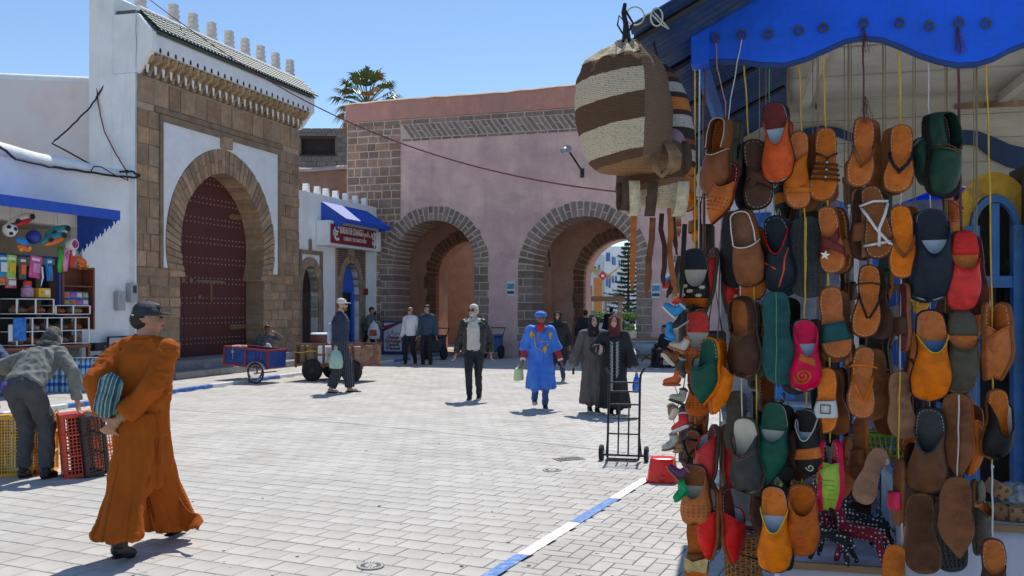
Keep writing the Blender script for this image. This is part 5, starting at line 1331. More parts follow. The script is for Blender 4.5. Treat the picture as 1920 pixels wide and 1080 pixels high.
g_ = at(1176,634); bag('blue sack carried by the distant woman beyond the arch',Vector(g_) + Vector((-.15,-.45,.95)),.7,.85,.4,mat('blue_plastic',(0,0,0)),0)
q = at(1252,690)
p = Person('person in dark clothes sitting on a stool against the pink wall',q,R(-60),H=1.68,pelvis=(0,.0,-.45),lean=.2,feet=((-.14,-.42,0),(.14,-.45,0)),hands=((-.15,-.35,.55),(.15,-.35,.55)),vox=.016,skin=SKIN3)
p.trousers(M_BLACKCLOTH); p.top(M_BLACKCLOTH,name='jacket',r=1.1); p.hair(); p.shoes()
# ---------------------------------------------------------------- things on the square
M_CRATE = {}
def crate(label,x,y,Y,col,L=.60,W=.40,D=.17,rz=0,tilt=0,gap=True,zoff=0):
 """perforated plastic crate standing on its long edge: L tall, W wide, D deep, open side facing away"""
 m = mat('plastic_' + label.split()[0],col,.4,9,.15,.2); c = px(x,577,Y)
 o = thing('plastic_crate',label,'crate',(c.x,Y,zoff),rot=(tilt,0,rz))
 t = .008
 def panel(w_,h_,nx,nz,solid_edge=.035):
  """panel with slots: frame plus bars"""
  b = MB();
  b.b2((-w_ / 2,-t / 2,0),(w_ / 2,t / 2,solid_edge)); b.b2((-w_ / 2,-t / 2,h_ - solid_edge),(w_ / 2,t / 2,h_)); b.b2((-w_ / 2,-t / 2,solid_edge),(-w_ / 2 + .03,t / 2,h_ - solid_edge)); b.b2((w_ / 2 - .03,-t / 2,solid_edge),(w_ / 2,t / 2,h_ - solid_edge))
  for i in range(1,nx):
   xx = -w_ / 2 + .03 + (w_ - .06) * i / nx; b.b2((xx - .0045,-t / 2,solid_edge),(xx + .0045,t / 2,h_ - solid_edge))
  for i in range(1,nz):
   zz = solid_edge + (h_ - 2 * solid_edge) * i / nz; b.b2((-w_ / 2 + .03,-t / 2 + .001,zz - .0045),(w_ / 2 - .03,t / 2 - .001,zz + .0045))
  return b
 f = panel(W,L,12,18).build('base_panel',m,o)
 for s in (-1,1):
  q = panel(D,L,5,16).build('side_panel',m,o); q.rotation_euler = (0,0,R(90)); q.location = (s * (W / 2 - t / 2),D / 2,0)
 for z in (0,L - t):
  b = MB(); b.b2((-W / 2,0,z),(W / 2,D,z + t)); b.build('end_panel',m,o)
 b = MB()
 for z in (.0,L * .33,L * .66,L - .02): b.b2((-W / 2 - .008,D - .02,z),(W / 2 + .008,D,z + .02))
 for s in (-1,1):
  for zz in (0,L / 3,2 * L / 3,L - .015): b.b2((s * W / 2 - .012,-.008,zz),(s * W / 2 + .012,D,zz + .015))
 for s in (-1,1): b.b2((s * (W / 2 + .004) - .012,D - .03,0),(s * (W / 2 + .004) + .012,D + .004,L))
 b.build('rim',m,o)
 return o
crate('red slotted plastic crate on end, held by the bending man',119,0,8.95,(.62,.06,.03),.62,.30,.22,R(-58),.07)
crate('black slotted plastic crate on end between the red and orange crates',149,0,8.98,(.02,.022,.026),.60,.32,.22,R(-40),.10)
crate('orange slotted plastic crate on end behind the black crate',180,0,9.35,(.85,.20,.02),.60,.34,.20,R(-35),.12)
crate('yellow slotted plastic crate on end in front of the bending man, at the left edge',24,0,8.95,(.75,.38,.02),.60,.36,.26,R(12),.0)
crate('yellow orange slotted plastic crate on end, right one of the two behind the man',72,0,9.15,(.78,.30,.02),.60,.28,.26,R(20),.0)
crate('blue slotted plastic crate at the far left edge of the picture',-14,0,9.1,(.02,.14,.30),.58,.30,.26,R(10),.0)
# ---- hand truck
c = ground(1168,866)
ht = thing('hand_truck','black tubular hand truck with two rubber wheels standing empty on the square','hand truck',(c.x,c.y,0),R(-14),rot=(R(-9),0,R(-14)))
BM = mat('black_tube',(.018,.018,.02),.45,12,.3,.2,metal=.2); RB = mat('black_rubber',(.02,.02,.02),.85,12,.2,.3)
for s in (-1,1):
 b = MB(); b.tube([(s * .17,0,.04),(s * .17,0,.86),(s * .175,.015,.95),(s * .21,.05,1.02)],.013,8); b.build('side_rail',BM,ht)
 b = MB(); b.tube([(s * .055,0,.06),(s * .055,0,.62)],.009,8); b.build('upright',BM,ht)
for z in (.30,.47,.62,.76,.86): b = MB(); b.tube([(-.17,0,z),(-.08,-.018 if z > .6 else 0,z),(.08,-.018 if z > .6 else 0,z),(.17,0,z)],.009,8); b.build('crossbar',BM,ht)
b = MB(); b.tube([(-.24,.06,.07),(.24,.06,.07)],.012,8); b.build('axle',BM,ht)
b = MB()
for s in (-1,1): b.tube([(s * .17,0,.30),(s * .19,.06,.07)],.010,6)
b.tube([(-.17,-.01,.03),(.17,-.01,.03)],.012,6)
for xx in (-.17,.17): b.tube([(xx,0,.03),(xx * .9,-.20,.012)],.010,6)
b.tube([(-.155,-.20,.012),(.155,-.20,.012)],.010,6); b.build('toe_plate',BM,ht)
for s in (-1,1):
 w_ = MB(); w_.lathe([(.045,-.02),(.08,-.022),(.088,-.012),(.088,.012),(.08,.022),(.045,.02)],22,(s * .245,.06,.09),'x'); wo_ = w_.build('wheel',RB,ht,smooth=40)
 w_ = MB(); w_.lathe([(.012,-.03),(.045,-.012),(.045,.012),(.012,.03)],14,(s * .245,.06,.09),'x'); w_.build('hub',M_GREY,wo_,smooth=40)
# ---- red stool
c = ground(1243,902)
o = thing('red_stool','small bright red plastic step stool standing by the end of the painted line','stool',c,R(-8))
RP = mat('red_plastic',(.75,.015,.012),.3,9,.08,.1)
b = MB(); n = 5; k = 24
def sq(rx,ry,z):
 out = []
 for j in range(k):
  t = 2 * PI * j / k; c_,s_ = math.cos(t),math.sin(t); p_ = .45; out.append((rx * (abs(c_) ** p_) * (1 if c_ > 0 else -1),ry * (abs(s_) ** p_) * (1 if s_ > 0 else -1),z))
 return out
rg = [sq(.152,.12,.0),sq(.150,.118,.03),sq(.125,.10,.20),sq(.118,.094,.225),sq(.10,.08,.232)]
vs = [p_ for r_ in rg for p_ in r_]; fs = [(i * k + j,i * k + (j + 1) % k,(i + 1) * k + (j + 1) % k,(i + 1) * k + j) for i in range(4) for j in range(k)] + [tuple(4 * k + j for j in range(k))]
b.add(vs,fs); b.build('body',RP,o,smooth=40)
b = MB(); b.tube([(-.155,-.0,.012),(-.15,-.1,.012)],.006,5); b.add([],[]); b.lathe([(.0,0),(.030,0),(.034,-.012),(.022,-.02)],16,(-.01,-.118,.05),'y'); b.build('knob',RP,o,smooth=40)
b = MB(); q = sq(.158,.126,.006); b.tube(q + [q[0]],.006,5); b.build('rim',RP,o)
# ---- cart with bicycle wheels
def spoked_wheel(parent,x,y,r,n=16,name='wheel',tyre=.022,m_rim=None,off=0):
 w_ = MB(); w_.ring((x,y,r),r - tyre,tyre,'y',32,8); q = w_.build(name,RB,parent,smooth=True)
 w_ = MB(); w_.ring((x,y,r),r - tyre * 2.1,.009,'y',28,6); w_.build('rim',m_rim or M_GREY,q)
 w_ = MB(); w_.tube([(x,y - .05,r),(x,y + .05,r)],.022,10)
 for i in range(n):
  a = 2 * PI * i / n + off; w_.tube([(x,y + (.02 if i % 2 else -.02),r),(x + (r - .05) * math.cos(a),y,r + (r - .05) * math.sin(a))],.0022,4)
 w_.build('spokes',M_GREY,q,kind='stuff'); return q
c = ground(478,716)
CB = mat('cart_blue',(.012,.07,.34),.55,6,.25,.3,stain=(.02,.05,.20),sc2=5); CR = mat('cart_red',(.34,.035,.03),.6,9,.3,.4,stain=(.20,.03,.03),sc2=9)
ct = thing('market_cart','blue market cart with red frame and bicycle wheels parked on the kerb','cart',(c.x - .0,c.y,0),R(-24)); ct.scale = (.84,.84,.84)
L_,D_,H_,z0 = 1.42,.75,.44,.42
tl = Matrix.Rotation(R(3.5),3,'Y')
def tp(x,y,z): v = tl @ Vector((x,y,z - .42)); return (v.x,v.y,v.z + .46)
def tb(b,lo,hi): vs = [tp(x,y,z) for x in (lo[0],hi[0]) for y in (lo[1],hi[1]) for z in (lo[2],hi[2])]; b.add(vs,[(0,1,3,2),(4,6,7,5),(0,4,5,1),(2,3,7,6),(0,2,6,4),(1,5,7,3)])
for (x0,x1) in ((-L_ / 2,-.02),(.02,L_ / 2)): b = MB(); tb(b,(x0,-D_ / 2,z0),(x1,-D_ / 2 + .02,z0 + H_)); b.build('side_panel',CB,ct)
b = MB(); tb(b,(-L_ / 2,D_ / 2 - .02,z0),(L_ / 2,D_ / 2,z0 + H_)); b.build('side_panel',CB,ct)
for s in (-1,1): b = MB(); tb(b,(s * L_ / 2 - .01,-D_ / 2,z0),(s * L_ / 2 + .01,D_ / 2,z0 + H_)); b.build('end_panel',CB,ct)
b = MB(); tb(b,(-L_ / 2,-D_ / 2,z0 - .02),(L_ / 2,D_ / 2,z0)); b.build('floor',CR,ct)
for (lo,hi) in (((-L_ / 2 - .03,-D_ / 2 - .02,z0 + H_ - .02),(L_ / 2 + .03,-D_ / 2 + .02,z0 + H_ + .03)),((-L_ / 2 - .03,D_ / 2 - .02,z0 + H_ - .02),(L_ / 2 + .03,D_ / 2 + .02,z0 + H_ + .03)),((-L_ / 2 - .04,-D_ / 2 - .02,z0 - .04),(L_ / 2 + .04,-D_ / 2 + .02,z0 + .02)),
 ((-L_ / 2 - .04,-D_ / 2 - .025,z0),(-L_ / 2 + .02,-D_ / 2 + .02,z0 + H_)),((L_ / 2 - .02,-D_ / 2 - .025,z0),(L_ / 2 + .04,-D_ / 2 + .02,z0 + H_)),((-.035,-D_ / 2 - .028,z0),(.035,-D_ / 2 + .018,z0 + H_)),
 ((L_ / 2 - .02,-D_ / 2,z0 + H_ - .02),(L_ / 2 + .03,D_ / 2,z0 + H_ + .03)),((-L_ / 2 - .03,-D_ / 2,z0 + H_ - .02),(-L_ / 2 + .02,D_ / 2,z0 + H_ + .03))):
 b = MB(); tb(b,lo,hi); b.build('frame_bar',CR,ct)
spoked_wheel(ct,.42,-D_ / 2 - .10,.27); spoked_wheel(ct,-.36,D_ / 2 + .06,.27)
b = MB(); b.tube([(.42,-D_ / 2 - .14,.27),(.42,D_ / 2,.27)],.018,6); b.tube([(.42,-D_ / 2 - .05,.27),(.30,-D_ / 2 - .03,.80)],.014,5); b.tube([(.42,-D_ / 2 - .05,.27),(.58,-D_ / 2 - .03,.80)],.014,5)
b.build('strut',CR,ct)
b = MB()
for j in range(9):
 a = R(20) + R(140) * j / 8; b.add([(.42 + .31 * math.cos(a),-D_ / 2 - .15,.27 + .31 * math.sin(a)),(.42 + .31 * math.cos(a),-D_ / 2 - .05,.27 + .31 * math.sin(a))],[])
k0 = len(b.v) - 18; b.f += [(k0 + 2 * j,k0 + 2 * j + 1,k0 + 2 * j + 3,k0 + 2 * j + 2) for j in range(8)]; b.mi += [0] * 8; b.build('mudguard',M_GREY,ct,solid=.006)
b = MB(); b.box(tp(-.42,-D_ / 2 - .03,z0 + H_ - .10),(.07,.03,.06)); b.tube([tp(-.44,-D_ / 2 - .02,z0 + H_),tp(-.42,-D_ / 2 - .03,z0 + H_ - .1),tp(-.42,-D_ / 2 - .02,z0 + .15)],.008,5); b.build('lock',M_GREY,ct)
q = Vector(ct.location); o = thing('cloth_bundle','crumpled pale cloth lying on the rim of the blue cart','cloth',q + Vector((-.38,-.05,.80)))
b = MB(); b.ell((0,0,0),(.14,.08,.025)); b.ell((.12,.03,.0),(.1,.06,.02)); blob('cloth',b,.012,mat('pinkish_cloth',(.5,.40,.38),.9),o,1,crease(.02,20,20))
# ---- second cart loaded with boxes
c = ground(606,716)
WC = mat('cart_wood',(.17,.06,.035),.7,8,.35,.4,stain=(.28,.17,.10),sc2=6)
c2 = thing('loaded_cart','brown wooden cart on small car wheels loaded with boxes behind the tall man','cart',(c.x + .25,c.y + .45,0),R(-22))
L_,D_,H_,z0 = 1.75,.8,.42,.40
b = MB(); b.b2((-L_ / 2,-D_ / 2,z0 - .04),(L_ / 2,D_ / 2,z0)); b.build('floor',WC,c2)
for z in (z0 - .06,z0 + H_):
 for s in (-1,1): b = MB(); b.b2((-L_ / 2 - .03,s * D_ / 2 - .02,z),(L_ / 2 + .03,s * D_ / 2 + .02,z + .04)); b.build('rail',WC,c2)
for i in range(8):
 x = -L_ / 2 + L_ * i / 7; b = MB(); b.b2((x - .02,-D_ / 2 - .025,z0 - .1),(x + .02,-D_ / 2 + .015,z0 + H_ + .03)); b.build('post',WC,c2)
for s in (-1,1): b = MB(); b.b2((s * L_ / 2 - .02,-D_ / 2,z0 - .02),(s * L_ / 2 + .02,D_ / 2,z0 + H_)); b.build('end_panel',WC,c2)
for (x,y) in ((-.42,-D_ / 2 - .02),(.62,-D_ / 2 - .02),(-.42,D_ / 2)):
 w_ = MB(); w_.lathe([(.10,-.06),(.22,-.075),(.25,-.05),(.25,.05),(.22,.075),(.10,.06)],26,(x,y,.25),'y'); q = w_.build('wheel',RB,c2,smooth=40)
 w_ = MB(); w_.lathe([(.03,-.08),(.11,-.05),(.11,.05),(.03,.08)],16,(x,y,.25),'y'); w_.build('hub',M_DARKMETAL,q,smooth=40)
def packed(label,x,y,z,w_,d,h,m,name='cardboard_box',cat='box',rz=0):
 v = Matrix.Rotation(R(-22),3,'Z') @ Vector((x,y,z)); o = thing(name,label,cat,Vector(c2.location) + v,R(-22) + rz)
 b = MB(); b.box((0,0,h / 2),(w_,d,h),None,.008); b.build('body',m,o); b = MB(); b.box((0,-d / 2 - .002,h / 2),(w_ * .96,.003,.05)); b.build('tape',mat('brown_tape',(.30,.19,.09),.4),o); return o
KRAFT = mat('kraft_card',(.34,.23,.13),.85,6,.15,.2)
packed('brown cardboard carton at the left end of the loaded cart',-.58,-.10,z0,.46,.5,.40,mat('worn_carton',(.26,.19,.12),.8,5,.4,.3))
packed('white upright panel box second from the left on the loaded cart',-.20,-.22,z0,.22,.3,.40,M_WHITE2); packed('white box patched with grey beside the white panel on the loaded cart',.06,-.20,z0,.22,.3,.38,mat('grey_white',(.5,.5,.5),.7,5,.4,.1))
packed('orange brown carton in the middle of the loaded cart',.32,-.2,z0,.24,.3,.37,mat('orange_carton',(.45,.20,.08),.7,9,.5,.2)); packed('pink and brown patterned carton at the right end of the loaded cart',.70,-.18,z0,.28,.34,.40,mat('pink_carton',(.42,.25,.20),.7,9,.5,.2))
b_ = thing('drum','dark red brown round drum with a pale lid standing on the loaded cart','drum',Vector(c2.location) + Matrix.Rotation(R(-22),3,'Z') @ Vector((-.48,.1,z0 + H_ + .005)),0)
b = MB(); b.lathe([(.27,0),(.28,.02),(.28,.21),(.27,.22)],24); b.build('shell',mat('drum_brown',(.13,.04,.03),.5,8,.2,.2),b_,smooth=40); b = MB(); b.lathe([(.285,.222),(.285,.25),(.25,.262)],24); b.build('lid',M_WHITE2,b_,smooth=40)
o = thing('yellow_strap','thin yellow rope tied round the left carton of the loaded cart','rope',Vector(c2.location)); o.rotation_euler = (0,0,R(-22))
b = MB(); b.tube([(-.92,-.43,.66),(-.7,-.44,.64),(-.45,-.44,.69),(-.3,-.44,.68)],.010,5); b.build('rope',mat('yellow_rope',(.7,.5,.05),.6),o)
# ---- hand carts in the shade by the arches
def barrow(label,x,y,m,lean=0):
 c = ground(x,y); o = thing('barrow',label,'barrow',c,WA)
 b = MB(); b.box((0,0,.48),(.52,.5,.5),None,.05); b.build('tub',m,o)
 b = MB(); b.box((0,0,.76),(.56,.54,.06),None,.02); b.build('lid',m,o)
 for s in (-1,1):
  b = MB(); b.lathe([(.05,-.05),(.20,-.06),(.22,-.04),(.22,.04),(.20,.06),(.05,.05)],20,(s * .30,-.1,.22),'x'); b.build('wheel',RB,o,smooth=40)
 b = MB(); b.tube([(-.25,.2,.7),(-.25,.5,1.0),(.25,.5,1.0),(.25,.2,.7)],.018,6); b.build('handle',M_DARKMETAL,o); return o
barrow('blue bin cart with black wheels in the shade between the two arches',925,672,mat('bin_blue',(.02,.10,.30),.5,8,.2,.2))
barrow('dark barrow with a pale cloth parked in the shade of the left arch',818,674,mat('dark_tub',(.05,.05,.055),.6,8,.3,.2))
c = ground(1212,684); o = thing('vendor_pram','pale blue cloth covered vendor pram with a tray of nuts at the right arch','pram',c,WA)
b = MB(); b.loft([(0,0,.32,.26,.16),(0,0,.5,.38,.22),(0,0,.66,.44,.28)],20,True); b.build('cloth',mat('pale_blue_cover',(.42,.52,.64),.7,6,.2,.4),o,smooth=True)
b = MB(); b.b2((-.52,-.32,.67),(.52,.32,.71)); b.build('tray',M_GREY,o); b = MB(); b.ell((0,0,.72),(.45,.25,.07)); blob('nuts',b,.02,mat('nut_brown',(.35,.22,.13),.9,40,.5,.6),o,1,crease(.03,20,20))
for x in (-.3,.3): b = MB(); b.lathe([(.03,-.03),(.10,-.03),(.10,.03),(.03,.03)],14,(x,-.2,.1),'x'); b.build('wheel',RB,o)
b = MB()
for x in (-.3,.3): b.tube([(x,-.2,.1),(x * .6,.1,.45)],.015,5); b.tube([(-x,-.2,.45),(x * .6,.15,.1)],.015,5)
b.build('leg',M_DARKMETAL,o)
c = ground(1231,687); o = thing('green_bottle','small bright green bottle standing beside the vendor pram','bottle',c); b = MB(); b.lathe([(.07,0),(.075,.03),(.07,.25),(.025,.33),(.025,.38)],14); b.build('body',mat('green_bottle',(.12,.42,.02),.2),o,smooth=40)
c = ground(1250,689); o = thing('magazine_rack','low dark rack of red and white packets near the foot of the pink wall','rack',c,WA)
b = MB(); b.b2((-.3,-.2,0),(.3,.2,.05)); b.b2((-.3,-.2,.62),(.3,.2,.66)); b.b2((-.32,-.2,0),(-.28,.2,.66)); b.b2((.28,-.2,0),(.32,.2,.66)); b.b2((-.3,.15,0),(.3,.2,.66)); b.build('frame',M_DARKMETAL,o)
for i in range(3):
 for j in range(3): b = MB(); b.box((-.19 + .19 * i,-.1,.15 + .2 * j),(.16,.1,.15)); b.build('packet',(mat('pack_red',(.45,.03,.03),.4),mat('pack_white',(.7,.7,.7),.5))[(i + j) % 2],o)
# ---------------------------------------------------------------- toy shop goods
def gbox(name,label,cat,u,y,z,dims,m,rz=0,bev=.006,stripe=None):
 o = thing(name,label,cat,Gw(u,y,z),GA + rz); b = MB(); b.box((0,0,dims[2] / 2),dims,None,bev); b.build('body',m,o)
 if stripe: b = MB(); b.box((0,-dims[1] / 2 - .002,dims[2] * .5),(dims[0] * .7,.004,dims[2] * .55)); b.build('print',stripe,o)
 return o
def lw(x,y,D): return Gp(x,y,D)
aw = thing('shop_awning','long bright blue metal awning with stepped hanging edge over the toy shop','awning',(-8.47,20.4,0),GA)
ua = lw(222,405,-.9)[0]
b = MB(); b.grid(lambda u,v: (-9 + (ua + 9) * u,.11 - 1.05 * v,3.66 - .03 * v + .010 * math.sin(u * 100 * PI)),400,2); b.build('sheet',M_BLUEPAINT,aw,solid=.012)
b = MB(); b.b2((-9,-.965,3.46),(ua - .02,-.945,3.66)); b.build('fascia',M_BLUEPAINT,aw)
for i in range(9):
 y = -.92 + .115 * i; h = .16 + .075 * i + .02 * (i % 2); b = MB(); b.prism([(y,3.64),(y + .112,3.64),(y + .112,3.62 - h),(y + .075,3.60 - h),(y + .056,3.54 - h),(y + .037,3.60 - h),(y,3.62 - h)],ua - .05,ua - .035,'yz'); b.build('hanging_slat',M_BLUEPAINT,aw)
b = MB(); b.b2((-9,-.9,3.62),(ua - .06,.1,3.635)); b.build('lining',mat('cream_board',(.62,.56,.48),.9,5,.12,.2),aw)
CW = mat('red_brown_wood',(.20,.065,.035),.5,8,.3,.3,stretch=(1,1,.2))
u0,u1 = lw(117,560,-.25)[0],lw(178,560,-.25)[0]; zt = lw(178,502,-.25)[1]; zb = lw(178,618,-.25)[1]
cb = thing('display_cabinet','tall red brown glazed cabinet filled with blue toy boxes beside the shop opening','cabinet',(-8.47,20.4,0),GA)
for (a,e) in ((u0,u0 + .05),(u1 - .05,u1)): b = MB(); b.b2((a,-.25,zb),(e,.1,zt)); b.build('upright',CW,cb)
for z in (zb,zb + (zt - zb) * .36,zb + (zt - zb) * .68,zt - .04): b = MB(); b.b2((u0 + .051,-.24,z),(u1 - .051,.1,z + .03)); b.build('shelf',CW,cb)
b = MB(); b.b2((u0,.06,zb),(u1,.1,zt)); b.build('back',CW,cb)
TB = mat('toy_box_blue',(.02,.17,.55),.4,12,.7,0); TY = mat('toy_box_yellow',(.75,.45,.02),.4,12,.3,0); TP = mat('toy_pink',(.70,.10,.33),.4,12,.4,0); TO = mat('toy_orange',(.85,.16,.02),.35,12,.2,0); TG = mat('toy_green',(.06,.42,.05),.5,12,.2,0); TW = mat('toy_white',(.7,.7,.7),.5,12,.1,0); TR = mat('toy_red',(.6,.03,.02),.4,12,.2,0)
n = 0
for r_,z in enumerate((zb + (zt - zb) * .36 + .032,zb + (zt - zb) * .36 + .18)):
 for i in range(4):
  u = u0 + .10 + (u1 - u0 - .2) * (i + .5) / 4
  gbox('toy_box',('lower' if r_ == 0 else 'upper') + ' row blue printed toy box, number %s from the left in the brown cabinet' % ('one','two','three','four')[i],'toy box',u,-.12,z,(.17,.12,.14),(TB,mat('toy_box_mix',(.22,.25,.40),.4,20,.9,0))[(i + r_) % 2],0,.004,(TY,TO,TP,TW)[(i + r_) % 4])
WF = mat('white_frame',(.72,.73,.74),.5,8,.05,0)
def showcase(label,xa,xb,ya,yb,D,cols,rows,goods):
 a,zt_ = lw(xa,ya,D); e,zb_ = lw(xb,yb,D); zt_ = lw(xb,ya + 4,D)[1]
 o = thing('glass_showcase',label,'showcase',(-8.47,20.4,0),GA); t = .015; dp = .42
 for i in range(cols + 1):
  u = a + (e - a) * i / cols; b = MB(); b.b2((u - t,D,zb_),(u + t,D + t,zt_)); b.build('frame_post',WF,o); b = MB(); b.b2((u - t / 2,D + dp,zb_),(u + t / 2,D + dp + t,zt_)); b.build('rear_post',WF,o)
 for i in range(rows + 1):
  z = zb_ + (zt_ - zb_) * i / rows; b = MB(); b.b2((a + .024,D - .002,z - t / 2),(e - .024,D + dp,z + t / 2)); b.build('shelf',WF,o)
 for i in range(cols):
  u = a + (e - a) * i / cols; v = a + (e - a) * (i + 1) / cols; b = MB(); b.b2((u + .024,D + .006,zb_ + .012),(v - .024,D + .009,zt_ - .012)); b.build('pane',M_GL,o)
  for j in range(rows):
   z = zb_ + (zt_ - zb_) * j / rows + .012
   b = MB(); b.ell(((u + v) / 2,D + dp / 2,z + .05),((v - u) * .38,dp * .35,.05)); b.ell(((u + v) / 2 - .05,D + dp / 2,z + .08),((v - u) * .2,dp * .2,.05)); blob('goods',b,.02,goods[(i + j) % len(goods)],o,1,crease(.03,30,30))
 b = MB(); b.b2((a,D + dp + .03,zb_),(e,D + dp + .05,zt_)); b.build('back',M_DARKIN,o)
 return o
M_GL = mat('clear_glass',(.9,.95,.95),.02,3,0,0,trans=1.0,ior=1.05)
NUT = [mat('sweets_brown',(.28,.14,.07),.8,60,.6,.3),mat('sweets_orange',(.5,.14,.05),.7,60,.6,.3),mat('sweets_tan',(.45,.32,.18),.8,60,.6,.3),mat('sweets_pinkish',(.32,.18,.17),.8,60,.6,.3)]
showcase('upper white framed glass case of sweets on the shop counter',32,101,557,588,-.62,2,1,NUT)
showcase('lower wide white framed glass case of sweets with five doors',32,167,591,642,-.64,5,2,NUT)
showcase('small white framed glass case at the right end of the shop counter',105,169,569,589,-.60,2,1,NUT[1:])
a = lw(-60,645,-.66)[0]; e = lw(168,645,-.66)[0]; zz = lw(168,645,-.66)[1]
o = thing('shop_table','red brown wooden table carrying the glass sweet cases','table',(-8.47,20.4,0),GA)
b = MB(); b.b2((a,-.70,zz - .06),(e,-.1,zz)); b.build('top',CW,o)
for u in (a + .03,e - .03,(a + e) / 2): b = MB(); b.b2((u - .03,-.68,.066),(u + .03,-.62,zz - .062)); b.build('leg',CW,o)
b = MB(); b.b2((a,-.5,.066),(e - .1,-.46,zz - .062)); b.build('panel',mat('dim_panel',(.10,.10,.11),.7,5,.4,.1),o)
def item(name,label,cat,x,y,D,fn,rz=0,m=None):
 u,z = lw(x,y,D); o = thing(name,label,cat,Gw(u,D,z),GA + rz); fn(o); return o
def jar(o):
 b = MB(); b.lathe([(.10,0),(.11,.03),(.11,.16),(.07,.20),(.07,.22)],16); b.build('glass',mat('pink_jar',(.42,.22,.38),.2,12,.5,0),o,smooth=40); b = MB(); b.lathe([(.08,.22),(.08,.29),(.05,.31)],14); b.build('lid',TR,o,smooth=40)
item('sweet_jar','round jar of pink sweets with a red lid on the upper glass case','jar',51,557,-.45,jar)
def ybox(o): b = MB(); b.box((0,0,.09),(.28,.2,.18),None,.01); b.build('body',TY,o); b = MB(); b.box((.05,-.103,.10),(.12,.005,.10)); b.build('print',TW,o); b = MB(); b.ell((-.08,-.10,.10),(.03,.006,.03)); b.build('print',TO,o)
item('yellow_carton','yellow printed carton standing on the upper glass case','carton',77,558,-.45,ybox)
def string_to(o,z1,r=.003): b = MB(); b.tube([(0,0,0),(0,0,z1)],r,4); b.build('string',M_CABLE,o)
def football(o):
 b = MB(); b.ell((0,0,0),.13,None,20,14); q = b.build('ball',TW,o,smooth=True)
 for i,v in enumerate([(0,-1,.1),(.75,-.6,.45),(-.75,-.6,.35),(.6,-.65,-.6),(-.5,-.75,-.6),(0,-.6,.9),(1,.1,-.1)]):
  v = Vector(v).normalized(); s = v.orthogonal().normalized(); t = v.cross(s); b = MB(); b.add([v * .132 + (s * math.cos(a_ * 2 * PI / 5) + t * math.sin(a_ * 2 * PI / 5)) * .042 for a_ in range(5)],[(0,1,2,3,4)]); b.build('patch',M_CABLE,q,solid=.003)
 string_to(o,.5)
item('football','black and white football hanging at the left under the awning','ball',19,431,-.5,football)
def ball(o): b = MB(); b.ell((0,0,0),.135,None,20,14); b.build('ball',mat('blue_ball',(.015,.035,.28),.4,8,.1,0),o,smooth=True); string_to(o,.5)
item('blue_ball','dark blue ball hanging between the football and the toy car','ball',63,444,-.5,ball)
def fish(cols):
 def f(o):
  b = MB(); b.ell((0,0,0),(.34,.09,.10),(0,-.35,0)); b.build('body',cols[0],o,smooth=True); b = MB(); b.ell((-.05,-.06,-.06),(.26,.06,.06),(0,-.35,0)); b.build('belly',cols[1],o,smooth=True)
  for x,z in ((-.16,-.05),(.16,.07)): b = MB(); b.lathe([(.03,-.11),(.055,-.11),(.055,-.095),(.03,-.095)],14,(x,0,z),'y'); b.build('wheel',M_CABLE,o)
  string_to(o,.45)
 return f
item('toy_car','white and teal inflatable toy car hanging nose up under the awning','toy',108,434,-.5,fish((mat('toy_teal',(.03,.30,.33),.4),TW)))
item('toy_boat','white inflatable toy with red stripes hanging above the football','toy',40,412,-.4,fish((TW,TR)))
item('toy_plane','teal and orange toy plane hanging below the toy car','toy',101,447,-.6,fish((mat('toy_teal',(0,0,0)),TO)))
def shovel(cols):
 def f(o):
  b = MB(); b.ell((0,0,.03),(.16,.05,.08),(0,.3,0)); b.build('body',cols[0],o,smooth=True); b = MB(); b.ell((.02,-.02,-.08),(.17,.05,.06),(0,.2,0)); b.build('base',cols[1],o,smooth=True)
  for x in (-.1,.1): b = MB(); b.lathe([(.0,-.08),(.035,-.08),(.035,-.06)],10,(x,0,-.1 + x * .2),'y'); b.build('wheel',TY,o)
 return f
item('toy_truck','blue and orange plastic toy truck hanging under the football','toy',42,457,-.55,shovel((mat('toy_sky',(.02,.25,.6),.4),TO)))
item('toy_tractor','orange plastic toy tractor on top of the brown cabinet','toy',152,492,-.15,shovel((TO,TO)))
def floaty(m1,m2):
 def f(o):
  b = MB(); b.tube([(0,0,.15),(.02,-.03,0),(-.02,-.02,-.25),(0,0,-.36)],[.05,.07,.06,.05],10,flat=.6); b.build('float',m1,o,smooth=True)
  b = MB(); b.ell((0,-.06,-.05),(.05,.03,.08)); b.build('print',m2,o,smooth=True)
 return f
item('swim_float','green inflatable hanging left of the pink one','inflatable',112,476,-.45,floaty(TG,TG)); item('swim_float','pink inflatable hanging in the middle of the bunch of three','inflatable',122,474,-.5,floaty(mat('toy_lilac',(.7,.28,.5),.4),TP))
item('swim_float','red inflatable with white print hanging right of the pink one','inflatable',134,468,-.5,floaty(TR,TW))
def drum(o): b = MB(); b.lathe([(.10,-.09),(.115,-.07),(.115,.05),(.10,.07)],16,(0,0,0),'y'); b.build('shell',TW,o,smooth=40); b = MB(); b.lathe([(.05,-.095),(.08,-.095)],14,(0,0,0),'y'); b.build('print',TP,o)
item('toy_drum','round white toy drum hanging before the inflatables','toy',134,458,-.62,drum)
u0_,z_ = lw(-10,476,-.3); u1_,_ = lw(112,476,-.3)
o = thing('display_rail','dark blue rail with hanging toy packs across the shop opening','rail',(-8.47,20.4,0),GA); b = MB(); b.b2((u0_,-.32,z_ - .02),(u1_,-.28,z_ + .02)); b.build('rail',mat('navy_frame',(0,0,0)),o); b = MB(); b.b2((u1_ - .02,-.3,z_ - 1.3),(u1_ + .04,-.2,z_)); b.build('post',mat('navy_frame',(0,0,0)),o)
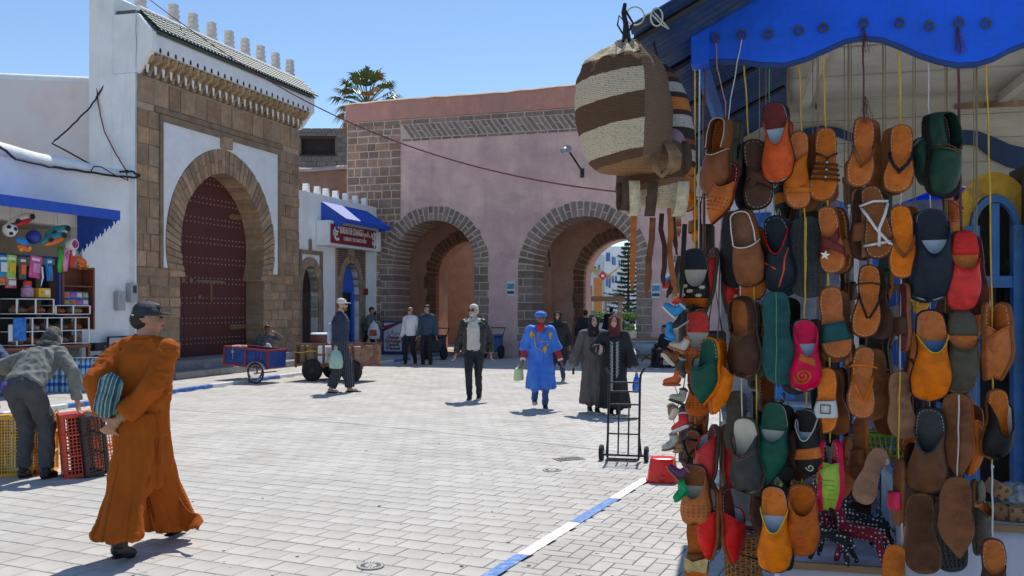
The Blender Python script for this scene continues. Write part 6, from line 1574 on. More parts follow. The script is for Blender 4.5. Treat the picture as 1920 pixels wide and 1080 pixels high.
b = MB(); b.b2((-6.3,1.2,.1),(-1.6,1.3,2.55)); solo_o = b.build('shop_shade_sheet',M_DARKIN); tag(solo_o,'near-black sheet standing in for the shade inside the toy shop','cloth'); solo_o.location = (-8.47,20.4,0); solo_o.rotation_euler = (0,0,GA)  # first sheet is added: near-black colour paints the shop's unlit depth
b = MB(); b.b2((-2.1,.5,.4),(-1.75,.55,2.55)); solo_o = b.build('blue_cloth',mat('deep_blue_cloth',(.006,.03,.14),.8)); tag(solo_o,'deep blue cloth hanging at the right side of the shop opening','cloth'); solo_o.location = (-8.47,20.4,0); solo_o.rotation_euler = (0,0,GA)
def pack(w_,h_,m1,m2,tilt=0):
 def f(o):
  b = MB(); b.box((0,0,-h_ / 2),(w_,.03,h_),(0,tilt,0),.006); b.build('card',m1,o); b = MB(); b.box((w_ * .05,-.025,-h_ * .55),(w_ * .65,.03,h_ * .45),(0,tilt,0),.01); b.build('blister',m2,o); b = MB(); b.box((0,-.018,-h_ * .16),(w_ * .7,.006,h_ * .12),(0,tilt,0)); b.build('print',TW,o)
 return f
item('toy_pack','light blue toy pack at the left end of the rail','toy pack',5,478,-.4,pack(.20,.40,mat('toy_sky',(0,0,0)),TW)); item('toy_pack','green and yellow toy pack second from the left on the rail','toy pack',21,478,-.42,pack(.20,.42,mat('toy_lime',(.30,.55,.08),.4,9,.6,0),TY,.06))
item('toy_pack','grey see-through toy pack with an orange top on the rail','toy pack',42,482,-.4,pack(.16,.42,mat('toy_grey',(.10,.10,.11),.4),TO)); item('toy_pack','tilted pink doll pack in the middle of the rail','toy pack',66,480,-.42,pack(.26,.42,TP,mat('toy_lilac',(0,0,0)),.12))
item('toy_pack','narrow blue toy pack at the right end of the rail','toy pack',92,484,-.42,pack(.15,.44,mat('toy_blue2',(.03,.18,.45),.4,9,.4,0),mat('toy_sky',(0,0,0)),-.1)); item('toy_pack','red toy pack hanging in the lower row under the green one','toy pack',20,518,-.38,pack(.24,.22,mat('toy_rose',(.5,.12,.14),.4,9,.6,0),TW))
item('toy_pack','brown toy pack in the lower row at the left edge','toy pack',2,514,-.38,pack(.16,.2,NUT[2],TO)); item('toy_sword','white curved toy sword hanging between the pink and blue packs','toy',79,500,-.5,lambda o: MB().tube([(0,0,0),(.02,0,-.2),(-.03,0,-.38)],[.02,.025,.005],8,flat=.4).build('blade',TW,o))
item('blue_card','bright blue folder standing at the left of the sweet cases','folder',37,638,-.8,lambda o: MB().box((0,0,.20),(.26,.04,.42),None,.004).build('cover',mat('toy_box_blue',(0,0,0)),o)); item('white_card','pale folder standing behind the blue folder','folder',24,640,-.76,lambda o: MB().box((0,0,.15),(.18,.03,.30),None,.004).build('cover',TW,o))
BW = mat('water_bottle',(.25,.48,.70),.12,12,.25,0,spec=.8); BL = mat('bottle_label',(.02,.10,.50),.4,12,.2,0)
def bottle_mesh():
 b = MB(); b.lathe([(.036,0),(.040,.01),(.040,.09),(.037,.10),(.040,.11),(.040,.20),(.030,.25),(.014,.275),(.014,.30)],10); return b.mesh('bottle',BW,40)
def label_mesh(): b = MB(); b.lathe([(.0412,.12),(.0412,.18)],10); return b.mesh('label',BL,40)
def cap_mesh(): b = MB(); b.lathe([(.016,.295),(.016,.318)],8); return b.mesh('cap',mat('cap_blue',(.05,.2,.6),.4),40)
bm0,lm0,cm0 = bottle_mesh(),label_mesh(),cap_mesh()
base = ground(134,742); k = 0
for lvl in range(2):
 for i in range(3):
  x = base.x - .42 + i * .36; y = base.y + .06 * i
  o = thing('water_pack',('lower' if lvl == 0 else 'upper') + ' level ' + ('left','middle','right')[i] + ' shrink wrapped pack of water bottles before the shop','water pack',(x,y,.07 + lvl * .325),R(12),'packs of water bottles')
  for r_ in range(2):
   for c_ in range(4):
    q = link('bottle',bm0,o,(-.125 + c_ * .083,r_ * .083,0)); link('label',lm0,q); link('cap',cm0,q)
  b = MB(); b.b2((-.17,-.05,.319),(.17,.13,.3215)); b.build('film',mat('clear_film',(.62,.68,.72),.15,9,.1,.3),o)
o = thing('bicycle','dark bicycle leaning on the white wall behind the man in the orange robe','bicycle',ground(208,722),GA + R(8))
spoked_wheel(o,-.52,0,.34,18); spoked_wheel(o,.52,0,.34,18)
b = MB(); fr = [((-.52,0,.34),(-.15,0,.30)),((-.52,0,.34),(-.22,0,.78)),((-.15,0,.30),(-.25,0,.86)),((-.15,0,.30),(.36,0,.78)),((-.22,0,.76),(.34,0,.84)),((.33,0,.92),(.52,0,.34))]
for p0,p1 in fr: b.tube([p0,p1],.016,6)
b.build('frame',mat('bike_frame',(.05,.06,.05),.4),o); b = MB(); b.tube([(.33,0,.9),(.32,0,1.0)],.014,6); b.tube([(.24,-.28,1.02),(.34,-.1,1.0),(.34,.1,1.0),(.24,.28,1.02)],.014,6); b.build('handlebar',M_DARKMETAL,o)
b = MB(); b.ell((-.26,0,.90),(.13,.06,.03)); b.build('saddle',RB,o,smooth=True); b = MB(); b.box((-.5,0,.78),(.35,.16,.03)); b.box((-.5,.0,.86),(.3,.2,.14),None,.03); b.build('rack',mat('dark_bag',(.03,.03,.035),.8),o)
o = thing('chalkboard','grey framed panel leaning against the white wall behind the orange robed man','panel',Gw(-.62,-.02,.07),GA); b = MB(); b.b2((-.3,-.06,.35),(.4,-.02,.98)); b.build('frame',M_DARKMETAL,o); b = MB(); b.b2((-.27,-.066,.38),(.37,-.061,.95)); b.build('sheet',mat('panel_blue_grey',(.45,.50,.56),.6),o)
# ---------------------------------------------------------------- cables
def cable(label,pts,r,m,name='cable',wob=0,par=None):
 b = MB(); P = []
 for i in range(len(pts) - 1):
  a_,e_ = Vector(pts[i]),Vector(pts[i + 1]); n = 6
  for j in range(n): P.append(a_.lerp(e_,j / n) + Vector((jit(wob),jit(wob),jit(wob))))
 P.append(Vector(pts[-1])); b.tube(P,r,6)
 return solo(b,name,m,label,'cable')
def gp(x,y,D): u,z = Gp(x,y,D); return Gw(u,D,z)
cable('thick black cable bundle sagging along the low white wall beside the gate',[gp(-10,268,-.05),gp(30,298,-.03),gp(90,312,-.03),gp(160,322,-.02),gp(220,330,-.04),gp(255,333,-.08),gp(262,329,-.10),gp(250,322,-.06),gp(225,322,-.04)],.026,M_CABLE,wob=.012)
cable('thin loop of black cable hanging above the cable bundle',[gp(170,322,-.04),gp(176,312,-.05),gp(190,313,-.05),gp(215,328,-.05),gp(240,338,-.05),gp(236,318,-.05),gp(245,322,-.03)],.012,M_CABLE)
cable('black cable climbing from the low wall to the corner of the upper wall',[(-9.0,20.75,4.6),px(98,268,20.3),px(130,240,20.5),px(170,200,20.6),px(195,160,20.6),px(207,126,20.6)],.02,M_CABLE,wob=.01)
cable('thin red cable dropping from the upper wall corner to the gate wall',[px(181,150,20.7),px(183,190,20.6),px(195,245,20.5),px(215,285,20.45),px(238,322,20.3)],.014,M_REDCABLE,wob=.004)
cable('thin cable running up the corner between gate and white tower',[gp(255,20,-.1),gp(256,120,-.05),gp(255,320,-.05)],.012,M_GREY,wob=.01)
K = [Vector((-9.15,22.9,9.45)),Vector((-4.05,18.0,5.75)),Vector((1.43,12.7,3.30)),Vector((3.9,10.3,2.95))]
def quad(t):
 ts_ = (0,.40,.82,1.0); q = Vector((0,0,0))
 for i in range(4):
  w_ = 1
  for j in range(4):
   if j != i: w_ *= (t - ts_[j]) / (ts_[i] - ts_[j])
  q += K[i] * w_
 return q
b = MB(); b.tube([quad(i / 70) for i in range(71)],.012,5); solo(b,'cable',M_REDCABLE,'dark red cable swung across the square in front of the gate and pink wall','cable')
# ---------------------------------------------------------------- the shoe stall on the right
SA = R(-14); SE = Vector((math.cos(SA),math.sin(SA),0)); SD = Vector((-math.sin(SA),math.cos(SA),0)); S0 = Vector((.70,3.38,0))
def Sp(x,y,D=0.0):
 """picture point -> (along, height) on the plane D metres behind the stall's front board"""
 r = (x - 960) / F; o = S0 + SD * D; a = (r * o.y - o.x) / (SE.x - r * SE.y); Y = o.y + SE.y * a
 return a,EYE + (HZ - y) / F * Y
def Sw(a,D,z): q = S0 + SE * a + SD * D; return Vector((q.x,q.y,z))
M_SBLUE = mat('stall_blue',(.014,.125,.85),.6,5,.12,.5,spec=.2,streak=((30,4,(.02,.10,.50),.60,.72,.5),(60,60,(.02,.04,.10),.70,.74,.7)),stain=(.02,.11,.62),sc2=3.5,thr=.56,bscale=30)
M_BOARD = mat('grey_board',(.60,.57,.50),.85,3,.10,.4,stain=(.48,.45,.39),sc2=2,stretch=(1,1,5),bscale=30)
M_OLDWOOD = mat('old_pine',(.34,.20,.10),.75,6,.3,.4,stretch=(.5,4,4),bscale=30)
ST = thing('shoe_stall','blue painted market stall with wavy front board, corrugated side roof and boarded ceiling','stall',S0,SA)
wav = [(1312,113),(1380,112),(1430,118),(1470,119),(1510,108),(1550,90),(1585,74),(1620,68),(1655,72),(1690,85),(1725,101),(1760,112),(1795,119),(1830,117),(1860,108),(1890,92),(1920,81),(1960,76),(2010,90),(2060,110),(2110,117)]
low = [Sp(x,y) for x,y in wav]
b = MB(); b.prism([(low[0][0],3.12)] + low + [(low[-1][0],3.12)],-.012,.012); b.build('front_board',M_SBLUE,ST)
b = MB(); e_ = [(a,-.0,z - .004) for a,z in low]; b.tube(e_,.014,6); b.build('board_edge',mat('stall_blue_dark',(.012,.05,.22),.7,9,.3,.3),ST)
b = MB(); b.b2((-.03,-.03,2.57),(.035,.06,3.12)); b.build('corner_post',M_SBLUE,ST)
b = MB(); b.b2((-.02,.02,.0),(.02,.06,2.6));
for i in range(13):
 b = MB(); d0 = .03 + i * .19; z = 2.92 + .003 * (i % 3); b.b2((.02,d0,z),(3.4,d0 + .182,z + .018)); b.build('ceiling_board',M_BOARD,ST)
for a in (.5,1.6,2.7): b = MB(); b.b2((a,.03,2.86),(a + .05,2.5,2.915)); b.build('rafter',M_BOARD,ST)
b = MB(); b.b2((-.1,-.06,3.13),(3.6,2.8,3.17)); b.build('roof_sheet',M_SBLUE,ST)
SDV = Vector((.285,.958,0)).normalized()
E0 = Vector((.388,3.0,2.60)); out_n = Vector((SDV.y,-SDV.x,0))
cb = thing('side_awning','dark blue corrugated metal side awning sloping up to the stall roof','awning',(0,0,0))
b = MB(); nl = 30
def corr(u,v):
 L_ = 2.9 * v; q = E0 + SDV * L_ + out_n * (.52 * u) + Vector((0,0,.27 * u)); q.z += .011 * math.sin(L_ / .062 * 2 * PI); return tuple(q)
b.grid(corr,3,nl * 12); b.build('sheet',mat('corrugated_blue',(.012,.045,.15),.55,4,.3,.3,stain=(.05,.09,.17),sc2=6,thr=.58),cb,solid=.003,smooth=True)
b = MB(); q0 = S0 + Vector((0,0,0));
for z0_,z1_,o_ in ((2.50,2.62,.0),):
 A_ = S0 + SDV * .05; B_ = S0 + SDV * 2.7; n_ = out_n * .02
 b.add([A_ + Vector((0,0,z0_)),B_ + Vector((0,0,z0_)),B_ + Vector((0,0,z1_)),A_ + Vector((0,0,z1_)),A_ + n_ + Vector((0,0,z0_)),B_ + n_ + Vector((0,0,z0_)),B_ + n_ + Vector((0,0,z1_)),A_ + n_ + Vector((0,0,z1_))],[(0,1,2,3),(7,6,5,4),(0,4,5,1),(1,5,6,2),(2,6,7,3),(3,7,4,0)])
b.build('side_beam',mat('stall_blue_pale',(.03,.14,.48),.6,6,.3,.3),cb)
for i,t in enumerate((.0,.55,1.2,1.9)): b = MB(); q = E0 + SDV * (t + .1); b.tube([q + Vector((0,0,-.02)),q + out_n * .5 + Vector((0,0,.235))],.012,5); b.build('rafter',M_DARKMETAL,cb)
o = thing('rope_loop','loops of pale rope knotted over the edge of the corrugated side awning','rope',px(1225,30,2.98))
b = MB(); b.ring((-.06,0,.0),.03,.0025,'y',16,5); b.tube([(-.03,0,0),(.0,0,.015),(.04,0,-.03),(.05,-.01,-.045),(.03,0,-.03),(.0,0,.0),(-.01,0,.01)],.003,5); b.ring((.01,-.005,-.005),.02,.003,'y',12,5,rx=.03); b.build('rope',mat('pale_rope',(.55,.52,.44),.8),o)
HOOKS = [(1342,73),(1391,67),(1441,66),(1497,59),(1543,54),(1618,45),(1685,45),(1740,51),(1795,44),(1846,46)]
HM_ = mat('rusty_hook',(.10,.085,.075),.6,30,.3,.3,metal=.5)
for x,y in HOOKS:
 a,z = Sp(x,y); b = MB(); b.ring((a,-.026,z - .004),.0135,.004,'y',14,6); b.tube([(a,-.012,z + .016),(a,-.03,z + .012)],.004,5); b.build('hook',HM_,ST)
# ---- the frontage behind, seen under the ceiling
BK = thing('rear_frontage','grey boarded frontage behind the hanging shoes with a dark blue wavy trim','stall front',S0,SA)
DB = 2.35
up = [(1300,300),(1400,275),(1480,256),(1510,243),(1540,237),(1570,241),(1600,252),(1640,268),(1680,280),(1720,276),(1760,256),(1800,245),(1830,247),(1860,258),(1890,272),(1920,279),(1980,270),(2060,250)]
dn = [(x,y + (16 if x < 1700 else 26 if x < 1850 else 42)) for x,y in up]
U = [Sp(x,y,DB) for x,y in up]; Dn = [Sp(x,y,DB) for x,y in dn]
b = MB(); b.prism(U + list(reversed(Dn)),DB - .03,DB - .005); b.build('wavy_trim',mat('trim_navy',(.015,.045,.14),.6,9,.2,.2),BK)
zb_ = Sp(1600,100,DB)[1]
hs = [zb_ + .3,2.95,2.80,2.66,2.52,2.38]
for i in range(5):
 lo_ = []
 b = MB(); b.b2((U[0][0],DB,hs[i + 1] + .004),(U[-1][0],DB + .02,hs[i])); b.build('board',M_BOARD,BK)
sc = []
for k in range(60):
 x = 1330 + k * 12; sc.append(Sp(x,362 + 26 * math.sin((x - 1540) / 62.0),DB))
b = MB(); b.prism([(sc[0][0],2.52)] + sc + [(sc[-1][0],2.52)],DB - .004,DB + .02); b.build('scalloped_board',mat('pale_board',(.52,.50,.46),.85,3,.1,.3),BK)
for (x,y,w_,h_) in ((1860,197,130,10),(1890,110,100,10)): a,z = Sp(x,y,DB); b = MB(); b.b2((a - .2,DB - .022,z - .015),(a + .3,DB - .001,z + .015)); b.build('batten',mat('rusty_batten',(.30,.20,.14),.9,14,.6,.5),BK)
b = MB()
for x,y in ((1575,150),(1658,150),(1755,158),(1530,200),(1778,162)): a,z = Sp(x,y,DB); b.box((a,DB - .006,z),(.006,.012,.03))
b.build('nails',M_DARKMETAL,BK,kind='stuff')
# ---- the door with the yellow arch
DR_ = thing('arched_door','blue framed arched door with a weathered yellow surround at the right edge','door',S0,SA)
DD = 1.75
ac,az = Sp(1862,432,DD); al,_ = Sp(1786,432,DD); rr = ac - al; zsp = az
def archring(r0,r1,zs0,c,col,name,dy,sq=1.55,lowz=.3):
 P = [(c + r1 * math.cos(PI * i / 20),zsp + r1 * sq * math.sin(PI * i / 20)) for i in range(21)]; Q = [(c + r0 * math.cos(PI * i / 20),zsp + r0 * sq * math.sin(PI * i / 20)) for i in range(20,-1,-1)]
 b = MB(); b.prism(P + Q,DD + dy,DD + dy + .05); b.build(name,col,DR_)
archring(rr * .62,rr * 1.0,zsp,ac,mat('yellow_weathered',(.58,.34,.035),.85,8,.3,.6,stain=(.20,.14,.09),sc2=9,thr=.60),'yellow_surround',-.02)
BD = mat('door_blue',(.03,.16,.46),.6,9,.25,.4,stain=(.06,.10,.16),sc2=7,thr=.62)
archring(rr * .47,rr * .60,zsp,ac,BD,'arch_frame',-.05)
b = MB(); b.b2((ac - rr * .60,DD - .06,zsp - .30),(ac + rr * .60,DD - .01,zsp - .24)); b.build('transom',BD,DR_)
b = MB(); b.b2((ac - .018,DD - .05,zsp - .25),(ac + .018,DD - .02,zsp + rr * .70)); b.build('mullion',BD,DR_)
for s in (-1,1): b = MB(); b.b2((ac + s * rr * .56 - .03,DD - .07,.1),(ac + s * rr * .56 + .03,DD,zsp + .02)); b.build('jamb',BD,DR_)
b = MB(); b.b2((ac - rr * .62,DD + .30,.0),(ac + rr * 1.6,DD + .32,zsp + rr * 1.2)); b.build('dark_room',M_DARKIN,DR_)  # near-black panel paints the shade beyond the arched doorway
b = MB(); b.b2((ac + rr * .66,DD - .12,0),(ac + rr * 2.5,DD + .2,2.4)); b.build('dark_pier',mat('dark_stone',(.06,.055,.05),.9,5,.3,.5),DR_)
b = MB(); b.b2((ac - rr * 1.02,DD + .02,.0),(ac - rr * .62,DD + .06,zsp)); b.build('blue_panel',mat('panel_blue',(.02,.08,.30),.7,6,.3,.3),DR_)
for i in range(4):
 o = thing('leather_bag','dark brown leather bag hanging inside the arched doorway, %s one from the left' % ('first','second','third','fourth')[i],'bag',Sw(ac - rr * .42 + i * .10,DD + .12,1.95 - .05 * (i % 2)),SA)
 b = MB(); b.box((0,0,-.30),(.085,.10,.55),None,.03); b.build('body',mat('dark_leather',(.05,.028,.02),.6,8,.3,.3),o); b = MB(); b.tube([(0,0,-.03),(0,0,.12)],.008,5); b.build('strap',mat('dark_leather',(0,0,0)),o)
# ================================================================ shoes
def prof(keys,t):
 n = len(keys)
 for i in range(n - 1):
  if t <= keys[i + 1][0]:
   a,e = keys[i],keys[i + 1]; f = (t - a[0]) / (e[0] - a[0])
   if i == 0: return e[1] * math.sqrt(max(0,1 - (1 - f) ** 2))
   if i == n - 2: return a[1] * math.sqrt(max(0,1 - f * f)) if a[1] > .2 else a[1] * (1 - f) ** .7
   p0,p3 = keys[max(i - 1,1)],keys[min(i + 2,n - 2)]
   m0 = (e[1] - p0[1]) / max(1e-6,e[0] - p0[0]) * (e[0] - a[0]); m1 = (p3[1] - a[1]) / max(1e-6,p3[0] - a[0]) * (e[0] - a[0])
   return (2 * f ** 3 - 3 * f ** 2 + 1) * a[1] + (f ** 3 - 2 * f ** 2 + f) * m0 + (-2 * f ** 3 + 3 * f ** 2) * e[1] + (f ** 3 - f ** 2) * m1
 return keys[-1][1]
ROUND = [(0,0),(.10,.33),(.24,.37),(.42,.335),(.60,.42),(.74,.485),(.86,.44),(1,0)]
POINT = [(0,0),(.10,.32),(.25,.38),(.42,.37),(.56,.43),(.68,.42),(.80,.31),(.92,.14),(1,0)]
BROAD = [(0,0),(.10,.36),(.28,.42),(.45,.42),(.62,.49),(.76,.50),(.88,.44),(1,0)]
LEA = {}
def leather(key,col,rough=.46,**k):
 return mat('leather_' + key,col,rough,22,.22,.6,bscale=120,bdist=.0022,stain=tuple(c * .50 for c in col),sc2=13,thr=.56,spec=.18,rnd=.10,**k)
C = dict(tan=(.58,.158,.032),orange=(.80,.19,.010),brown=(.26,.088,.030),dbrown=(.085,.036,.022),black=(.016,.015,.016),green=(.012,.10,.065),dgreen=(.020,.062,.040),red=(.72,.028,.025),pink=(.75,.012,.08),
 maroon=(.16,.025,.025),navy=(.012,.022,.035),olive=(.085,.075,.05),taupe=(.32,.155,.085),grey=(.05,.052,.055),cream=(.55,.50,.40),white=(.72,.72,.70),teal=(.012,.10,.10),yellow=(.75,.55,.02),rust=(.58,.13,.02),lime=(.35,.50,.06),blue=(.10,.20,.40),pale=(.50,.58,.66),redor=(.68,.10,.02),choc=(.16,.068,.032))
def LM(c): return leather(c,C[c]) if c not in ('white','cream','pale','blue') else mat('lining_' + c,C[c],.75,14,.12,.3,bscale=80)
def shoe(label,L,kind,up='tan',ins='tan',sole='dbrown',shape=ROUND,W=.37,mir=1,H=.050,deco=None,trim=None,stitch=True,thick=.013,t0=(.46,.30),name='slipper',lining=None,tread=None,pad=None):
 o = thing(name,label,'shoe'); w2 = W * L * .95; H = H * .90; sd_ = len(label) * 1.7
 cen = lambda t: mir * w2 * (.05 * math.sin(t * PI * 1.1) - .05 * t * t)
 hw = lambda t: prof(shape,min(max(t,0),1)) * w2
 def P(t,u,h): return (u,-h,-t * L)
 ts = [0,.012,.03,.06,.10,.16,.24,.33,.42,.52,.62,.70,.77,.83,.88,.92,.955,.98,.993,1.0]
 def outline(k=1.0,h=0,e=0):
  R_ = [(t,cen(t) + hw(t) * k) for t in ts]; Lf = [(t,cen(t) - hw(t) * k) for t in reversed(ts[1:-1])]
  sh = (lambda t: .5 + (t - .5) * (1 - (1 - k) * W)) ; return [P(sh(t),u,h) for t,u in R_ + Lf]
 def slab(k0,k1,h0,h1):
  a,c = outline(k0,h0),outline(k1,h1); n = len(a); return a + c,[tuple(range(n)),tuple(range(2 * n - 1,n - 1,-1))] + [(i,(i + 1) % n,n + (i + 1) % n,n + i) for i in range(n)]
 b = MB(); v,f = slab(1.05,1.08,-thick,-thick * .55); b.add(v,f); v,f = slab(1.08,1.05,-thick * .54,0); b.add(v,f); so = b.build('sole',LM(sole),o,smooth=50)
 b = MB(); v,f = slab(.99,.97,.0,.003); b.add(v,f); b.build('insole',LM(ins),o,smooth=50)
 if pad:
  q = [(t,cen(t) + hw(t) * .97) for t in ts if t < .36] + [(t,cen(t) - hw(t) * .97) for t in reversed(ts[1:]) if t < .36]
  b = MB(); b.add([P(t + .004,u,.0045) for t,u in q],[tuple(range(len(q)))]); b.build('heel_pad',LM(pad),o,solid=.0015)
 if tread:
  b = MB()
  if tread == 'tyre':
   for i in range(26):
    for s in (-2.5,-1.5,-.5,.5,1.5,2.5):
     t = .03 + .94 * i / 26; u = cen(t) + s * hw(t) * .31; b.box((u,thick + .002,-t * L),(hw(t) * .22,.006,L * .026),(0,.5 * (1 if i % 2 else -1),0))
  else:
   for i in range(46):
    t = .03 + .94 * i / 46; q = [(cen(t) + hw(t) * .95 * k,thick + .0015,-t * L - .003 * math.sin(k * 9)) for k in (-1,-.6,-.2,.2,.6,1)]; b.tube(q,.0014,4)
  b.build('tread',LM(sole),so,kind='stuff')
 if stitch:
  b = MB(); ol = outline(.90,.0042); n = len(ol); dense = []
  for i in range(n):
   p0,p1 = Vector(ol[i]),Vector(ol[(i + 1) % n]); m_ = max(1,int((p1 - p0).length / .0055))
   for j in range(m_): dense.append(p0.lerp(p1,j / m_))
  for i in range(0,len(dense) - 1,2):
   if kind in ('mule','loafer','folded') and dense[i].z < -t0[0] * L * .95: continue
   b.tube([dense[i],dense[i + 1]],.0009,3)
  b.build('stitching',mat('thread',(.62,.50,.34),.8),o,kind='stuff')
 g = lambda t: max(0,1 - abs((t - .42) / .60) ** 2.4) ** .75
 def S(t,th,k=1.0,off=0):
  hh = H * g(t) if kind in ('mule','loafer','folded') else H * (.75 + .25 * g(t)) * .62
  c_,s_ = math.cos(th),math.sin(th)
  cr = 1 + .07 * noise.noise(Vector((t * 9,th * 1.6,sd_))) + .035 * noise.noise(Vector((t * 26,th * 4,sd_)))
  return P(t,cen(t) + (hw(t) * 1.03 + off) * c_,(hh * cr + off) * (max(0,s_) ** .72) + .002)
 def over(t1,t2,col,th0=0,th1=PI,name_='strap',off=0,skew=0,par=None,nu=14,nv=5,thick_=.0025):
  b = MB(); b.grid(lambda u,v: S(t1 + (t2 - t1) * v + skew * (u - .5),th0 + (th1 - th0) * u,1,off),nu,nv); return b.build(name_,LM(col) if isinstance(col,str) else col,par or o,smooth=True,solid=thick_)
 def line(pts,r,col,name_='piping',par=None,off=.003): b = MB(); b.tube([S(t,th,1,off) for t,th in pts],r,5); return b.build(name_,LM(col) if isinstance(col,str) else col,par or o,smooth=True)
 upper = None
 if kind in ('mule','loafer','folded'):
  tc,tsd = t0
  op = lambda th: tsd + (tc - tsd) * max(0,math.sin(th)) ** 1.5
  b = MB(); b.grid(lambda u,v: S(op(PI * u) + (1 - op(PI * u)) * (v ** .9),PI * u),20,14); upper = b.build('upper',LM(up),o,smooth=True,solid=.0025)
  b = MB(); b.grid(lambda u,v: S(op(PI * u) + .004 + (.93 - op(PI * u)) * v,PI * u,1,-.004),14,6); b.build('lining',LM(lining or 'pale'),upper,smooth=True)
  line([(op(PI * i / 24),PI * i / 24) for i in range(25)],.0024,trim or up,'piping',upper,.001)
 if kind in ('loafer','folded'):
  Hc = H * .85
  def wall(u,v):
   ang = u * 2 - 1; t = t0[1] * 1.05 * abs(ang) ** 1.6; sgn = 1 if ang > 0 else -1
   uu = cen(t) + sgn * hw(t) * (1.03 - .18 * v); k_ = 1 if t > .03 else (t / .03) ** .5
   return P(max(t,.0) + .03 * v * (1 - abs(ang)),uu if abs(ang) > .001 else cen(0),Hc * v * (.75 + .25 * abs(ang)) + .002)
  b = MB(); b.grid(wall,26,5)
  if kind == 'loafer': b.build('heel_counter',LM(up),o,smooth=True,solid=.003); b = MB(); b.tube([wall(i / 26,1) for i in range(27)],.0024,5); b.build('piping',LM(trim or up),o,smooth=True)
 if kind == 'folded':
  b = MB(); b.grid(lambda u,v: P(.0 + .30 * v,cen(.3 * v) + hw(max(.02,.3 * v)) * 1.0 * math.cos(PI * u),.012 + .006 * math.sin(PI * u) + .004 * math.sin(PI * v)),12,8); b.build('folded_heel',LM(up),o,smooth=True,solid=.003)
 if kind == 'thong':
  for s in (1,-1): line([(.72 - .02,PI / 2 - s * .05),(.62,PI / 2 - s * .45),(.50,PI / 2 - s * 1.05),(.42,PI / 2 - s * 1.5)],.0062,up,'strap')
  b = MB(); b.tube([P(.72,cen(.72),.0),S(.70,PI / 2,1,.002)],.005,6); b.build('toe_post',LM(up),o)
 if kind == 'ankle':
  for s in (1,-1): line([(.74,PI / 2 - s * .05),(.62,PI / 2 - s * .4),(.50,PI / 2 - s * .9),(.40,PI / 2 - s * 1.45)],.0045,up,'strap')
  line([(.30,.05),(.27,.5),(.25,PI / 2),(.27,2.6),(.30,3.1)],.0032,up,'strap',None,.012)
 if kind == 'band': over(.50,.76,up,skew=.04);
 if kind == 'cross':
  over(.48,.62,up,skew=.30); over(.50,.64,up,skew=-.30,off=.0025)
 if kind == 'diagonal':
  over(.38,.74,up,skew=.24);
  over(.74,.80,up)
 if kind == 'strappy':
  for t in (.50,.57,.64,.71): line([(t + .02 * math.cos(th * .5),th) for th in [PI * i / 10 for i in range(11)]],.0045,up,'strap')
  line([(.42,PI / 2),(.60,PI / 2),(.76,PI / 2)],.0045,up,'strap',None,.006); line([(.36,.1),(.40,1.0),(.44,PI / 2),(.40,2.1),(.36,3.0)],.0045,up,'strap')
 if kind == 'gladiator':
  line([(.28,3.1),(.40,2.4),(.60,1.7),(.82,.9),(.86,.1)],.0055,up,'strap',None,.006); line([(.28,.05),(.42,.8),(.60,1.5),(.84,1.6)],.0055,up,'strap',None,.008); line([(.80,.0),(.80,1.5),(.80,3.1)],.0055,up,'strap'); line([(.25,.1),(.22,PI / 2),(.25,3.0)],.005,up,'strap',None,.01)
 par = upper or o
 H0 = H
 def spiral(tc_,thc,r_,col,turns=2.0,wd=.0042):
  pts = []
  for i in range(40):
   a = turns * 2 * PI * i / 39; rr_ = r_ * (1 - i / 44); pts.append((tc_ + rr_ * math.sin(a) / L,thc + rr_ * math.cos(a) / (w2 * .45)))
  pts = [(t,min(PI - .1,max(.1,th))) for t,th in pts]; b = MB(); b.tube([S(t,th,1,.0022) for t,th in pts],wd,5,flat=.45); b.build('swirl',LM(col),par,smooth=True)
 if deco == 'swirl': spiral(.78,PI / 2 + .25,.030,'tan'); over(.50,.60,'tan',1.0,2.3,'inset',.0015,-.1,par)
 if deco == 'swirl_self': spiral(.80,PI / 2,.026,'redor',2.2,.0026)
 if deco == 'patch': over(.56,.72,'tan',.2,PI - .2,'inset',.0015,.06,par); spiral(.84,PI / 2 - .3,.016,'cream',1.2,.003)
 if deco == 'flowers':
  over(.80,.93,'rust',.1,PI - .1,'band',.0014,0,par)
  for (t,th) in ((.62,1.1),(.68,1.9),(.75,1.3),(.60,2.3),(.74,2.4)):
   b = MB(); c_ = Vector(S(t,th,1,.003))
   for k in range(8): a = k * PI / 4; e = Vector(S(t + .030 * math.sin(a),th + .22 * math.cos(a),1,.003)); b.tube([c_,e],.0022,4)
   b.build('embroidery',mat('ivory_thread',(.75,.66,.45),.8),par)
  for t in (.83,.87,.90): line([(t,.3 + 2.5 * i / 12) for i in range(13)],.0012,mat('dark_thread',(.10,.03,.02),.8),'embroidery',par)
 if deco == 'dots':
  b = MB()
  for i in range(4):
   for j in range(7): c_ = Vector(S(.62 + .06 * i,.5 + .35 * j,1,.001)); b.ell(c_,.0022,None,5,4)
  b.build('perforations',LM('dbrown'),par,kind='stuff')
 if deco == 'tip': over(.80,.99,'maroon',.05,PI - .05,'toe_cap',.0014,0,par)
 if deco == 'bead':
  for t in (.50,.60,.70): b = MB(); b.ell(S(t,PI / 2,1,.010),.005); b.build('bead',mat('silver',(.6,.6,.58),.25,metal=.8),o)
 if deco == 'star':
  c_ = Vector(S(.72,1.9,1,.006)); b = MB();
  pts = [c_ + Vector(((.018 if k % 2 == 0 else .008) * math.cos(k * PI / 5),-.002,(.018 if k % 2 == 0 else .008) * math.sin(k * PI / 5))) for k in range(10)]; b.add(pts,[tuple(range(10))]); b.build('star',mat('silver',(0,0,0)),o,solid=.002)
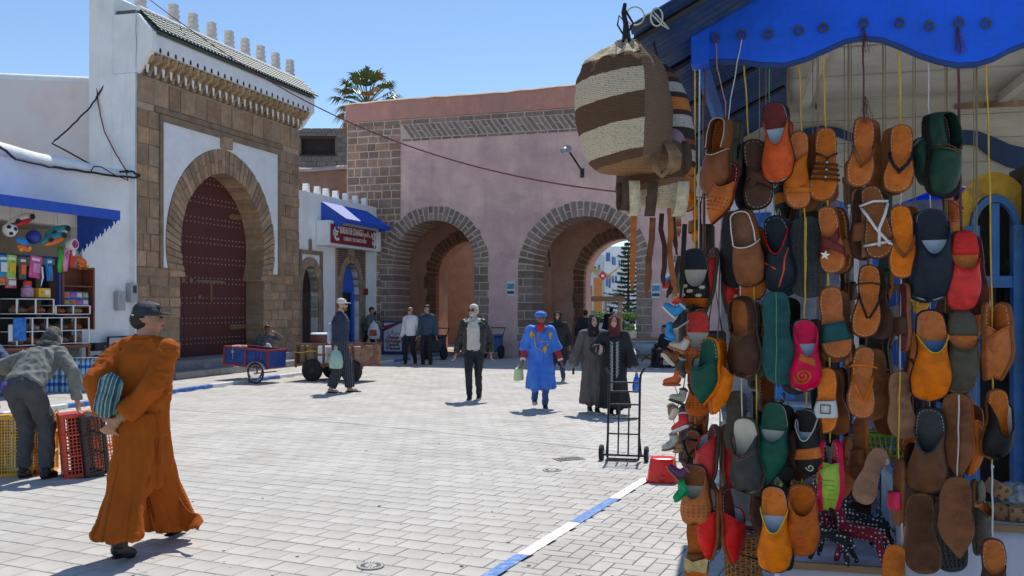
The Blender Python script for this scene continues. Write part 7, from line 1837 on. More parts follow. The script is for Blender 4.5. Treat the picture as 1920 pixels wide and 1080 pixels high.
 if deco == 'buckle':
  c_ = Vector(S(.62,PI / 2,1,.006)); b = MB()
  for d_ in ((-.016,0),(.016,0)): b.box(c_ + Vector((d_[0],-.001,0)),(.004,.004,.032))
  for d_ in (-.015,.015): b.box(c_ + Vector((0,-.001,d_)),(.034,.004,.004))
  b.build('buckle',mat('dark_buckle',(.12,.09,.06),.4,metal=.6),o)
 if deco == 'butterfly':
  c_ = Vector(S(.66,PI / 2,1,.008)); b = MB()
  for s in (1,-1): b.add([c_,c_ + Vector((s * .045,-.004,.028)),c_ + Vector((s * .040,-.002,-.002)),c_ + Vector((s * .034,-.004,-.032)),c_ + Vector((0,0,-.02))],[(0,1,2,3,4)])
  b.build('butterfly',mat('butterfly_yellow',(.60,.44,.16),.6,40,.4,.2),o,solid=.003)
 if deco == 'seams':
  for tt in (.50,.53): line([(tt - .10 * abs(math.cos(th)),th) for th in [.1 + (PI - .2) * i / 14 for i in range(15)]],.0011,'taupe','seam',par)
 if deco == 'greenlace':
  for t in (.55,.62,.69,.76,.83): line([(t,.2 + 2.7 * i / 10) for i in range(11)],.0018,'lime','embroidery',par)
 if deco == 'redtrim':
  line([(.44,.4),(.58,1.0),(.72,1.15),(.93,1.5)],.0035,'redor','trim',par); line([(.60,2.5),(.70,1.6)],.0035,'redor','trim',par)
 if deco == 'tag': pass
 return o
STRINGS = {}
def hang(o,x,ytop,yaw=0,roll=0,D=0.0,pitch=0):
 a,z = Sp(x,ytop,D); o.location = Sw(a,D,z)
 M = Matrix.Rotation(R(roll),3,'Y') @ Matrix.Rotation(R(pitch),3,'X') @ Matrix.Rotation(SA + R(yaw),3,'Z'); o.rotation_euler = M.to_euler()
 return o
REG = {}; PAIRS = []
def sh(label,x,y0,y1,kind='mule',up='tan',ins='tan',sole='dbrown',yaw=0,roll=0,D=0.0,pitch=0,**k):
 a,z0_ = Sp(x,y0,D); _,z1_ = Sp(x,y1,D); L = (z0_ - z1_) / max(.75,math.cos(R(roll)) * math.cos(R(pitch)))
 o = hang(shoe(label,L,kind,up,ins,sole,**k),x,y0,yaw,roll,D,pitch); REG[label] = o
 if abs(yaw) < 45 and D < .04 and y0 < 900 and 1380 < x < 1830: PAIRS.append((x,y0,y1,kind,up,ins,sole,yaw,(label,1 if len(PAIRS) % 3 else -1)))
 return o
F0,F1 = -.0,.10
sh('brown closed clog with tan inside, topmost of the left strings',1358,222,368,'loafer','brown','tan','olive',-28,8,W=.40,H=.075,trim='cream',t0=(.52,.40),lining='taupe')
sh('olive grey clog showing its side behind the brown clog',1386,226,345,'loafer','olive','olive','olive',-75,4,.06,W=.36,H=.06)
sh('orange pointed slipper with maroon inside tilted below the brown clog',1372,304,420,'mule','tan','maroon','maroon',-24,17,-.02,shape=POINT,W=.44,deco='dots')
sh('dark brown slide with crossed laces, second string',1410,262,391,'cross','dbrown','dbrown','black',8,-7,W=.44,trim=None)
sh('orange red slipper with dark red inside and black sole, third string',1449,192,341,'mule','redor','pale','black',-10,-5,-.03,pad='maroon',W=.42,H=.06,t0=(.55,.22),thick=.022,lining='pale')
sh('tan slide with a broad diagonal strap, fourth string',1499,247,390,'diagonal','tan','tan','brown',2,2,W=.36,mir=-1)
sh('tan sandal with beaded black and tan straps, fifth string',1548,240,375,'strappy','dbrown','tan','brown',3,2,W=.40,deco='bead')
sh('navy slipper with red trim and white edge stitching',1451,405,547,'mule','navy','navy','navy',-14,-6,-.02,W=.44,H=.065,trim='red',deco='redtrim',t0=(.50,.16),lining='grey',thick=.02)
o = sh('black sole with tyre tread hanging sole outwards',1512,408,556,'mule','black','black','grey',178,0,.03,shape=BROAD,W=.46,tread='tyre',stitch=False)
sh('tan slide with black and red striped straps and a silver star',1548,388,511,'cross','maroon','tan','brown',-20,-8,-.02,W=.40,deco='star')
sh('brown slide hanging back to back behind the starred tan slide',1568,390,512,'band','brown','brown','dbrown',-35,-6,.04,W=.38)
sh('brown slipper with thick white edging round the opening',1388,393,536,'loafer','brown','taupe','black',-12,-9,-.03,shape=BROAD,W=.42,H=.06,trim='white',t0=(.50,.42),lining='taupe')
sh('plain tan slide half hidden behind the white edged slipper',1417,425,563,'band','brown','tan','dbrown',10,2,.05,W=.40)
sh('plain black rubber sole turned outwards with a green string down it',1455,548,719,'mule','teal','black','teal',180,-3,.0,W=.40,stitch=False)
sh('tan slide with a teal band hanging beneath the starred slide',1557,538,671,'band','teal','tan','brown',4,-6,W=.44,mir=-1,t0=(.5,.3))
sh('black brown shoe with pale double seams and open tan inside',1390,557,707,'loafer','dbrown','tan','olive',-22,-3,-.03,W=.44,H=.07,deco='seams',t0=(.50,.40),thick=.018,lining='taupe')
sh('tan thong sandal behind the black brown shoe',1421,574,711,'ankle','dbrown','tan','brown',5,2,.05,W=.40)
sh('bright pink red slipper with an orange swirl on the toe',1507,600,733,'mule','pink','pale','grey',4,-2,-.03,pad='pink',W=.46,deco='swirl',t0=(.52,.08),H=.05,lining='blue')
sh('orange slide with a buckled white band',1550,690,812,'band','white','orange','brown',-8,2,-.02,W=.40,deco='buckle')
sh('green pointed slipper with pale lining',1452,755,908,'mule','green','cream','black',-12,3,-.03,pad='green',shape=POINT,W=.44,t0=(.46,.28),lining='pale',H=.06)
sh('black slipper with a tan inset and a swirl, half turned',1512,768,893,'mule','black','pale','dbrown',-32,-5,-.02,pad='black',W=.48,deco='patch',t0=(.44,.14),trim='cream',lining='pale',thick=.02)
sh('brown slipper hanging sideways behind the black and tan one',1494,770,880,'mule','dbrown','dbrown','brown',-78,0,.05,W=.40)
sh('orange slipper with yellow edging at the bottom of the third string',1449,912,1074,'mule','orange','pale','black',-12,-2,-.05,pad='orange',W=.42,trim='yellow',t0=(.50,.24),lining='pale',H=.062)
sh('rust slipper with a self coloured swirl at the bottom',1503,909,1042,'mule','rust','rust','brown',-8,1,-.04,shape=BROAD,W=.50,deco='swirl_self',t0=(.42,.14),lining='pale')
sh('dark slipper sole behind the yellow edged orange slipper',1474,908,1068,'mule','black','black','black',-70,1,.04,W=.40,stitch=False)
sh('lime green pointed slipper with fine embroidery, left of the edge-on pair',1545,826,955,'mule','lime','pink','pink',78,1,-.02,shape=POINT,W=.46,deco='greenlace',H=.075)
sh('lime green pointed slipper with fine embroidery, right of the edge-on pair',1566,826,955,'mule','lime','pink','pink',-78,-1,-.02,shape=POINT,W=.46,deco='greenlace',H=.075)
sh('tan sandal with a long sole at the upper left corner of the stall',1296,255,332,'thong','tan','tan','olive',-50,0,.35,W=.42,stitch=False)
sh('orange sandal with a silver clasp at the far left',1291,330,396,'band','orange','tan','brown',-10,6,.32,W=.62,deco='bead')
sh('brown slide in shadow between the clasped sandal and the embroidered slipper',1304,375,455,'band','brown','tan','dbrown',-60,0,.40,W=.40,stitch=False)
sh('black toed slipper with ivory flowers and an orange band',1302,467,583,'mule','black','cream','dbrown',2,0,.02,pad='navy',shape=BROAD,W=.48,deco='flowers',t0=(.62,.34),lining='cream',H=.05)
sh('red pointed slipper with ivory flowers, left of an edge-on pair',1337,465,586,'mule','red','maroon','olive',-68,8,.12,shape=POINT,W=.50,deco='flowers',H=.062,t0=(.42,.15))
sh('red pointed slipper with ivory flowers, right of an edge-on pair',1362,465,588,'mule','red','maroon','olive',72,-3,.14,shape=POINT,W=.50,deco='flowers',H=.062)
sh('orange and red slipper with rows of small holes',1307,584,702,'mule','rust','cream','brown',4,1,.02,pad='red',W=.50,deco='dots',t0=(.60,.38),lining='cream',H=.05)
sh('green pointed slipper with an orange flap, left strings',1329,634,758,'mule','green','green','orange',-38,4,-.07,shape=POINT,W=.50,H=.07,lining='cream')
sh('orange pointed slipper hanging behind the green one',1354,636,776,'mule','orange','orange','tan',60,6,-.02,shape=POINT,W=.42,H=.06)
sh('orange perforated slipper with red toe beneath the holed one',1305,694,780,'mule','rust','cream','brown',-4,-4,.03,pad='red',W=.60,deco='dots',t0=(.55,.30),H=.05,lining='cream')
sh('brown woven sandal squeezed low on the left string',1306,768,836,'strappy','dbrown','tan','brown',10,0,.26,W=.66)
sh('black strapped sandal in front of the red embroidered pair',1300,806,880,'gladiator','black','brown','black',-20,4,.20,W=.55)
sh('coral embroidered slipper, left of the lower edge-on pair',1338,797,919,'mule','red','maroon','olive',-68,6,.10,shape=POINT,W=.52,deco='flowers',H=.062,t0=(.42,.15))
sh('coral slipper, right of the lower edge-on pair',1363,797,915,'mule','red','maroon','taupe',70,-2,.12,shape=POINT,W=.46,H=.062)
sh('tan slipper with a field of punched holes at the lower left',1301,872,986,'mule','tan','cream','dbrown',-12,-3,.03,pad='brown',shape=BROAD,W=.52,deco='dots',t0=(.52,.12),lining='cream',H=.06)
sh('dark red pointed slipper, left of the bottom edge-on pair',1337,914,1051,'mule','red','maroon','brown',-72,2,.06,shape=POINT,W=.46,H=.062)
sh('dark red pointed slipper, right of the bottom edge-on pair',1360,914,1056,'mule','red','maroon','brown',66,-6,.06,shape=POINT,W=.50,H=.062)
sh('tan sandal with a yellow butterfly at the bottom left',1303,978,1092,'band','brown','tan','brown',2,-2,.12,W=.42,deco='butterfly',stitch=False)
sh('olive sole turned outwards below the black brown shoe',1383,734,850,'mule','olive','olive','olive',170,0,.04,W=.44)
sh('dark slate slipper with a pale lined opening and cream edge',1394,784,925,'mule','grey','cream','olive',-26,-4,-.05,W=.48,deco='seams',H=.07,t0=(.48,.22),thick=.018,lining='taupe')
sh('narrow black sole hanging edge on beside the green slipper',1416,735,850,'mule','black','black','black',100,0,.06,W=.36,stitch=False)
sh('light tan sandal with a twisted thong and a curled ornament',1620,220,349,'thong','brown','tan','brown',5,4,W=.40,deco=None)
sh('brown sandal with white crossing straps',1630,349,483,'gladiator','white','brown','dbrown',-6,-10,-.02,W=.40)
sh('brown sandal hanging behind the white strapped one',1612,352,484,'band','brown','taupe','dbrown',-12,-2,.04,W=.38,stitch=False)
sh('tan sandal with thin black thong straps',1630,497,632,'ankle','black','tan','dbrown',3,3,W=.40)
sh('tan sandal with an orange thong and a looped ankle strap',1623,651,783,'ankle','orange','tan','brown',4,5,-.01,W=.40,mir=-1)
sh('brown sandal edge on below the looped strap sandal',1612,782,902,'band','brown','brown','tan',-50,2,.06,W=.36,stitch=False)
sh('pinkish brown rubber sole tilted to the left',1652,842,941,'mule','brown','taupe','taupe',176,22,-.03,W=.42,stitch=False,thick=.018)
sh('brown slide with a wide navy cloth thong',1690,234,360,'thong','navy','tan','brown',-8,3,W=.44,thick=.02)
sh('bright orange sandal with a brown thong',1686,386,520,'thong','brown','orange','brown',-6,-5,-.02,W=.40)
sh('brown sandal hung behind the bright orange one',1704,388,515,'band','brown','brown','brown',-40,-5,.05,W=.36,stitch=False)
sh('brown sandal seen exactly edge on with a dark strap',1693,531,659,'band','dbrown','maroon','brown',-80,0,.0,W=.42,stitch=False)
sh('taupe rubber sole turned outwards with a yellow string',1686,697,821,'mule','brown','taupe','taupe',180,-3,.0,W=.42,stitch=False)
sh('brown sandal edge on with a bright pink strap',1684,858,984,'band','pink','brown','brown',-76,2,.0,W=.40,stitch=False)
sh('light tan sole cut off by the bottom edge',1680,1022,1150,'mule','tan','tan','tan',178,5,-.06,W=.40,stitch=False)
sh('dark green closed slipper with white seams, its mouth to the right',1757,212,366,'loafer','dgreen','grey','black',30,-4,-.03,W=.42,H=.085,trim='dgreen',deco='seams',t0=(.50,.42),thick=.020,lining='grey')
sh('dark green slipper behind, its edge showing at the left',1737,214,350,'mule','dgreen','black','white',-70,-2,.05,W=.40,H=.06)
sh('black slipper with a blue grey lining and pale edge',1745,393,564,'mule','navy','pale','grey',-5,-1,-.02,pad='navy',shape=BROAD,W=.44,H=.06,t0=(.50,.14),lining='blue',deco=None)
sh('bright red slipper with its heel folded down',1806,433,583,'folded','red','tan','maroon',4,0,-.02,shape=BROAD,W=.40,H=.045,t0=(.50,.34),lining='tan')
sh('orange slipper with bright yellow edging',1743,582,752,'mule','orange','blue','black',0,-1,-.04,pad='tan',W=.44,H=.065,trim='yellow',t0=(.46,.26),lining='blue')
sh('dark olive slipper with its heel folded down',1803,583,736,'folded','olive','tan','olive',0,1,-.02,shape=BROAD,W=.42,H=.045,t0=(.48,.34),lining='tan')
sh('grey brown slipper with a white seam along its edge',1744,765,926,'mule','choc','grey','black',-20,3,-.04,W=.46,H=.065,trim='grey',t0=(.50,.24),lining='blue',thick=.020)
sh('brown ribbed sole turned outwards near the bottom',1724,925,1073,'mule','tan','brown','choc',182,-2,-.05,W=.46,tread='rib',stitch=False,thick=.016)
sh('brown pointed slipper seen from its sole side',1795,738,894,'mule','tan','brown','brown',155,0,-.01,shape=POINT,W=.44,H=.07,stitch=False)
sh('orange brown pointed slipper behind the sole side one',1812,740,890,'mule','orange','tan','tan',110,-2,.04,shape=POINT,W=.42,H=.06,stitch=False)
sh('brown pointed leather sole with a dark heel mark',1793,895,1043,'mule','dbrown','brown','brown',182,0,-.05,shape=POINT,W=.50,stitch=False)
sh('tan slipper, left of the pair hanging at the right edge',1852,568,712,'mule','tan','tan','brown',62,0,.0,shape=POINT,W=.40,H=.055,lining='blue')
sh('tan pointed slipper, right of the pair hanging at the right edge',1876,568,712,'mule','tan','tan','brown',-64,0,.0,shape=POINT,W=.44,H=.07)
sh('black slipper with a tan and white lining at the right edge',1871,731,860,'mule','black','tan','brown',20,2,-.01,W=.46,H=.06,t0=(.66,.20),lining='white')
sh('orange brown slide cut off at the bottom right corner',1862,1011,1150,'cross','dbrown','tan','maroon',0,0,-.08,W=.42)
sh('tan laced shoe hanging in shadow low behind the ribbed sole',1705,830,960,'mule','brown','brown','dbrown',-120,4,.12,W=.42)
sh('brown pointed slipper in shadow behind the orange yellow edged one',1778,745,870,'mule','brown','brown','dbrown',-60,5,.14,shape=POINT,W=.40)
sh('dark sandal in shadow under the teal banded slide',1575,690,800,'thong','dbrown','brown','black',-60,0,.14,W=.38,stitch=False)
random.seed(11)
for (x,y0,y1,kind,up,ins,sole,yaw,k) in PAIRS:
 lab,side = k; base = REG[lab]; o = copy_tree(base);
 o['label'] = 'dim second shoe showing ' + ('left' if side < 0 else 'right') + ' behind ' + ' '.join(lab.split()[:9]); o['group'] = 'second shoes of the hanging pairs'
 hang(o,x + side * random.uniform(11,17),y0 + random.uniform(3,9),yaw + 180 + random.uniform(-35,35),random.uniform(-5,5),.055)
POS = {o_['label']: (o_.location.copy()) for o_ in REG.values()}
names = sorted(REG); used_ = set()
for i,(x,y) in enumerate(((1476,300),(1524,395),(1583,470),(1596,300),(1655,300),(1660,470),(1716,400),(1776,350),(1480,560),(1532,600),(1590,640),(1656,590),(1716,620),(1776,560),(1436,700),(1478,880),(1535,690),(1592,820),(1655,700),(1712,780),(1772,800),(1826,760),(1832,500),(1775,930),(1424,880),(1322,700),(1318,900),(1830,900))):
 D_ = .20 + .05 * (i % 4); src = REG[names[(i * 7 + 3) % len(names)]]; a,z = Sp(x,y,D_); q = Sw(a,D_,z)
 near = sorted(POS,key=lambda l: (POS[l] + Vector((0,0,0)) - q).length); w4 = lambda l: ' '.join(l.split(',')[0].split()[:4]); pr = next((w4(m_),w4(n_)) for n_ in near[1:] for m_ in near if w4(m_) != w4(n_) and (w4(m_),w4(n_)) not in used_ and (w4(n_),w4(m_)) not in used_); used_.add(pr)
 o = copy_tree(src); o['label'] = 'dim back row shoe between the ' + pr[0] + ' and the ' + pr[1]; o['group'] = 'shoes in the dim back row'
 hang(o,x,y,(-70,150,60,200,20)[i % 5],jit(8),D_)
 inv = o.matrix_basis.inverted(); b = MB(); b.tube([inv @ Sw(a,D_,z),inv @ Sw(a,D_,2.85)],.0018,4); b.build('cord',mat('dim_string',(.30,.24,.14),.8),o)
SY = mat('yellow_string',(.62,.42,.04),.8,30,.2,.2); SWh = mat('white_string',(.62,.60,.55),.8,30,.1,.2); SM = mat('maroon_string',(.13,.05,.05),.9,30,.3,.5); SGn = mat('green_string',(.10,.30,.16),.8,30,.2,.2)
def string(label,pts,m,r=.0022,D=.012,kn=()):
 P = []
 for (x,y) in pts: a,z = Sp(x,y,D); P.append(Sw(a,D,z))
 b = MB(); Q = []
 for i in range(len(P) - 1):
  for j in range(5): t = j / 5; q = P[i].lerp(P[i + 1],t); Q.append(q + Vector((.0012 * math.sin(i * 7 + j),.001,0)))
 Q.append(P[-1]); b.tube(Q,r,5)
 for k_ in kn: a,z = Sp(*k_,D); b.ell(Sw(a,D,z),.006,None,6,5)
 return solo(b,'string',m,label,'string')
string('pink string from the first hook to the brown clog',[(1342,75),(1345,130),(1360,190),(1362,232)],mat('pink_string',(.45,.22,.20),.8),D=-.02)
string('pale string leaning from the second hook to the brown clog',[(1391,72),(1380,130),(1368,200),(1366,232)],SWh,D=-.025)
string('yellow string from the second hook down the laced slide column',[(1391,72),(1398,160),(1404,262),(1410,400),(1414,560),(1419,740),(1420,860)],SY,.003)
string('green string from the third hook down through the black soles',[(1442,72),(1443,200),(1452,400),(1456,550),(1456,760),(1455,915)],SGn)
string('green string lying over the plain black sole',[(1455,550),(1456,640),(1455,718)],SGn,D=-.03)
string('yellow string from the fourth hook down over the tyre tread sole',[(1497,64),(1500,150),(1503,250),(1509,410),(1510,560),(1507,610),(1513,770),(1503,910)],SY,.003)
string('yellow string lying over the tyre tread sole',[(1511,408),(1511,480),(1510,556)],SY,.0028,D=-.025)
string('yellow doubled string from the fifth hook to the beaded sandal column',[(1543,60),(1545,150),(1548,240),(1552,390),(1553,540),(1556,690),(1556,830)],SY,.0036)
string('frayed maroon string from the sixth hook to the tan sandal column',[(1618,50),(1619,130),(1620,222),(1626,350),(1628,500),(1624,655),(1615,790)],SM,.0034)
string('thick yellow string from the seventh hook to the navy thong slide',[(1685,50),(1687,140),(1689,236)],SY,.0036)
string('grey string below the navy thong slide down to the taupe sole',[(1690,355),(1688,390),(1690,535),(1688,700)],SWh,.003)
string('yellow string lying over the taupe sole and below it',[(1688,697),(1686,760),(1685,860)],SY,.003,D=-.03)
string('white string from the eighth hook to the dark green slipper',[(1740,56),(1741,130),(1742,214),(1745,400),(1744,590),(1743,770)],SWh,.0022)
string('thick frayed maroon rope from the ninth hook to the red slipper',[(1795,48),(1797,130),(1800,250),(1803,433)],SM,.0048,D=.0)
string('yellow string from the tenth hook to the tan pair at the right edge',[(1846,50),(1852,200),(1856,350),(1860,568),(1862,735),(1860,870)],SY,.0032)
string('white string with a knot over the brown pointed sole',[(1798,740),(1797,820),(1795,897)],SWh,.003,D=-.04,kn=[(1797,898)])
string('thin white string down to the slide in the bottom right corner',[(1860,870),(1861,940),(1862,1012)],SWh,.003,D=-.06,kn=[(1861,875)])
string('pale rod like string down beside the ribbed sole',[(1690,970),(1692,1000),(1694,1050)],SWh,.004,D=-.03)
string('mauve string between the red embroidered pairs of the left column',[(1352,430),(1350,470),(1348,590),(1346,640),(1350,780),(1350,920)],mat('mauve_string',(.36,.26,.28),.8),.003,D=.11)
string('thin string down the far left column of slippers',[(1303,395),(1303,470),(1304,590),(1305,700),(1303,880),(1302,985)],SY,.0024,D=.23)
string('string linking the brown, black brown and slate shoes',[(1388,395),(1388,560),(1392,790)],SWh,.0026,D=.0)
for i,(x,y) in enumerate(((1618,50),(1795,50),(1622,180))):
 a,z = Sp(x,y,-.02); b = MB(); random.seed(30 + i)
 for k in range(26 if i else 20):
  p0 = Sw(a,-.02,z); q = p0; P = [q]
  for j in range(5): q = q + Vector((jit(.010) + .002,jit(.006),-.016 - .006 * random.random())); P.append(q)
  b.tube(P,.0005,3)
 solo(b,'frayed_twine',SM,('tangle of frayed maroon twine under the sixth hook','tangle of frayed maroon twine under the ninth hook','small tangle of frayed twine above the light tan sandal')[i],'twine')
for i,(x0,x1,col) in enumerate(((1303,1303,'yellow_string'),(1312,1310,'white_string'),(1322,1320,'maroon_string'))):
 a0,z0_ = Sp(x0,108,.04); a1,z1_ = Sp(x1,480,.12); b = MB(); b.tube([Sw(a0,.04,z0_),Sw(a1,.12,z1_)],.0035,5); solo(b,'cord',mat(col,(0,0,0)),('yellow cord hanging from the corner post of the stall','white cord hanging beside the yellow cord at the corner post','maroon cord hanging right of the white cord at the corner post')[i],'cord')
# ================================================================ bags
BR = mat('brown_woven',(.15,.088,.055),.95,30,.4,.9,bscale=260,bdist=.003); BR2 = mat('dark_brown_woven',(.085,.048,.03),.95,30,.45,.9,bscale=260,bdist=.003); CRM = mat('cream_woven',(.60,.50,.34),.95,60,.35,.9,bscale=240,bdist=.003,stain=(.28,.19,.12),sc2=90,thr=.66)
TANW = mat('tan_woven',(.27,.155,.075),.95,30,.35,.9,bscale=260,bdist=.003)
BY = 2.93; c0 = px(1172,82,BY)
o = thing('backpack','large brown and cream striped woven backpack hanging at the corner of the stall','backpack',c0,R(8))
sY = BY / F
b = MB()
def Z(y): return (82 - y) * sY
rings = [(.02,0,Z(326),.06,.06),(.02,0,Z(322),.10,.09),(.015,0,Z(306),.130,.115),(.008,0,Z(275),.148,.13),(.0,0,Z(235),.158,.14),(-.004,0,Z(190),.158,.14),(-.008,0,Z(150),.148,.13),(-.012,0,Z(122),.126,.108),(-.006,0,Z(100),.080,.072),(0,0,Z(88),.035,.035),(0,0,Z(80),.03,.03)]
b.loft(rings,40,True,lambda a,t: 1 + (.05 * math.sin(a * 9) * max(0,(t - .72) / .28)) + .012 * math.sin(a * 3))
def bagfold(c): t = max(0,(c.z + .13) / .13); return .006 * noise.noise(c * 9) + .012 * t * math.sin(math.atan2(c.y,c.x) * 10) + .003 * noise.noise(c * 30)
def weave_mat(name,bands,x_seam,side,low_z,low):
 """hand woven wool: bands of colour along the height, a plain side panel and a plain base"""
 m,t,bs = _new(name); N = t.nodes; L = t.links; tc = N.new('ShaderNodeTexCoord'); sx = N.new('ShaderNodeSeparateXYZ'); L.new(tc.outputs['Object'],sx.inputs[0])
 def mth(op,a,b_=None,c=None):
  q = N.new('ShaderNodeMath'); q.operation = op
  for i,v in enumerate((a,b_,c)):
   if v is None: continue
   if isinstance(v,(int,float)): q.inputs[i].default_value = v
   else: L.new(v,q.inputs[i])
  return q.outputs[0]
 def nz(sc_,vec=None):
  q = N.new('ShaderNodeTexNoise'); q.inputs['Scale'].default_value = sc_; q.inputs['Detail'].default_value = 3; L.new(vec or tc.outputs['Object'],q.inputs['Vector']); return q.outputs[0]
 z = mth('ADD',mth('MULTIPLY_ADD',sx.outputs[0],-.20,sx.outputs[2]),mth('MULTIPLY_ADD',nz(14),.014,-.007)); z = mth('MULTIPLY_ADD',nz(150),.006,z)
 f = mth('MULTIPLY',z,-2.0)
 r = N.new('ShaderNodeValToRGB'); r.color_ramp.interpolation = 'CONSTANT'; e = r.color_ramp.elements; e[0].position = 0; e[0].color = (*bands[0][1],1); e[1].position = bands[1][0]; e[1].color = (*bands[1][1],1)
 for p_,c_ in bands[2:]: q = e.new(p_); q.color = (*c_,1)
 L.new(f,r.inputs[0]); out = r.outputs[0]
 def lay(fac,col,out,bl='MIX'):
  q = N.new('ShaderNodeMix'); q.data_type = 'RGBA'; q.blend_type = bl; L.new(fac,q.inputs[0]); L.new(out,q.inputs[6]); q.inputs[7].default_value = (*col,1); return q.outputs[2]
 xs = mth('GREATER_THAN',mth('MULTIPLY_ADD',nz(60),.006,sx.outputs[0]),x_seam); out = lay(xs,side,out)
 out = lay(mth('LESS_THAN',z,low_z),low,out)
 fl = N.new('ShaderNodeTexNoise'); fl.inputs['Scale'].default_value = 240; fl.inputs['Detail'].default_value = 2; mp = N.new('ShaderNodeMapping'); mp.inputs['Scale'].default_value = (1,1,.55); L.new(tc.outputs['Object'],mp.inputs[0]); L.new(mp.outputs[0],fl.inputs['Vector'])
 mr = N.new('ShaderNodeMapRange'); mr.inputs[1].default_value = .56; mr.inputs[2].default_value = .66; mr.inputs[4].default_value = .45; L.new(fl.outputs[0],mr.inputs[0]); out = lay(mr.outputs[0],(.12,.075,.05),out)
 wv = N.new('ShaderNodeTexWave'); wv.bands_direction = 'Z'; wv.inputs['Scale'].default_value = 55; wv.inputs['Distortion'].default_value = 3; wv.inputs['Detail'].default_value = 2; L.new(tc.outputs['Object'],wv.inputs['Vector'])
 mr2 = N.new('ShaderNodeMapRange'); mr2.inputs[3].default_value = 0; mr2.inputs[4].default_value = .16; L.new(wv.outputs[0],mr2.inputs[0]); out = lay(mr2.outputs[0],(.05,.035,.025),out)
 L.new(out,bs.inputs['Base Color']); bs.inputs['Roughness'].default_value = .95; bs.inputs['Specular IOR Level'].default_value = .1
 bp = N.new('ShaderNodeBump'); bp.inputs['Strength'].default_value = .9; bp.inputs['Distance'].default_value = .003; ad = mth('ADD',wv.outputs[0],fl.outputs[0]); L.new(ad,bp.inputs['Height']); L.new(bp.outputs[0],bs.inputs['Normal'])
 return m
cr_,bw_ = (.74,.61,.43),(.155,.088,.052)
def fz(y): return max(0,(y - 82) * sY * 2.0)
M_PACK = weave_mat('backpack_weave',[(0,cr_),(fz(108),bw_),(fz(140),cr_),(fz(188),bw_),(fz(236),cr_),(fz(288),bw_)],.028,(.235,.15,.098),Z(306),(.34,.185,.09))
body = blob('body',b,.006,M_PACK,o,3,bagfold)
b = MB(); b.tube([(-.0,-.02,.0),(.0,-.01,.06),(-.005,0,.10),(.0,0,.13)],[.016,.009,.008,.006],8); b.tube([(.0,0,.02),(.03,.01,.07),(.0,0,.11)],.004,5); b.tube([(0,0,.02),(-.025,0,.06),(-.02,0,.09),(0,0,.07)],.003,5); b.build('drawstring',mat('black_cord',(.015,.014,.014),.9),o)
b = MB(); b.tube([(.115,-.10,Z(278)),(.125,-.13,Z(300)),(.12,-.14,Z(322)),(.10,-.13,Z(330))],[.022,.026,.022,.016],10,flat=.35); b.build('shoulder_strap',TANW,o,smooth=True)
b = MB(); b.tube([(.062,-.11,Z(300)),(.058,-.145,Z(330)),(.075,-.15,Z(342)),(.10,-.145,Z(330)),(.105,-.12,Z(300))],.010,8,flat=.5); b.build('loop',TANW,o,smooth=True)
b = MB(); b.tube([(.022,-.142 + .02 * abs(math.sin(i)) * 0 - 0,Z(110 + i * 8)) for i in range(28)],.0022,4)
c1 = px(1222,330,3.05); o = thing('woven_bag','cream based woven bag with striped side hanging under the large backpack','bag',c1,R(5)); s3 = 3.05 / F
b = MB(); b.loft([(0,0,-62 * s3,.02,.02),(0,0,-58 * s3,.07,.07),(0,0,-46 * s3,.105,.10),(0,0,-30 * s3,.12,.11),(0,0,10 * s3,.115,.10),(0,0,60 * s3,.10,.09)],30,True)
bd = blob('body',b,.008,weave_mat('cream_base_weave',[(0,bw_),(.05,(.34,.185,.09)),(.09,cr_)],9,cr_,-9,cr_),o,2,lambda c: .008 * noise.noise(c * 14))
for i,(x,w_,m_) in enumerate(((-.09,.028,CRM),(-.115,.03,BR2),(.065,.030,CRM),(-.03,.026,BR2))):
 b = MB(); zz = -70 if i != 1 else -60
 def rib(u,v,x=x,w_=w_,zz=zz): a = PI * u; return (x + (v - .5) * w_ * 1.3 + .006 * math.sin(u * 5 + i),-.115 - .022 * math.cos(a) + .01 * u,-20 * s3 + (zz + 8) * s3 * math.sin(a) ** .6)
 b.grid(rib,16,2); b.build('loop',m_,o,smooth=True,solid=.004)
c2_ = px(1252,140,3.20); o = thing('striped_satchel','black, orange and white striped woven satchel hanging behind the large backpack','bag',c2_,R(-20))
SS = stripes('satchel_weave',[(0,(.02,.018,.018)),(.16,(.45,.42,.38)),(.34,(.05,.02,.018)),(.42,(.50,.16,.03)),(.60,(.03,.015,.015)),(.68,(.45,.40,.36)),(.84,(.03,.02,.02)),(.92,(.2,.05,.03))],2,4.2,weave=1)
b = MB(); b.loft([(.02,0,-.36,.05,.05),(.02,0,-.33,.075,.07),(.01,0,-.2,.085,.085),(0,0,-.08,.07,.07),(-.02,0,.02,.035,.04),(-.03,0,.05,.01,.01)],24,True); blob('body',b,.008,SS,o,2,lambda c: .006 * noise.noise(c * 14)); b = MB(); b.tube([(-.03,0,.03),(-.05,0,.12)],.005,5); b.build('cord',M_CABLE,o)
o = thing('cloth_pouch','dark woven pouch with mauve lining between the big backpack and the satchel','bag',px(1262,255,3.1),0)
b = MB(); b.ell((0,0,-.06),(.045,.05,.09)); blob('body',b,.008,mat('mauve_cloth',(.30,.18,.22),.9,9,.2,.3),o,2,lambda c: .008 * noise.noise(c * 20)); b = MB(); b.ell((.03,-.03,-.08),(.03,.03,.06)); b.build('flap',BR2,o,smooth=True)
o = thing('sunlit_rim','added bright white patch standing in for the sunlit top left rim of the backpack','bag',px(1112,112,3.12),0)
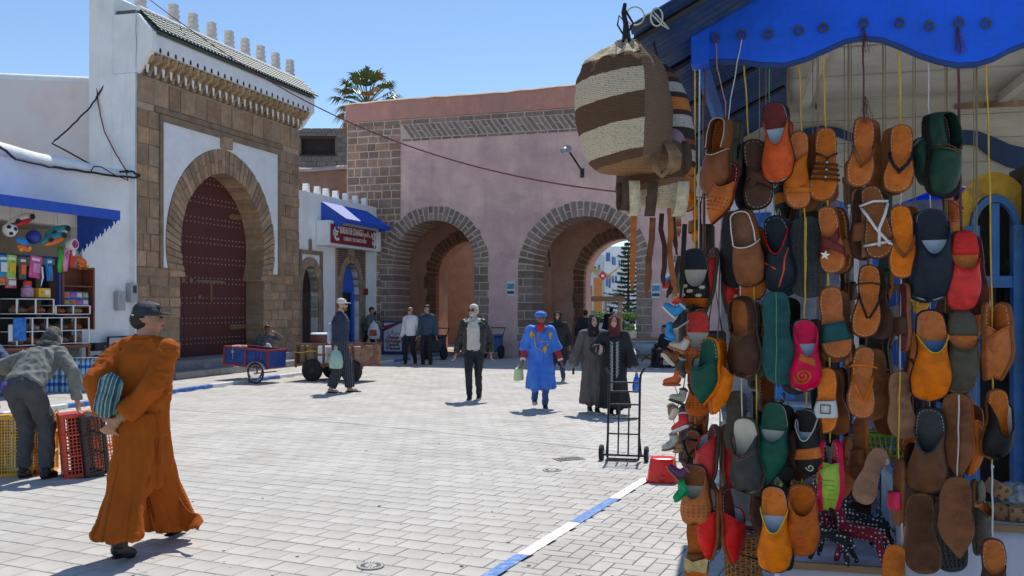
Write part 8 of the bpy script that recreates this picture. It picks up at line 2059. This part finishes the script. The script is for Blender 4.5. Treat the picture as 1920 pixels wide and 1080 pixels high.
b = MB(); b.ell((.02,0,-.04),(.06,.05,.05)); b.add([(-.055,0,.012),(.03,-.03,.02),(.05,.02,-.03),(-.03,.02,-.06)],[(0,1,2,3)]); blob('cloth',b,.008,mat('sunlit_rim_white',(.75,.75,.72),.9,9,.08,.3),o,2,crease(.006,20,20))  # added white lump imitates sunlight on the backpack's upper left rim
def belt(label,pts,w_,m,D,hl=True):
 P = [px(x,y,D) for x,y in pts]; b = MB(); Q = []
 for i in range(len(P) - 1):
  for j in range(4): Q.append(P[i].lerp(P[i + 1],j / 4))
 Q.append(P[-1]); n = len(Q); b.tube(Q,[w_ * (1 if i < n - 2 else .5) for i in range(n)],8,flat=.18); o = solo(b,'leather_strap',m,label,'strap',smooth=40); return o
L1 = leather('strap_tan',(.42,.13,.035)); L2 = leather('strap_brown',(.19,.07,.035)); L3 = leather('strap_dark',(.055,.022,.022))
belt('longest orange brown leather strap, leftmost of those under the bags',[(1189,378),(1188,440),(1186,500),(1185,545)],.0095,L1,3.0)
belt('curved brown leather strap with studs, second from the left',[(1224,408),(1222,450),(1216,490),(1216,520),(1210,557)],.0105,L2,3.05)
belt('wavy dark leather strap, third from the left',[(1241,400),(1239,430),(1246,460),(1246,500),(1243,518),(1245,538)],.0085,L3,3.1)
belt('orange brown leather strap with a kink, fourth from the left',[(1256,390),(1258,440),(1255,470),(1260,510),(1268,555)],.010,L1,3.15)
belt('maroon leather strap, fifth from the left',[(1262,400),(1265,440),(1269,478)],.008,L3,3.2)
belt('black leather strap end curling left, sixth from the left',[(1275,480),(1268,510),(1258,540),(1250,558)],.009,L3,3.25)
belt('black leather strap hanging straight, beside the flowered slipper',[(1284,420),(1280,500),(1276,560)],.009,leather('strap_black',(.02,.016,.016)),3.3)
belt('patterned red and green woven strap under the cream bag',[(1272,400),(1273,425),(1272,445)],.009,stripes('ikat',[(0,(.4,.05,.04)),(.3,(.1,.25,.08)),(.5,(.5,.3,.05)),(.7,(.3,.03,.03))],2,30),3.2)
TINY = [(1262,510,'white','blue','white and blue tiny shoe, topmost of the string of tiny shoes'),(1258,532,'red','cream','red tiny shoe with a cream sole below the white and blue one'),(1270,555,'pale','red','tiny sandal with red ribbon under the red tiny shoe'),(1262,580,'blue','white','bright blue tiny shoe with a white sole'),(1275,600,'navy','cream','dark tiny boot behind the bright blue tiny shoe'),(1257,626,'blue','blue','blue pointed tiny shoe in the middle of the string'),
 (1274,648,'cream','tan','cream and tan tiny boot below the blue pointed one'),(1258,668,'brown','cream','brown tiny boot with a cream sole hanging to the left'),(1277,690,'olive','cream','olive patterned tiny boot right of the brown tiny boot'),(1262,712,'redor','brown','rust tiny boot with a dark sole'),(1272,745,'cream','grey','grey cream tiny cap shoe low on the string'),(1262,770,'taupe','cream','taupe tiny shoe pointing left'),(1275,795,'red','white','red and white tiny boot above the beige pair'),
 (1257,832,'cream','taupe','beige tiny shoe, left one of a hanging pair'),(1271,836,'taupe','taupe','darker beige tiny shoe, right one of a hanging pair'),(1270,884,'maroon','taupe','dark purple tiny boot near the bottom of the string'),(1276,922,'green','green','bright green tiny shoe, lowest of the string')]
TC = dict(C); TC.update(blue=(.02,.26,.55),green=(.01,.35,.12),navy=(.02,.02,.03),white=(.7,.7,.7),maroon=(.12,.03,.10),pale=(.6,.4,.3))
for i,(x,y,c1_,c2__,lab) in enumerate(TINY):
 o = thing('tiny_shoe',lab,'ornament',px(x,y,3.35),R(-30 + 50 * (i % 4)),rot=(R(-20 + 15 * (i % 3)),R(-25 + 22 * (i % 4)),R(-40 + 70 * (i % 3))))
 b = MB(); b.capsule((-.028,0,-.008),(.012,0,.0),.013,.016,10); b.capsule((.016,0,.0),(.018,0,.030),.016,.015,10); blob('upper',b,.0035,mat('tiny_' + c1_,TC[c1_],.7,40,.3,.3),o,2)
 b = MB(); b.capsule((-.028,0,-.017),(.022,0,-.015),.014,.013,10)
 for q in range(len(b.v)): v = b.v[q]; b.v[q] = (v[0],v[1],-.019 + (v[2] + .016) * .35)
 b.build('sole',mat('tiny_' + c2__,TC[c2__],.7,40,.3,.3),o,smooth=True); b = MB(); b.ring((.018,0,.033),.014,.004,'z',12,5); b.build('collar',mat('tiny_' + c2__,(0,0,0)),o)
b = MB(); P = [px(1268 + 5 * math.sin(i * 1.3),500 + i * 16,3.36) for i in range(27)]; b.tube(P,.0018,4)
solo(b,'twine',SY,'thin yellow twine carrying the string of tiny shoes','twine')
o = thing('tassel_bunch','bunch of straw coloured tassels at the top of the string of tiny shoes','tassel',px(1270,480,3.34)); b = MB()
for k in range(40): a = k * 2.4; b.tube([(jit(.012),jit(.012),0),(.018 * math.cos(a),.018 * math.sin(a),-.07),(.022 * math.cos(a),.022 * math.sin(a),-.14 - jit(.03))],.0016,3)
b.build('strands',mat('straw',(.42,.33,.17),.9,30,.4,.2),o,kind='stuff')
for i,(x,y,D_,w_,h_) in enumerate(((1322,420,.5,.05,.5),(1290,560,.55,.05,.6),(1340,620,.5,.06,.5),(1420,640,.5,.05,.4),(1290,760,.5,.05,.5))):
 a,z = Sp(x,y,D_); o = thing('leather_purse',('dark purse high behind the left strings','dark purse behind the holed slipper','dark purse behind the green and orange slippers','dark purse behind the tan thong sandal','dark purse low behind the far left string')[i],'purse',Sw(a,D_,z),SA)
 b = MB(); b.box((0,0,-h_ * .25),(w_ * 1.6,.03,h_ * .5),None,.012); b.build('body',mat('dark_leather',(0,0,0)),o); b = MB(); b.tube([(-.03,0,0),(0,0,.2),(.03,0,0)],.004,4); b.build('strap',mat('dark_leather',(0,0,0)),o)
# ---------------------------------------------------------------- tables and goods under and behind the shoes
CL = mat('white_tablecloth',(.60,.61,.70),.85,4,.06,.3,bscale=20)
def cloth_table(label,xa,xb,y,D,depth,top_m=M_OLDWOOD):
 a,z = Sp(xa,y,D); e,_ = Sp(xb,y,D); o = thing('stall_table',label,'table',S0,SA)
 b = MB(); b.b2((a,D,z - .02),(e,D + depth,z)); b.build('top',CL,o); b = MB(); b.b2((a,D - .022,z - .018),(e,D - .002,z + .010)); b.build('edge_board',top_m,o)
 b = MB(); b.grid(lambda u,v: (a + (e - a) * u,D - .004 + .012 * math.sin(u * 23) * v + .008 * math.sin(u * 61 + v * 3) * v,z - .02 - (z - .03) * v),60,12); b.build('cloth',CL,o,smooth=True,solid=.003)
 b = MB(); b.grid(lambda u,v: (a,D + depth * u,z - .02 - (z - .03) * v),6,4); b.build('cloth_side',CL,o,solid=.003)
 for xx in (a + .04,e - .04): b = MB(); b.b2((xx - .02,D + depth - .06,0),(xx + .02,D + depth - .02,z - .02)); b.build('leg',M_OLDWOOD,o)
 return z
z1 = cloth_table('low table under a white cloth carrying dotted toy animals',1462,1676,1054,.42,.55)
z2 = cloth_table('higher table under a white cloth carrying wooden boxes at the right',1684,1990,976,.55,.60)
a_,_ = Sp(1692,976,.5); b = MB(); b.b2((-.012,-.02,0),(.012,.0,.70)); solo(b,'orange_board',mat('orange_plank',(.60,.20,.04),.6,8,.2,.2),'narrow orange board standing where the two tables meet','board',loc=Sw(a_,.53,0),rz=SA)
def dotcloth(name,base,dot=(.70,.68,.62)):
 m,t,b = _new(name); N = t.nodes; L = t.links; tc = N.new('ShaderNodeTexCoord'); v = N.new('ShaderNodeTexVoronoi'); v.inputs['Scale'].default_value = 62; v.inputs['Randomness'].default_value = .25
 L.new(tc.outputs['Object'],v.inputs['Vector']); m_ = N.new('ShaderNodeMath'); m_.operation = 'LESS_THAN'; m_.inputs[1].default_value = .30; L.new(v.outputs['Distance'],m_.inputs[0])
 x = N.new('ShaderNodeMix'); x.data_type = 'RGBA'; L.new(m_.outputs[0],x.inputs[0]); x.inputs[6].default_value = (*base,1); x.inputs[7].default_value = (*dot,1); L.new(x.outputs[2],b.inputs['Base Color']); b.inputs['Roughness'].default_value = .85; return m
DB_ = dotcloth('dotted_black',(.018,.02,.025)); DM = dotcloth('dotted_maroon',(.22,.012,.035)); DO = dotcloth('dotted_olive',(.06,.055,.04))
def animal(label,x,y,D,m,sc=1.0,rz=0,zt=None,neck=1.0):
 a,z = Sp(x,y,D); z = zt if zt is not None else z; o = thing('toy_animal',label,'toy animal',Sw(a,D,z),SA + R(rz)); s = sc
 b = MB(); b.capsule((-.055 * s,0,.10 * s),(.05 * s,0,.115 * s),.026 * s,.028 * s,10)
 for xx,fx in ((-.055,-.085),(.05,.075)):
  for yy in (-.018,.018): b.capsule((xx * s,yy * s,.09 * s),(fx * s,yy * 2.2 * s,.012 * s),.015 * s,.011 * s,8)
 b.capsule((.055 * s,0,.12 * s),((.09) * s,0,(.12 + .11 * neck) * s),.018 * s,.012 * s,8); hx = (.09,.12 + .11 * neck)
 b.capsule((hx[0] * s,0,hx[1] * s),((hx[0] + .05) * s,0,(hx[1] - .02) * s),.016 * s,.010 * s,8)
 blob('body',b,.005,m,o,2)
 for sg in (-1,1): b = MB(); b.ell(((hx[0] - .01) * s,sg * .018 * s,(hx[1] + .02) * s),(.006 * s,.010 * s,.012 * s)); b.build('ear',m,o,smooth=True)
 b = MB(); b.tube([(-.078 * s,0,.11 * s),(-.10 * s,0,.07 * s)],.004 * s,5); b.build('tail',m,o)
animal('maroon toy giraffe with white dots on the low table',1612,1046,.50,DM,1.15,168,z1,1.2); animal('black dotted toy giraffe standing behind the maroon one',1625,1000,.66,DB_,1.2,160,z1,1.3)
animal('black dotted toy animal at the left front of the low table',1560,1048,.48,DB_,1.0,150,z1,.8); animal('olive dotted toy animal at the back left of the low table',1500,1020,.75,DO,1.05,30,z1,1.0)
animal('second maroon dotted toy animal at the back of the low table',1540,1010,.84,DM,1.1,100,z1,1.3); animal('small black dotted toy animal at the back right of the low table',1655,1010,.86,DB_,1.1,80,z1,1.0)
WB = mat('puzzle_wood',(.36,.19,.08),.6,8,.3,.3,stretch=(1,5,5)); WBD = mat('puzzle_wood_dark',(.14,.07,.03),.6,8,.3,.3)
for i,(x,D,rz,tl,lab) in enumerate(((1835,.66,10,0,'small notched wooden box, leftmost on the right table'),(1872,.68,-15,0,'small notched wooden box, second from the left on the right table'),(1908,.66,5,0,'small notched wooden box at the right edge of the right table'),(1862,.80,35,.5,'tilted wooden box lying on top of the others'),(1780,.78,0,0,'dark wooden box behind the pointed sole'),(1745,.86,12,0,'long dark wooden box at the left end of the right table'))):
 a,z = Sp(x,970,D); o = thing('wooden_box',lab,'box',Sw(a,D,z2 + (.075 if tl else .001)),SA + R(rz),rot=(R(20) if tl else 0,R(25) if tl else 0,SA + R(rz)))
 m = WB if i < 4 else WBD; b = MB(); b.box((0,0,.03),(.085,.07,.06),None,.003); b.build('body',m,o)
 for k in range(4): b = MB(); b.box((-.032 + .021 * k,-.036,.012 if k % 2 else .048),(.011,.004,.016)); b.build('joint',WBD if i < 4 else WB,o)
for i in range(3):
 a,_ = Sp(1720 + 80 * i,950,1.0); b = MB(); b.b2((-.14,-.05,0),(.14,.05,.05)); solo(b,'wooden_tray',WBD,('left','middle','right')[i] + ' dark wooden tray at the back of the right table','tray',loc=Sw(a,1.0,z2 + .001),rz=SA)
o = thing('lilac_bag','crumpled lilac plastic bag among the wooden boxes','bag',Sw(Sp(1830,930,.62)[0],.62,z2 + .05)); b = MB(); b.ell((0,0,.02),(.035,.03,.04)); b.capsule((-.02,0,.05),(-.035,0,.09),.02,.012); blob('film',b,.006,mat('lilac_film',(.38,.36,.66),.3,9,.2,.3),o,1,crease(.010,40,40))
o = thing('clear_bag','clear plastic bag at the right end behind the wooden boxes','bag',Sw(Sp(1900,930,.9)[0],.9,z2 + .01)); b = MB(); b.ell((0,0,.05),(.09,.06,.05)); blob('film',b,.008,mat('pale_film',(.28,.33,.38),.15,9,.3,.3),o,1,crease(.014,30,30))
a,z = Sp(1394,990,.15); o = thing('wicker_basket','tall round wicker basket standing under the red slippers','basket',Sw(a,.30,0),SA)
zt = Sp(1394,1000,.30)[1]; WK = mat('wicker',(.36,.17,.06),.6,40,.4,.4,island=.25); b = MB(); ns = 22; rr = .074; hb = .36
for i in range(ns): t = 2 * PI * i / ns; b.tube([(rr * .85 * math.cos(t),rr * .85 * math.sin(t),zt - hb),(rr * math.cos(t),rr * math.sin(t),zt)],.0035,4)
for k in range(34):
 f = k / 33; r_ = rr * (.85 + .15 * f); P = []
 for i in range(ns * 2 + 1): t = PI * i / ns; w_ = .0035 * (1 if (i // 1 + k * 2) % 4 < 2 else -1); P.append(((r_ + w_) * math.cos(t),(r_ + w_) * math.sin(t),zt - hb + hb * f + .001 * math.sin(i * 3 + k)))
 b.tube(P,.0042,4,caps=False)
b.build('weave',WK,o,kind='stuff'); b = MB(); b.ring((0,0,zt + .004),rr + .004,.007,'z',30,6); b.ring((0,0,zt + .012),rr + .001,.005,'z',30,6); b.build('rim',WK,o)
b = MB(); b.lathe([(rr * .8,zt - hb),(rr * .9,zt - .02)],24); b.build('lining',M_DARKIN,o); b = MB(); b.lathe([(.07,0),(.07,zt - hb - .01)],16); b.build('foot',WBD,o)
g_ = ground(1397,962); o = thing('green_bucket','bright green plastic bucket on the pavers beyond the slippers','bucket',g_); b = MB(); b.lathe([(.10,0),(.105,.01),(.135,.36),(.145,.365),(.145,.38),(.13,.38),(.10,.03)],28); b.build('body',mat('green_plastic',(.01,.26,.03),.35,8,.15,.1),o,smooth=40)
b = MB(); b.ring((0,0,.37),.145,.006,'z',28,6); b.build('rim',mat('green_plastic',(0,0,0)),o)
o = thing('clear_sack','crumpled clear plastic sack left of the green bucket','bag',g_ + Vector((-.20,.1,0))); b = MB(); b.ell((0,0,.12),(.08,.07,.13)); b.ell((.02,0,.26),(.05,.05,.08)); blob('film',b,.012,mat('grey_film',(.48,.52,.55),.2,9,.3,.3),o,1,crease(.03,20,20))
# ---- neighbouring stalls seen between the shoes
NB = thing('blue_fence','blue corrugated sheet fence behind the shoe stall','fence',S0,SA)
def rect(D,xa,ya,xb,yb): a,z0_ = Sp(xa,yb,D); e,z1_ = Sp(xb,ya,D); _,z0_ = Sp(xa,yb,D); _,z1_ = Sp(xa,ya,D); return a,e,z0_,z1_
a,e,z0_,z1_ = rect(3.3,1636,430,1800,960)
FB = mat('fence_blue',(.02,.15,.62),.5,8,.2,.2,stain=(.03,.10,.40),sc2=4)
n = 14
for i in range(n): b = MB(); u0_ = a + (e - a) * i / n; b.b2((u0_ + .003,3.3 + (.012 if i % 2 else 0),0),(u0_ + (e - a) / n - .003,3.33 + (.012 if i % 2 else 0),z1_)); b.build('sheet_rib',FB,NB)
b = MB(); b.b2((a - .1,3.26,z1_ - .02),(e,3.30,z1_ + .06)); b.build('rail',FB,NB)
SK = thing('goods_stall','neighbouring goods stall with a pale back wall behind the hanging shoes','stall',S0,SA)
a,e,z0_,z1_ = rect(4.6,1352,360,1650,900)
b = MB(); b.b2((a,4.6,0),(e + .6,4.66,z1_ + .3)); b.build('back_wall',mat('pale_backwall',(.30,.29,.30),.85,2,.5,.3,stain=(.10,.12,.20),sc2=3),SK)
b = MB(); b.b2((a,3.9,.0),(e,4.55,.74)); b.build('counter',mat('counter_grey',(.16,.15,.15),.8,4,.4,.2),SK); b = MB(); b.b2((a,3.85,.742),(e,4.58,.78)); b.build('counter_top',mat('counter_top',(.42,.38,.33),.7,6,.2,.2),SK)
b = MB(); b.b2((a - .3,3.0,z1_ + .30),(e + 1.6,4.9,z1_ + .34)); b.build('roof',M_SBLUE,SK)
for xx in (1606,1578): q,z = Sp(xx,600,3.0); b = MB(); b.tube([(q,3.0,0),(q,3.0,2.9)],.016 if xx == 1606 else .012,8); b.build('post',mat('pole_white',(.6,.6,.62),.5,6,.1,.1) if xx == 1606 else FB,SK)
def put(name,label,cat,x,y,D,fn,rz=0): a,z = Sp(x,y,D); o = thing(name,label,cat,Sw(a,D,z),SA + R(rz)); fn(o); return o
def simple(shape,dims,m,m2=None,part='body'):
 def f(o):
  b = MB()
  if shape == 'box': b.box((0,0,dims[2] / 2),dims,None,.01)
  elif shape == 'tub': b.lathe([(dims[0] * .4,0),(dims[0] * .5,dims[2] * .95),(dims[0] * .53,dims[2]),(dims[0] * .46,dims[2]),(dims[0] * .38,.02)],20)
  elif shape == 'ball': b.ell((0,0,dims[2] / 2),(dims[0] / 2,dims[1] / 2,dims[2] / 2))
  elif shape == 'cloth':
   b.grid(lambda u,v: ((u - .5) * dims[0] * (1 - .2 * v),.03 * math.sin(u * 16) * (.4 + v),-dims[2] * v + .02 * math.sin(u * 9)),24,8)
  elif shape == 'heap':
   for k in range(7): b.ell((jit(dims[0] * .35),jit(dims[1] * .3),dims[2] * random.uniform(.1,.6)),(dims[0] * .22,dims[1] * .25,dims[2] * .32),(jit(1),jit(1),jit(1)))
  if shape == 'heap': blob(part,b,.012,m,o,1,crease(.015,25,25))
  else: b.build(part,m,o,smooth=(shape != 'box'),solid=(.004 if shape == 'cloth' else 0))
  if m2:
   b = MB()
   if shape == 'tub': b.lathe([(dims[0] * .54,dims[2] * .98),(dims[0] * .54,dims[2] * 1.08),(dims[0] * .3,dims[2] * 1.12)],20); b.build('lid',m2,o,smooth=40)
   else: b.box((0,-dims[1] * .5 - .004,dims[2] * (.5 if shape != 'cloth' else -.4)),(dims[0] * .55,.006,dims[2] * .4)); b.build('print',m2,o)
 return f
cm = lambda k,c,r=.5: mat('goods_' + k,c,r,9,.3,.2)
G_ = [('mop','grey mop head hanging from a blue handle between the sandals','mop',1585,530,2.6,None),
 ('plastic_chair','bright blue plastic crate stack seen beneath the black soles','crate',1460,745,3.6,simple('box',(.22,.2,.30),cm('bright_blue',(.02,.22,.80)),cm('deep_blue',(.01,.08,.4)))),
 ('plastic_tub','white tub with a magenta lid behind the looped sandal','tub',1662,790,3.4,simple('tub',(.17,.17,.17),cm('milky',(.6,.55,.62)),cm('magenta',(.55,.01,.25)))),
 ('white_sack','tall white sack left of the blue fence','sack',1662,560,3.6,simple('heap',(.30,.2,.40),cm('sack_white',(.62,.60,.62)))),
 ('cap_pile','pile of dark caps on the counter behind the shoes','caps',1490,800,3.9,simple('heap',(.4,.3,.16),cm('cap_dark',(.03,.03,.04)))),
 ('cloth_pile','white and blue folded cloth on the counter behind the swirl slippers','cloth',1480,770,4.0,simple('box',(.34,.25,.06),cm('cloth_white',(.62,.64,.68)),cm('cloth_blue',(.05,.30,.60)))),
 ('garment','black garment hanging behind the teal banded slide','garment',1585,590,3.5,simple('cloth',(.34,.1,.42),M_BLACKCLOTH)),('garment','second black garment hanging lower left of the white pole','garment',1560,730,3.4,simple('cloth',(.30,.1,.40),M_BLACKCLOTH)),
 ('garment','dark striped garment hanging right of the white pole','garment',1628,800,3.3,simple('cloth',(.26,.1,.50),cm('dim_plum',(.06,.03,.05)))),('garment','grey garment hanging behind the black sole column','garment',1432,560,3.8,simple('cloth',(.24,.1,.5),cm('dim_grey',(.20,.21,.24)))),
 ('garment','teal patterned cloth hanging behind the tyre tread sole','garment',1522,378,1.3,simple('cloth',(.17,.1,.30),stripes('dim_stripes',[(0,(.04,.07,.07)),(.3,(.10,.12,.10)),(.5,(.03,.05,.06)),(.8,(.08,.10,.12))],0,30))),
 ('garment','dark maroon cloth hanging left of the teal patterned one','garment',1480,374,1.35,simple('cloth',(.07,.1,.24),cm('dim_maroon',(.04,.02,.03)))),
 ('plastic_toy','yellow and orange plastic flower toy beside the fence','toy',1722,585,3.1,simple('heap',(.12,.1,.16),cm('toy_gold',(.8,.40,.02)))),('toy_duck','orange toy behind the black thong sandal','toy',1600,585,3.2,simple('heap',(.10,.08,.14),TO,None)),
 ('red_bottle','red ribbed bottle between the slate slippers','bottle',1772,640,3.0,simple('tub',(.06,.06,.20),TR)),('packet','lime green packet behind the tan sandals','packet',1606,668,3.4,simple('box',(.16,.05,.08),cm('lime',(.35,.55,.05)),TR)),
 ('packet','pink packet behind the tan sandals','packet',1640,636,3.6,simple('box',(.18,.05,.06),cm('pinkp',(.7,.25,.35)),TW)),('dish','round white dish propped on the goods stall','dish',1625,720,3.5,simple('ball',(.20,.04,.20),TW)),
 ('dark_hat','dark round hat on the goods stall beside the fence','hat',1672,640,3.2,simple('ball',(.22,.16,.16),cm('hat_teal',(.01,.05,.05)))),('film_bag','clear bag of small sweets behind the edge-on sandal','bag',1660,720,3.0,simple('heap',(.24,.18,.18),mat('film_mix',(.30,.24,.22),.2,40,.8,.3))),
 ('film_bag','upper clear bag hanging above the bag of sweets','bag',1662,645,3.05,simple('heap',(.20,.14,.14),mat('film_grey',(.42,.45,.48),.15,20,.6,.3))),('green_basket','olive green plastic basket on the table behind the ribbed sole','basket',1676,850,1.15,None),
 ('carved_bird','carved wooden bird with a white eye on the right table','carving',1662,900,.95,None),('paper_bundle','white crumpled paper behind the buckled slide','paper',1500,690,3.7,simple('heap',(.25,.2,.16),TW)),
 ('blue_basin','blue basin on the goods stall behind the white pole','basin',1480,650,4.0,simple('tub',(.3,.3,.14),cm('bright_blue',(0,0,0)))),('pale_box','white carton stacked behind the beaded sandal','carton',1418,470,4.2,simple('box',(.40,.3,.42),TW,TB)),
 ('tan_cloth','tan cloth draped by the fence above the round hat','cloth',1668,570,3.15,simple('cloth',(.26,.1,.22),cm('khaki',(.24,.20,.14)))),('wood_shelf','dark wooden shelf edge crossing behind the orange sandal','shelf',1690,545,2.0,simple('box',(.36,.18,.035),WBD)),
 ('yarn_heap','heap of brown beads and trinkets at the back of the low table','trinkets',1500,985,1.05,simple('heap',(.42,.25,.16),mat('trinket',(.20,.08,.05),.6,60,.8,.5))),('green_toy','green and yellow trinkets on the low table by the lime slippers','trinkets',1480,930,1.2,simple('heap',(.20,.15,.10),mat('trinket_green',(.25,.32,.03),.6,60,.8,.5))),
 ('dark_basket','dark basket of trinkets under the black tan slipper','basket',1560,1010,1.15,simple('tub',(.40,.3,.22),cm('basket_dark',(.07,.04,.025)))),('blue_sheet','pale blue plastic sheet folded beside the giraffes','sheet',1672,980,.72,simple('box',(.05,.25,.22),cm('sheet_blue',(.25,.38,.48)))),
 ('white_figure','white patterned trinket between the giraffe and the orange board','trinket',1640,960,1.1,simple('heap',(.14,.1,.12),cm('trinket_white',(.5,.5,.6)))),('garment','dark cloth bundle hanging low between the fence and the brown soles','garment',1720,700,2.2,simple('cloth',(.22,.1,.50),cm('dim_wine',(.05,.02,.03)))),
 ('garment','black cloth bundle behind the bottom of the navy slippers','garment',1790,520,1.5,simple('cloth',(.12,.1,.60),cm('dim_black',(.02,.02,.025))))]
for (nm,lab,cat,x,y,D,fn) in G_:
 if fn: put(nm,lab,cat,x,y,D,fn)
def mop(o):
 b = MB()
 for k in range(60): a = k * 2.4; r_ = .01 + .05 * random.random(); b.tube([(0,0,.02),(r_ * math.cos(a),r_ * math.sin(a),-.06),(r_ * 1.3 * math.cos(a),r_ * 1.3 * math.sin(a),-.24 - jit(.03))],.004,4)
 b.build('strands',mat('mop_grey',(.32,.32,.32),.9,20,.4,.3),o,kind='stuff'); b = MB(); b.tube([(0,0,.0),(-.01,0,.62)],.014,8); b.build('handle',FB,o); b = MB(); b.ell((0,0,.01),(.035,.035,.04)); b.build('head',TY,o,smooth=True)
put('mop',G_[0][1],'mop',1585,525,2.6,mop); put('broom_handle','second blue broom handle beside the grey mop','broom',1577,525,2.65,lambda o: MB().tube([(0,0,-.5),(0,0,.62)],.011,8).build('handle',FB,o))
def gbas(o):
 m = mat('olive_plastic',(.16,.24,.01),.45,9,.2,.2)
 for k,z in enumerate((0,.03,.06,.09)): b = MB(); b.ring((0,0,z),.13 + .02 * z / .09,.006 if z < .09 else .010,'z',26,6,rx=.09); b.build('hoop',m,o)
 b = MB()
 for i in range(36): t = 2 * PI * i / 36; b.tube([(.13 * math.cos(t),.09 * math.sin(t),0),(.15 * math.cos(t),.105 * math.sin(t),.09)],.0035,4)
 b.build('bars',m,o,kind='stuff')
put('green_basket','olive green plastic basket on the table behind the ribbed sole','basket',1676,850,1.15,gbas)
b = MB(); b.b2((-.22,-.1,-.02),(.22,.1,0)); q = Sp(1676,850,1.15); solo(b,'wooden_shelf',WBD,'small dark shelf carrying the olive green basket','shelf',loc=Sw(q[0],1.15,q[1] - .008),rz=SA)
def bird(o):
 b = MB(); b.capsule((0,0,0),(.0,0,.09),.022,.016); b.capsule((0,0,.09),(-.01,-.01,.13),.016,.010); blob('body',b,.005,WB,o,2)
 for sg in (-1,1): b = MB(); b.capsule((sg * .012,0,.12),(sg * .018,0,.16),.005,.002,6); b.build('ear',WB,o)
 b = MB(); b.ell((-.002,-.018,.085),(.010,.006,.016)); b.build('eye',TW,o,smooth=True)
put('carved_bird','carved wooden bird with a white eye on the right table','carving',1662,900,.95,bird)
for i,(x,y0_,y1_) in enumerate(((1468,740,900),(1535,700,880),(1592,820,930),(1640,600,760),(1706,470,700),(1588,600,690))):
 a,z = Sp(x,y0_,1.6); _,zb = Sp(x,y1_,1.6); b = MB(); n = 26
 for k in range(n): b.ell((jit(.02),jit(.02),-(z - zb) * k / n),(.012 + jit(.006),.01,.014),(jit(1),jit(1),0),6,4)
 solo(b,'bead_string',mat('dark_beads',(.04,.03,.03),.4,30,.6,.2),('string of dark trinkets low left','string of dark trinkets under the pink slipper','short string of dark trinkets beside the lime slippers','string of dark trinkets between the two sandal columns','string of dark trinkets by the fence','short string of dark trinkets by the mop')[i] + ' behind the shoes','trinkets',loc=Sw(a,1.6,z))['kind'] = 'stuff'
a,z = Sp(1725,345,4.4); o = thing('fringed_awning','bright blue awning with a white toothed pattern behind the black slipper','awning',Sw(a,4.4,z),SA)
b = MB(); b.grid(lambda u,v: ((u - .5) * .75,-.35 * v,-.17 * v ** 1.3 - .06 * (2 * u - 1) ** 2),12,6); b.build('sheet',M_SBLUE,o,solid=.006)
for i in range(9): b = MB(); b.ell((-.30 + .055 * i,-.16 - .01 * i % 2,-.035 - .004 * abs(i - 4)),(.012,.006,.030)); b.build('tooth',TW,o,smooth=True)
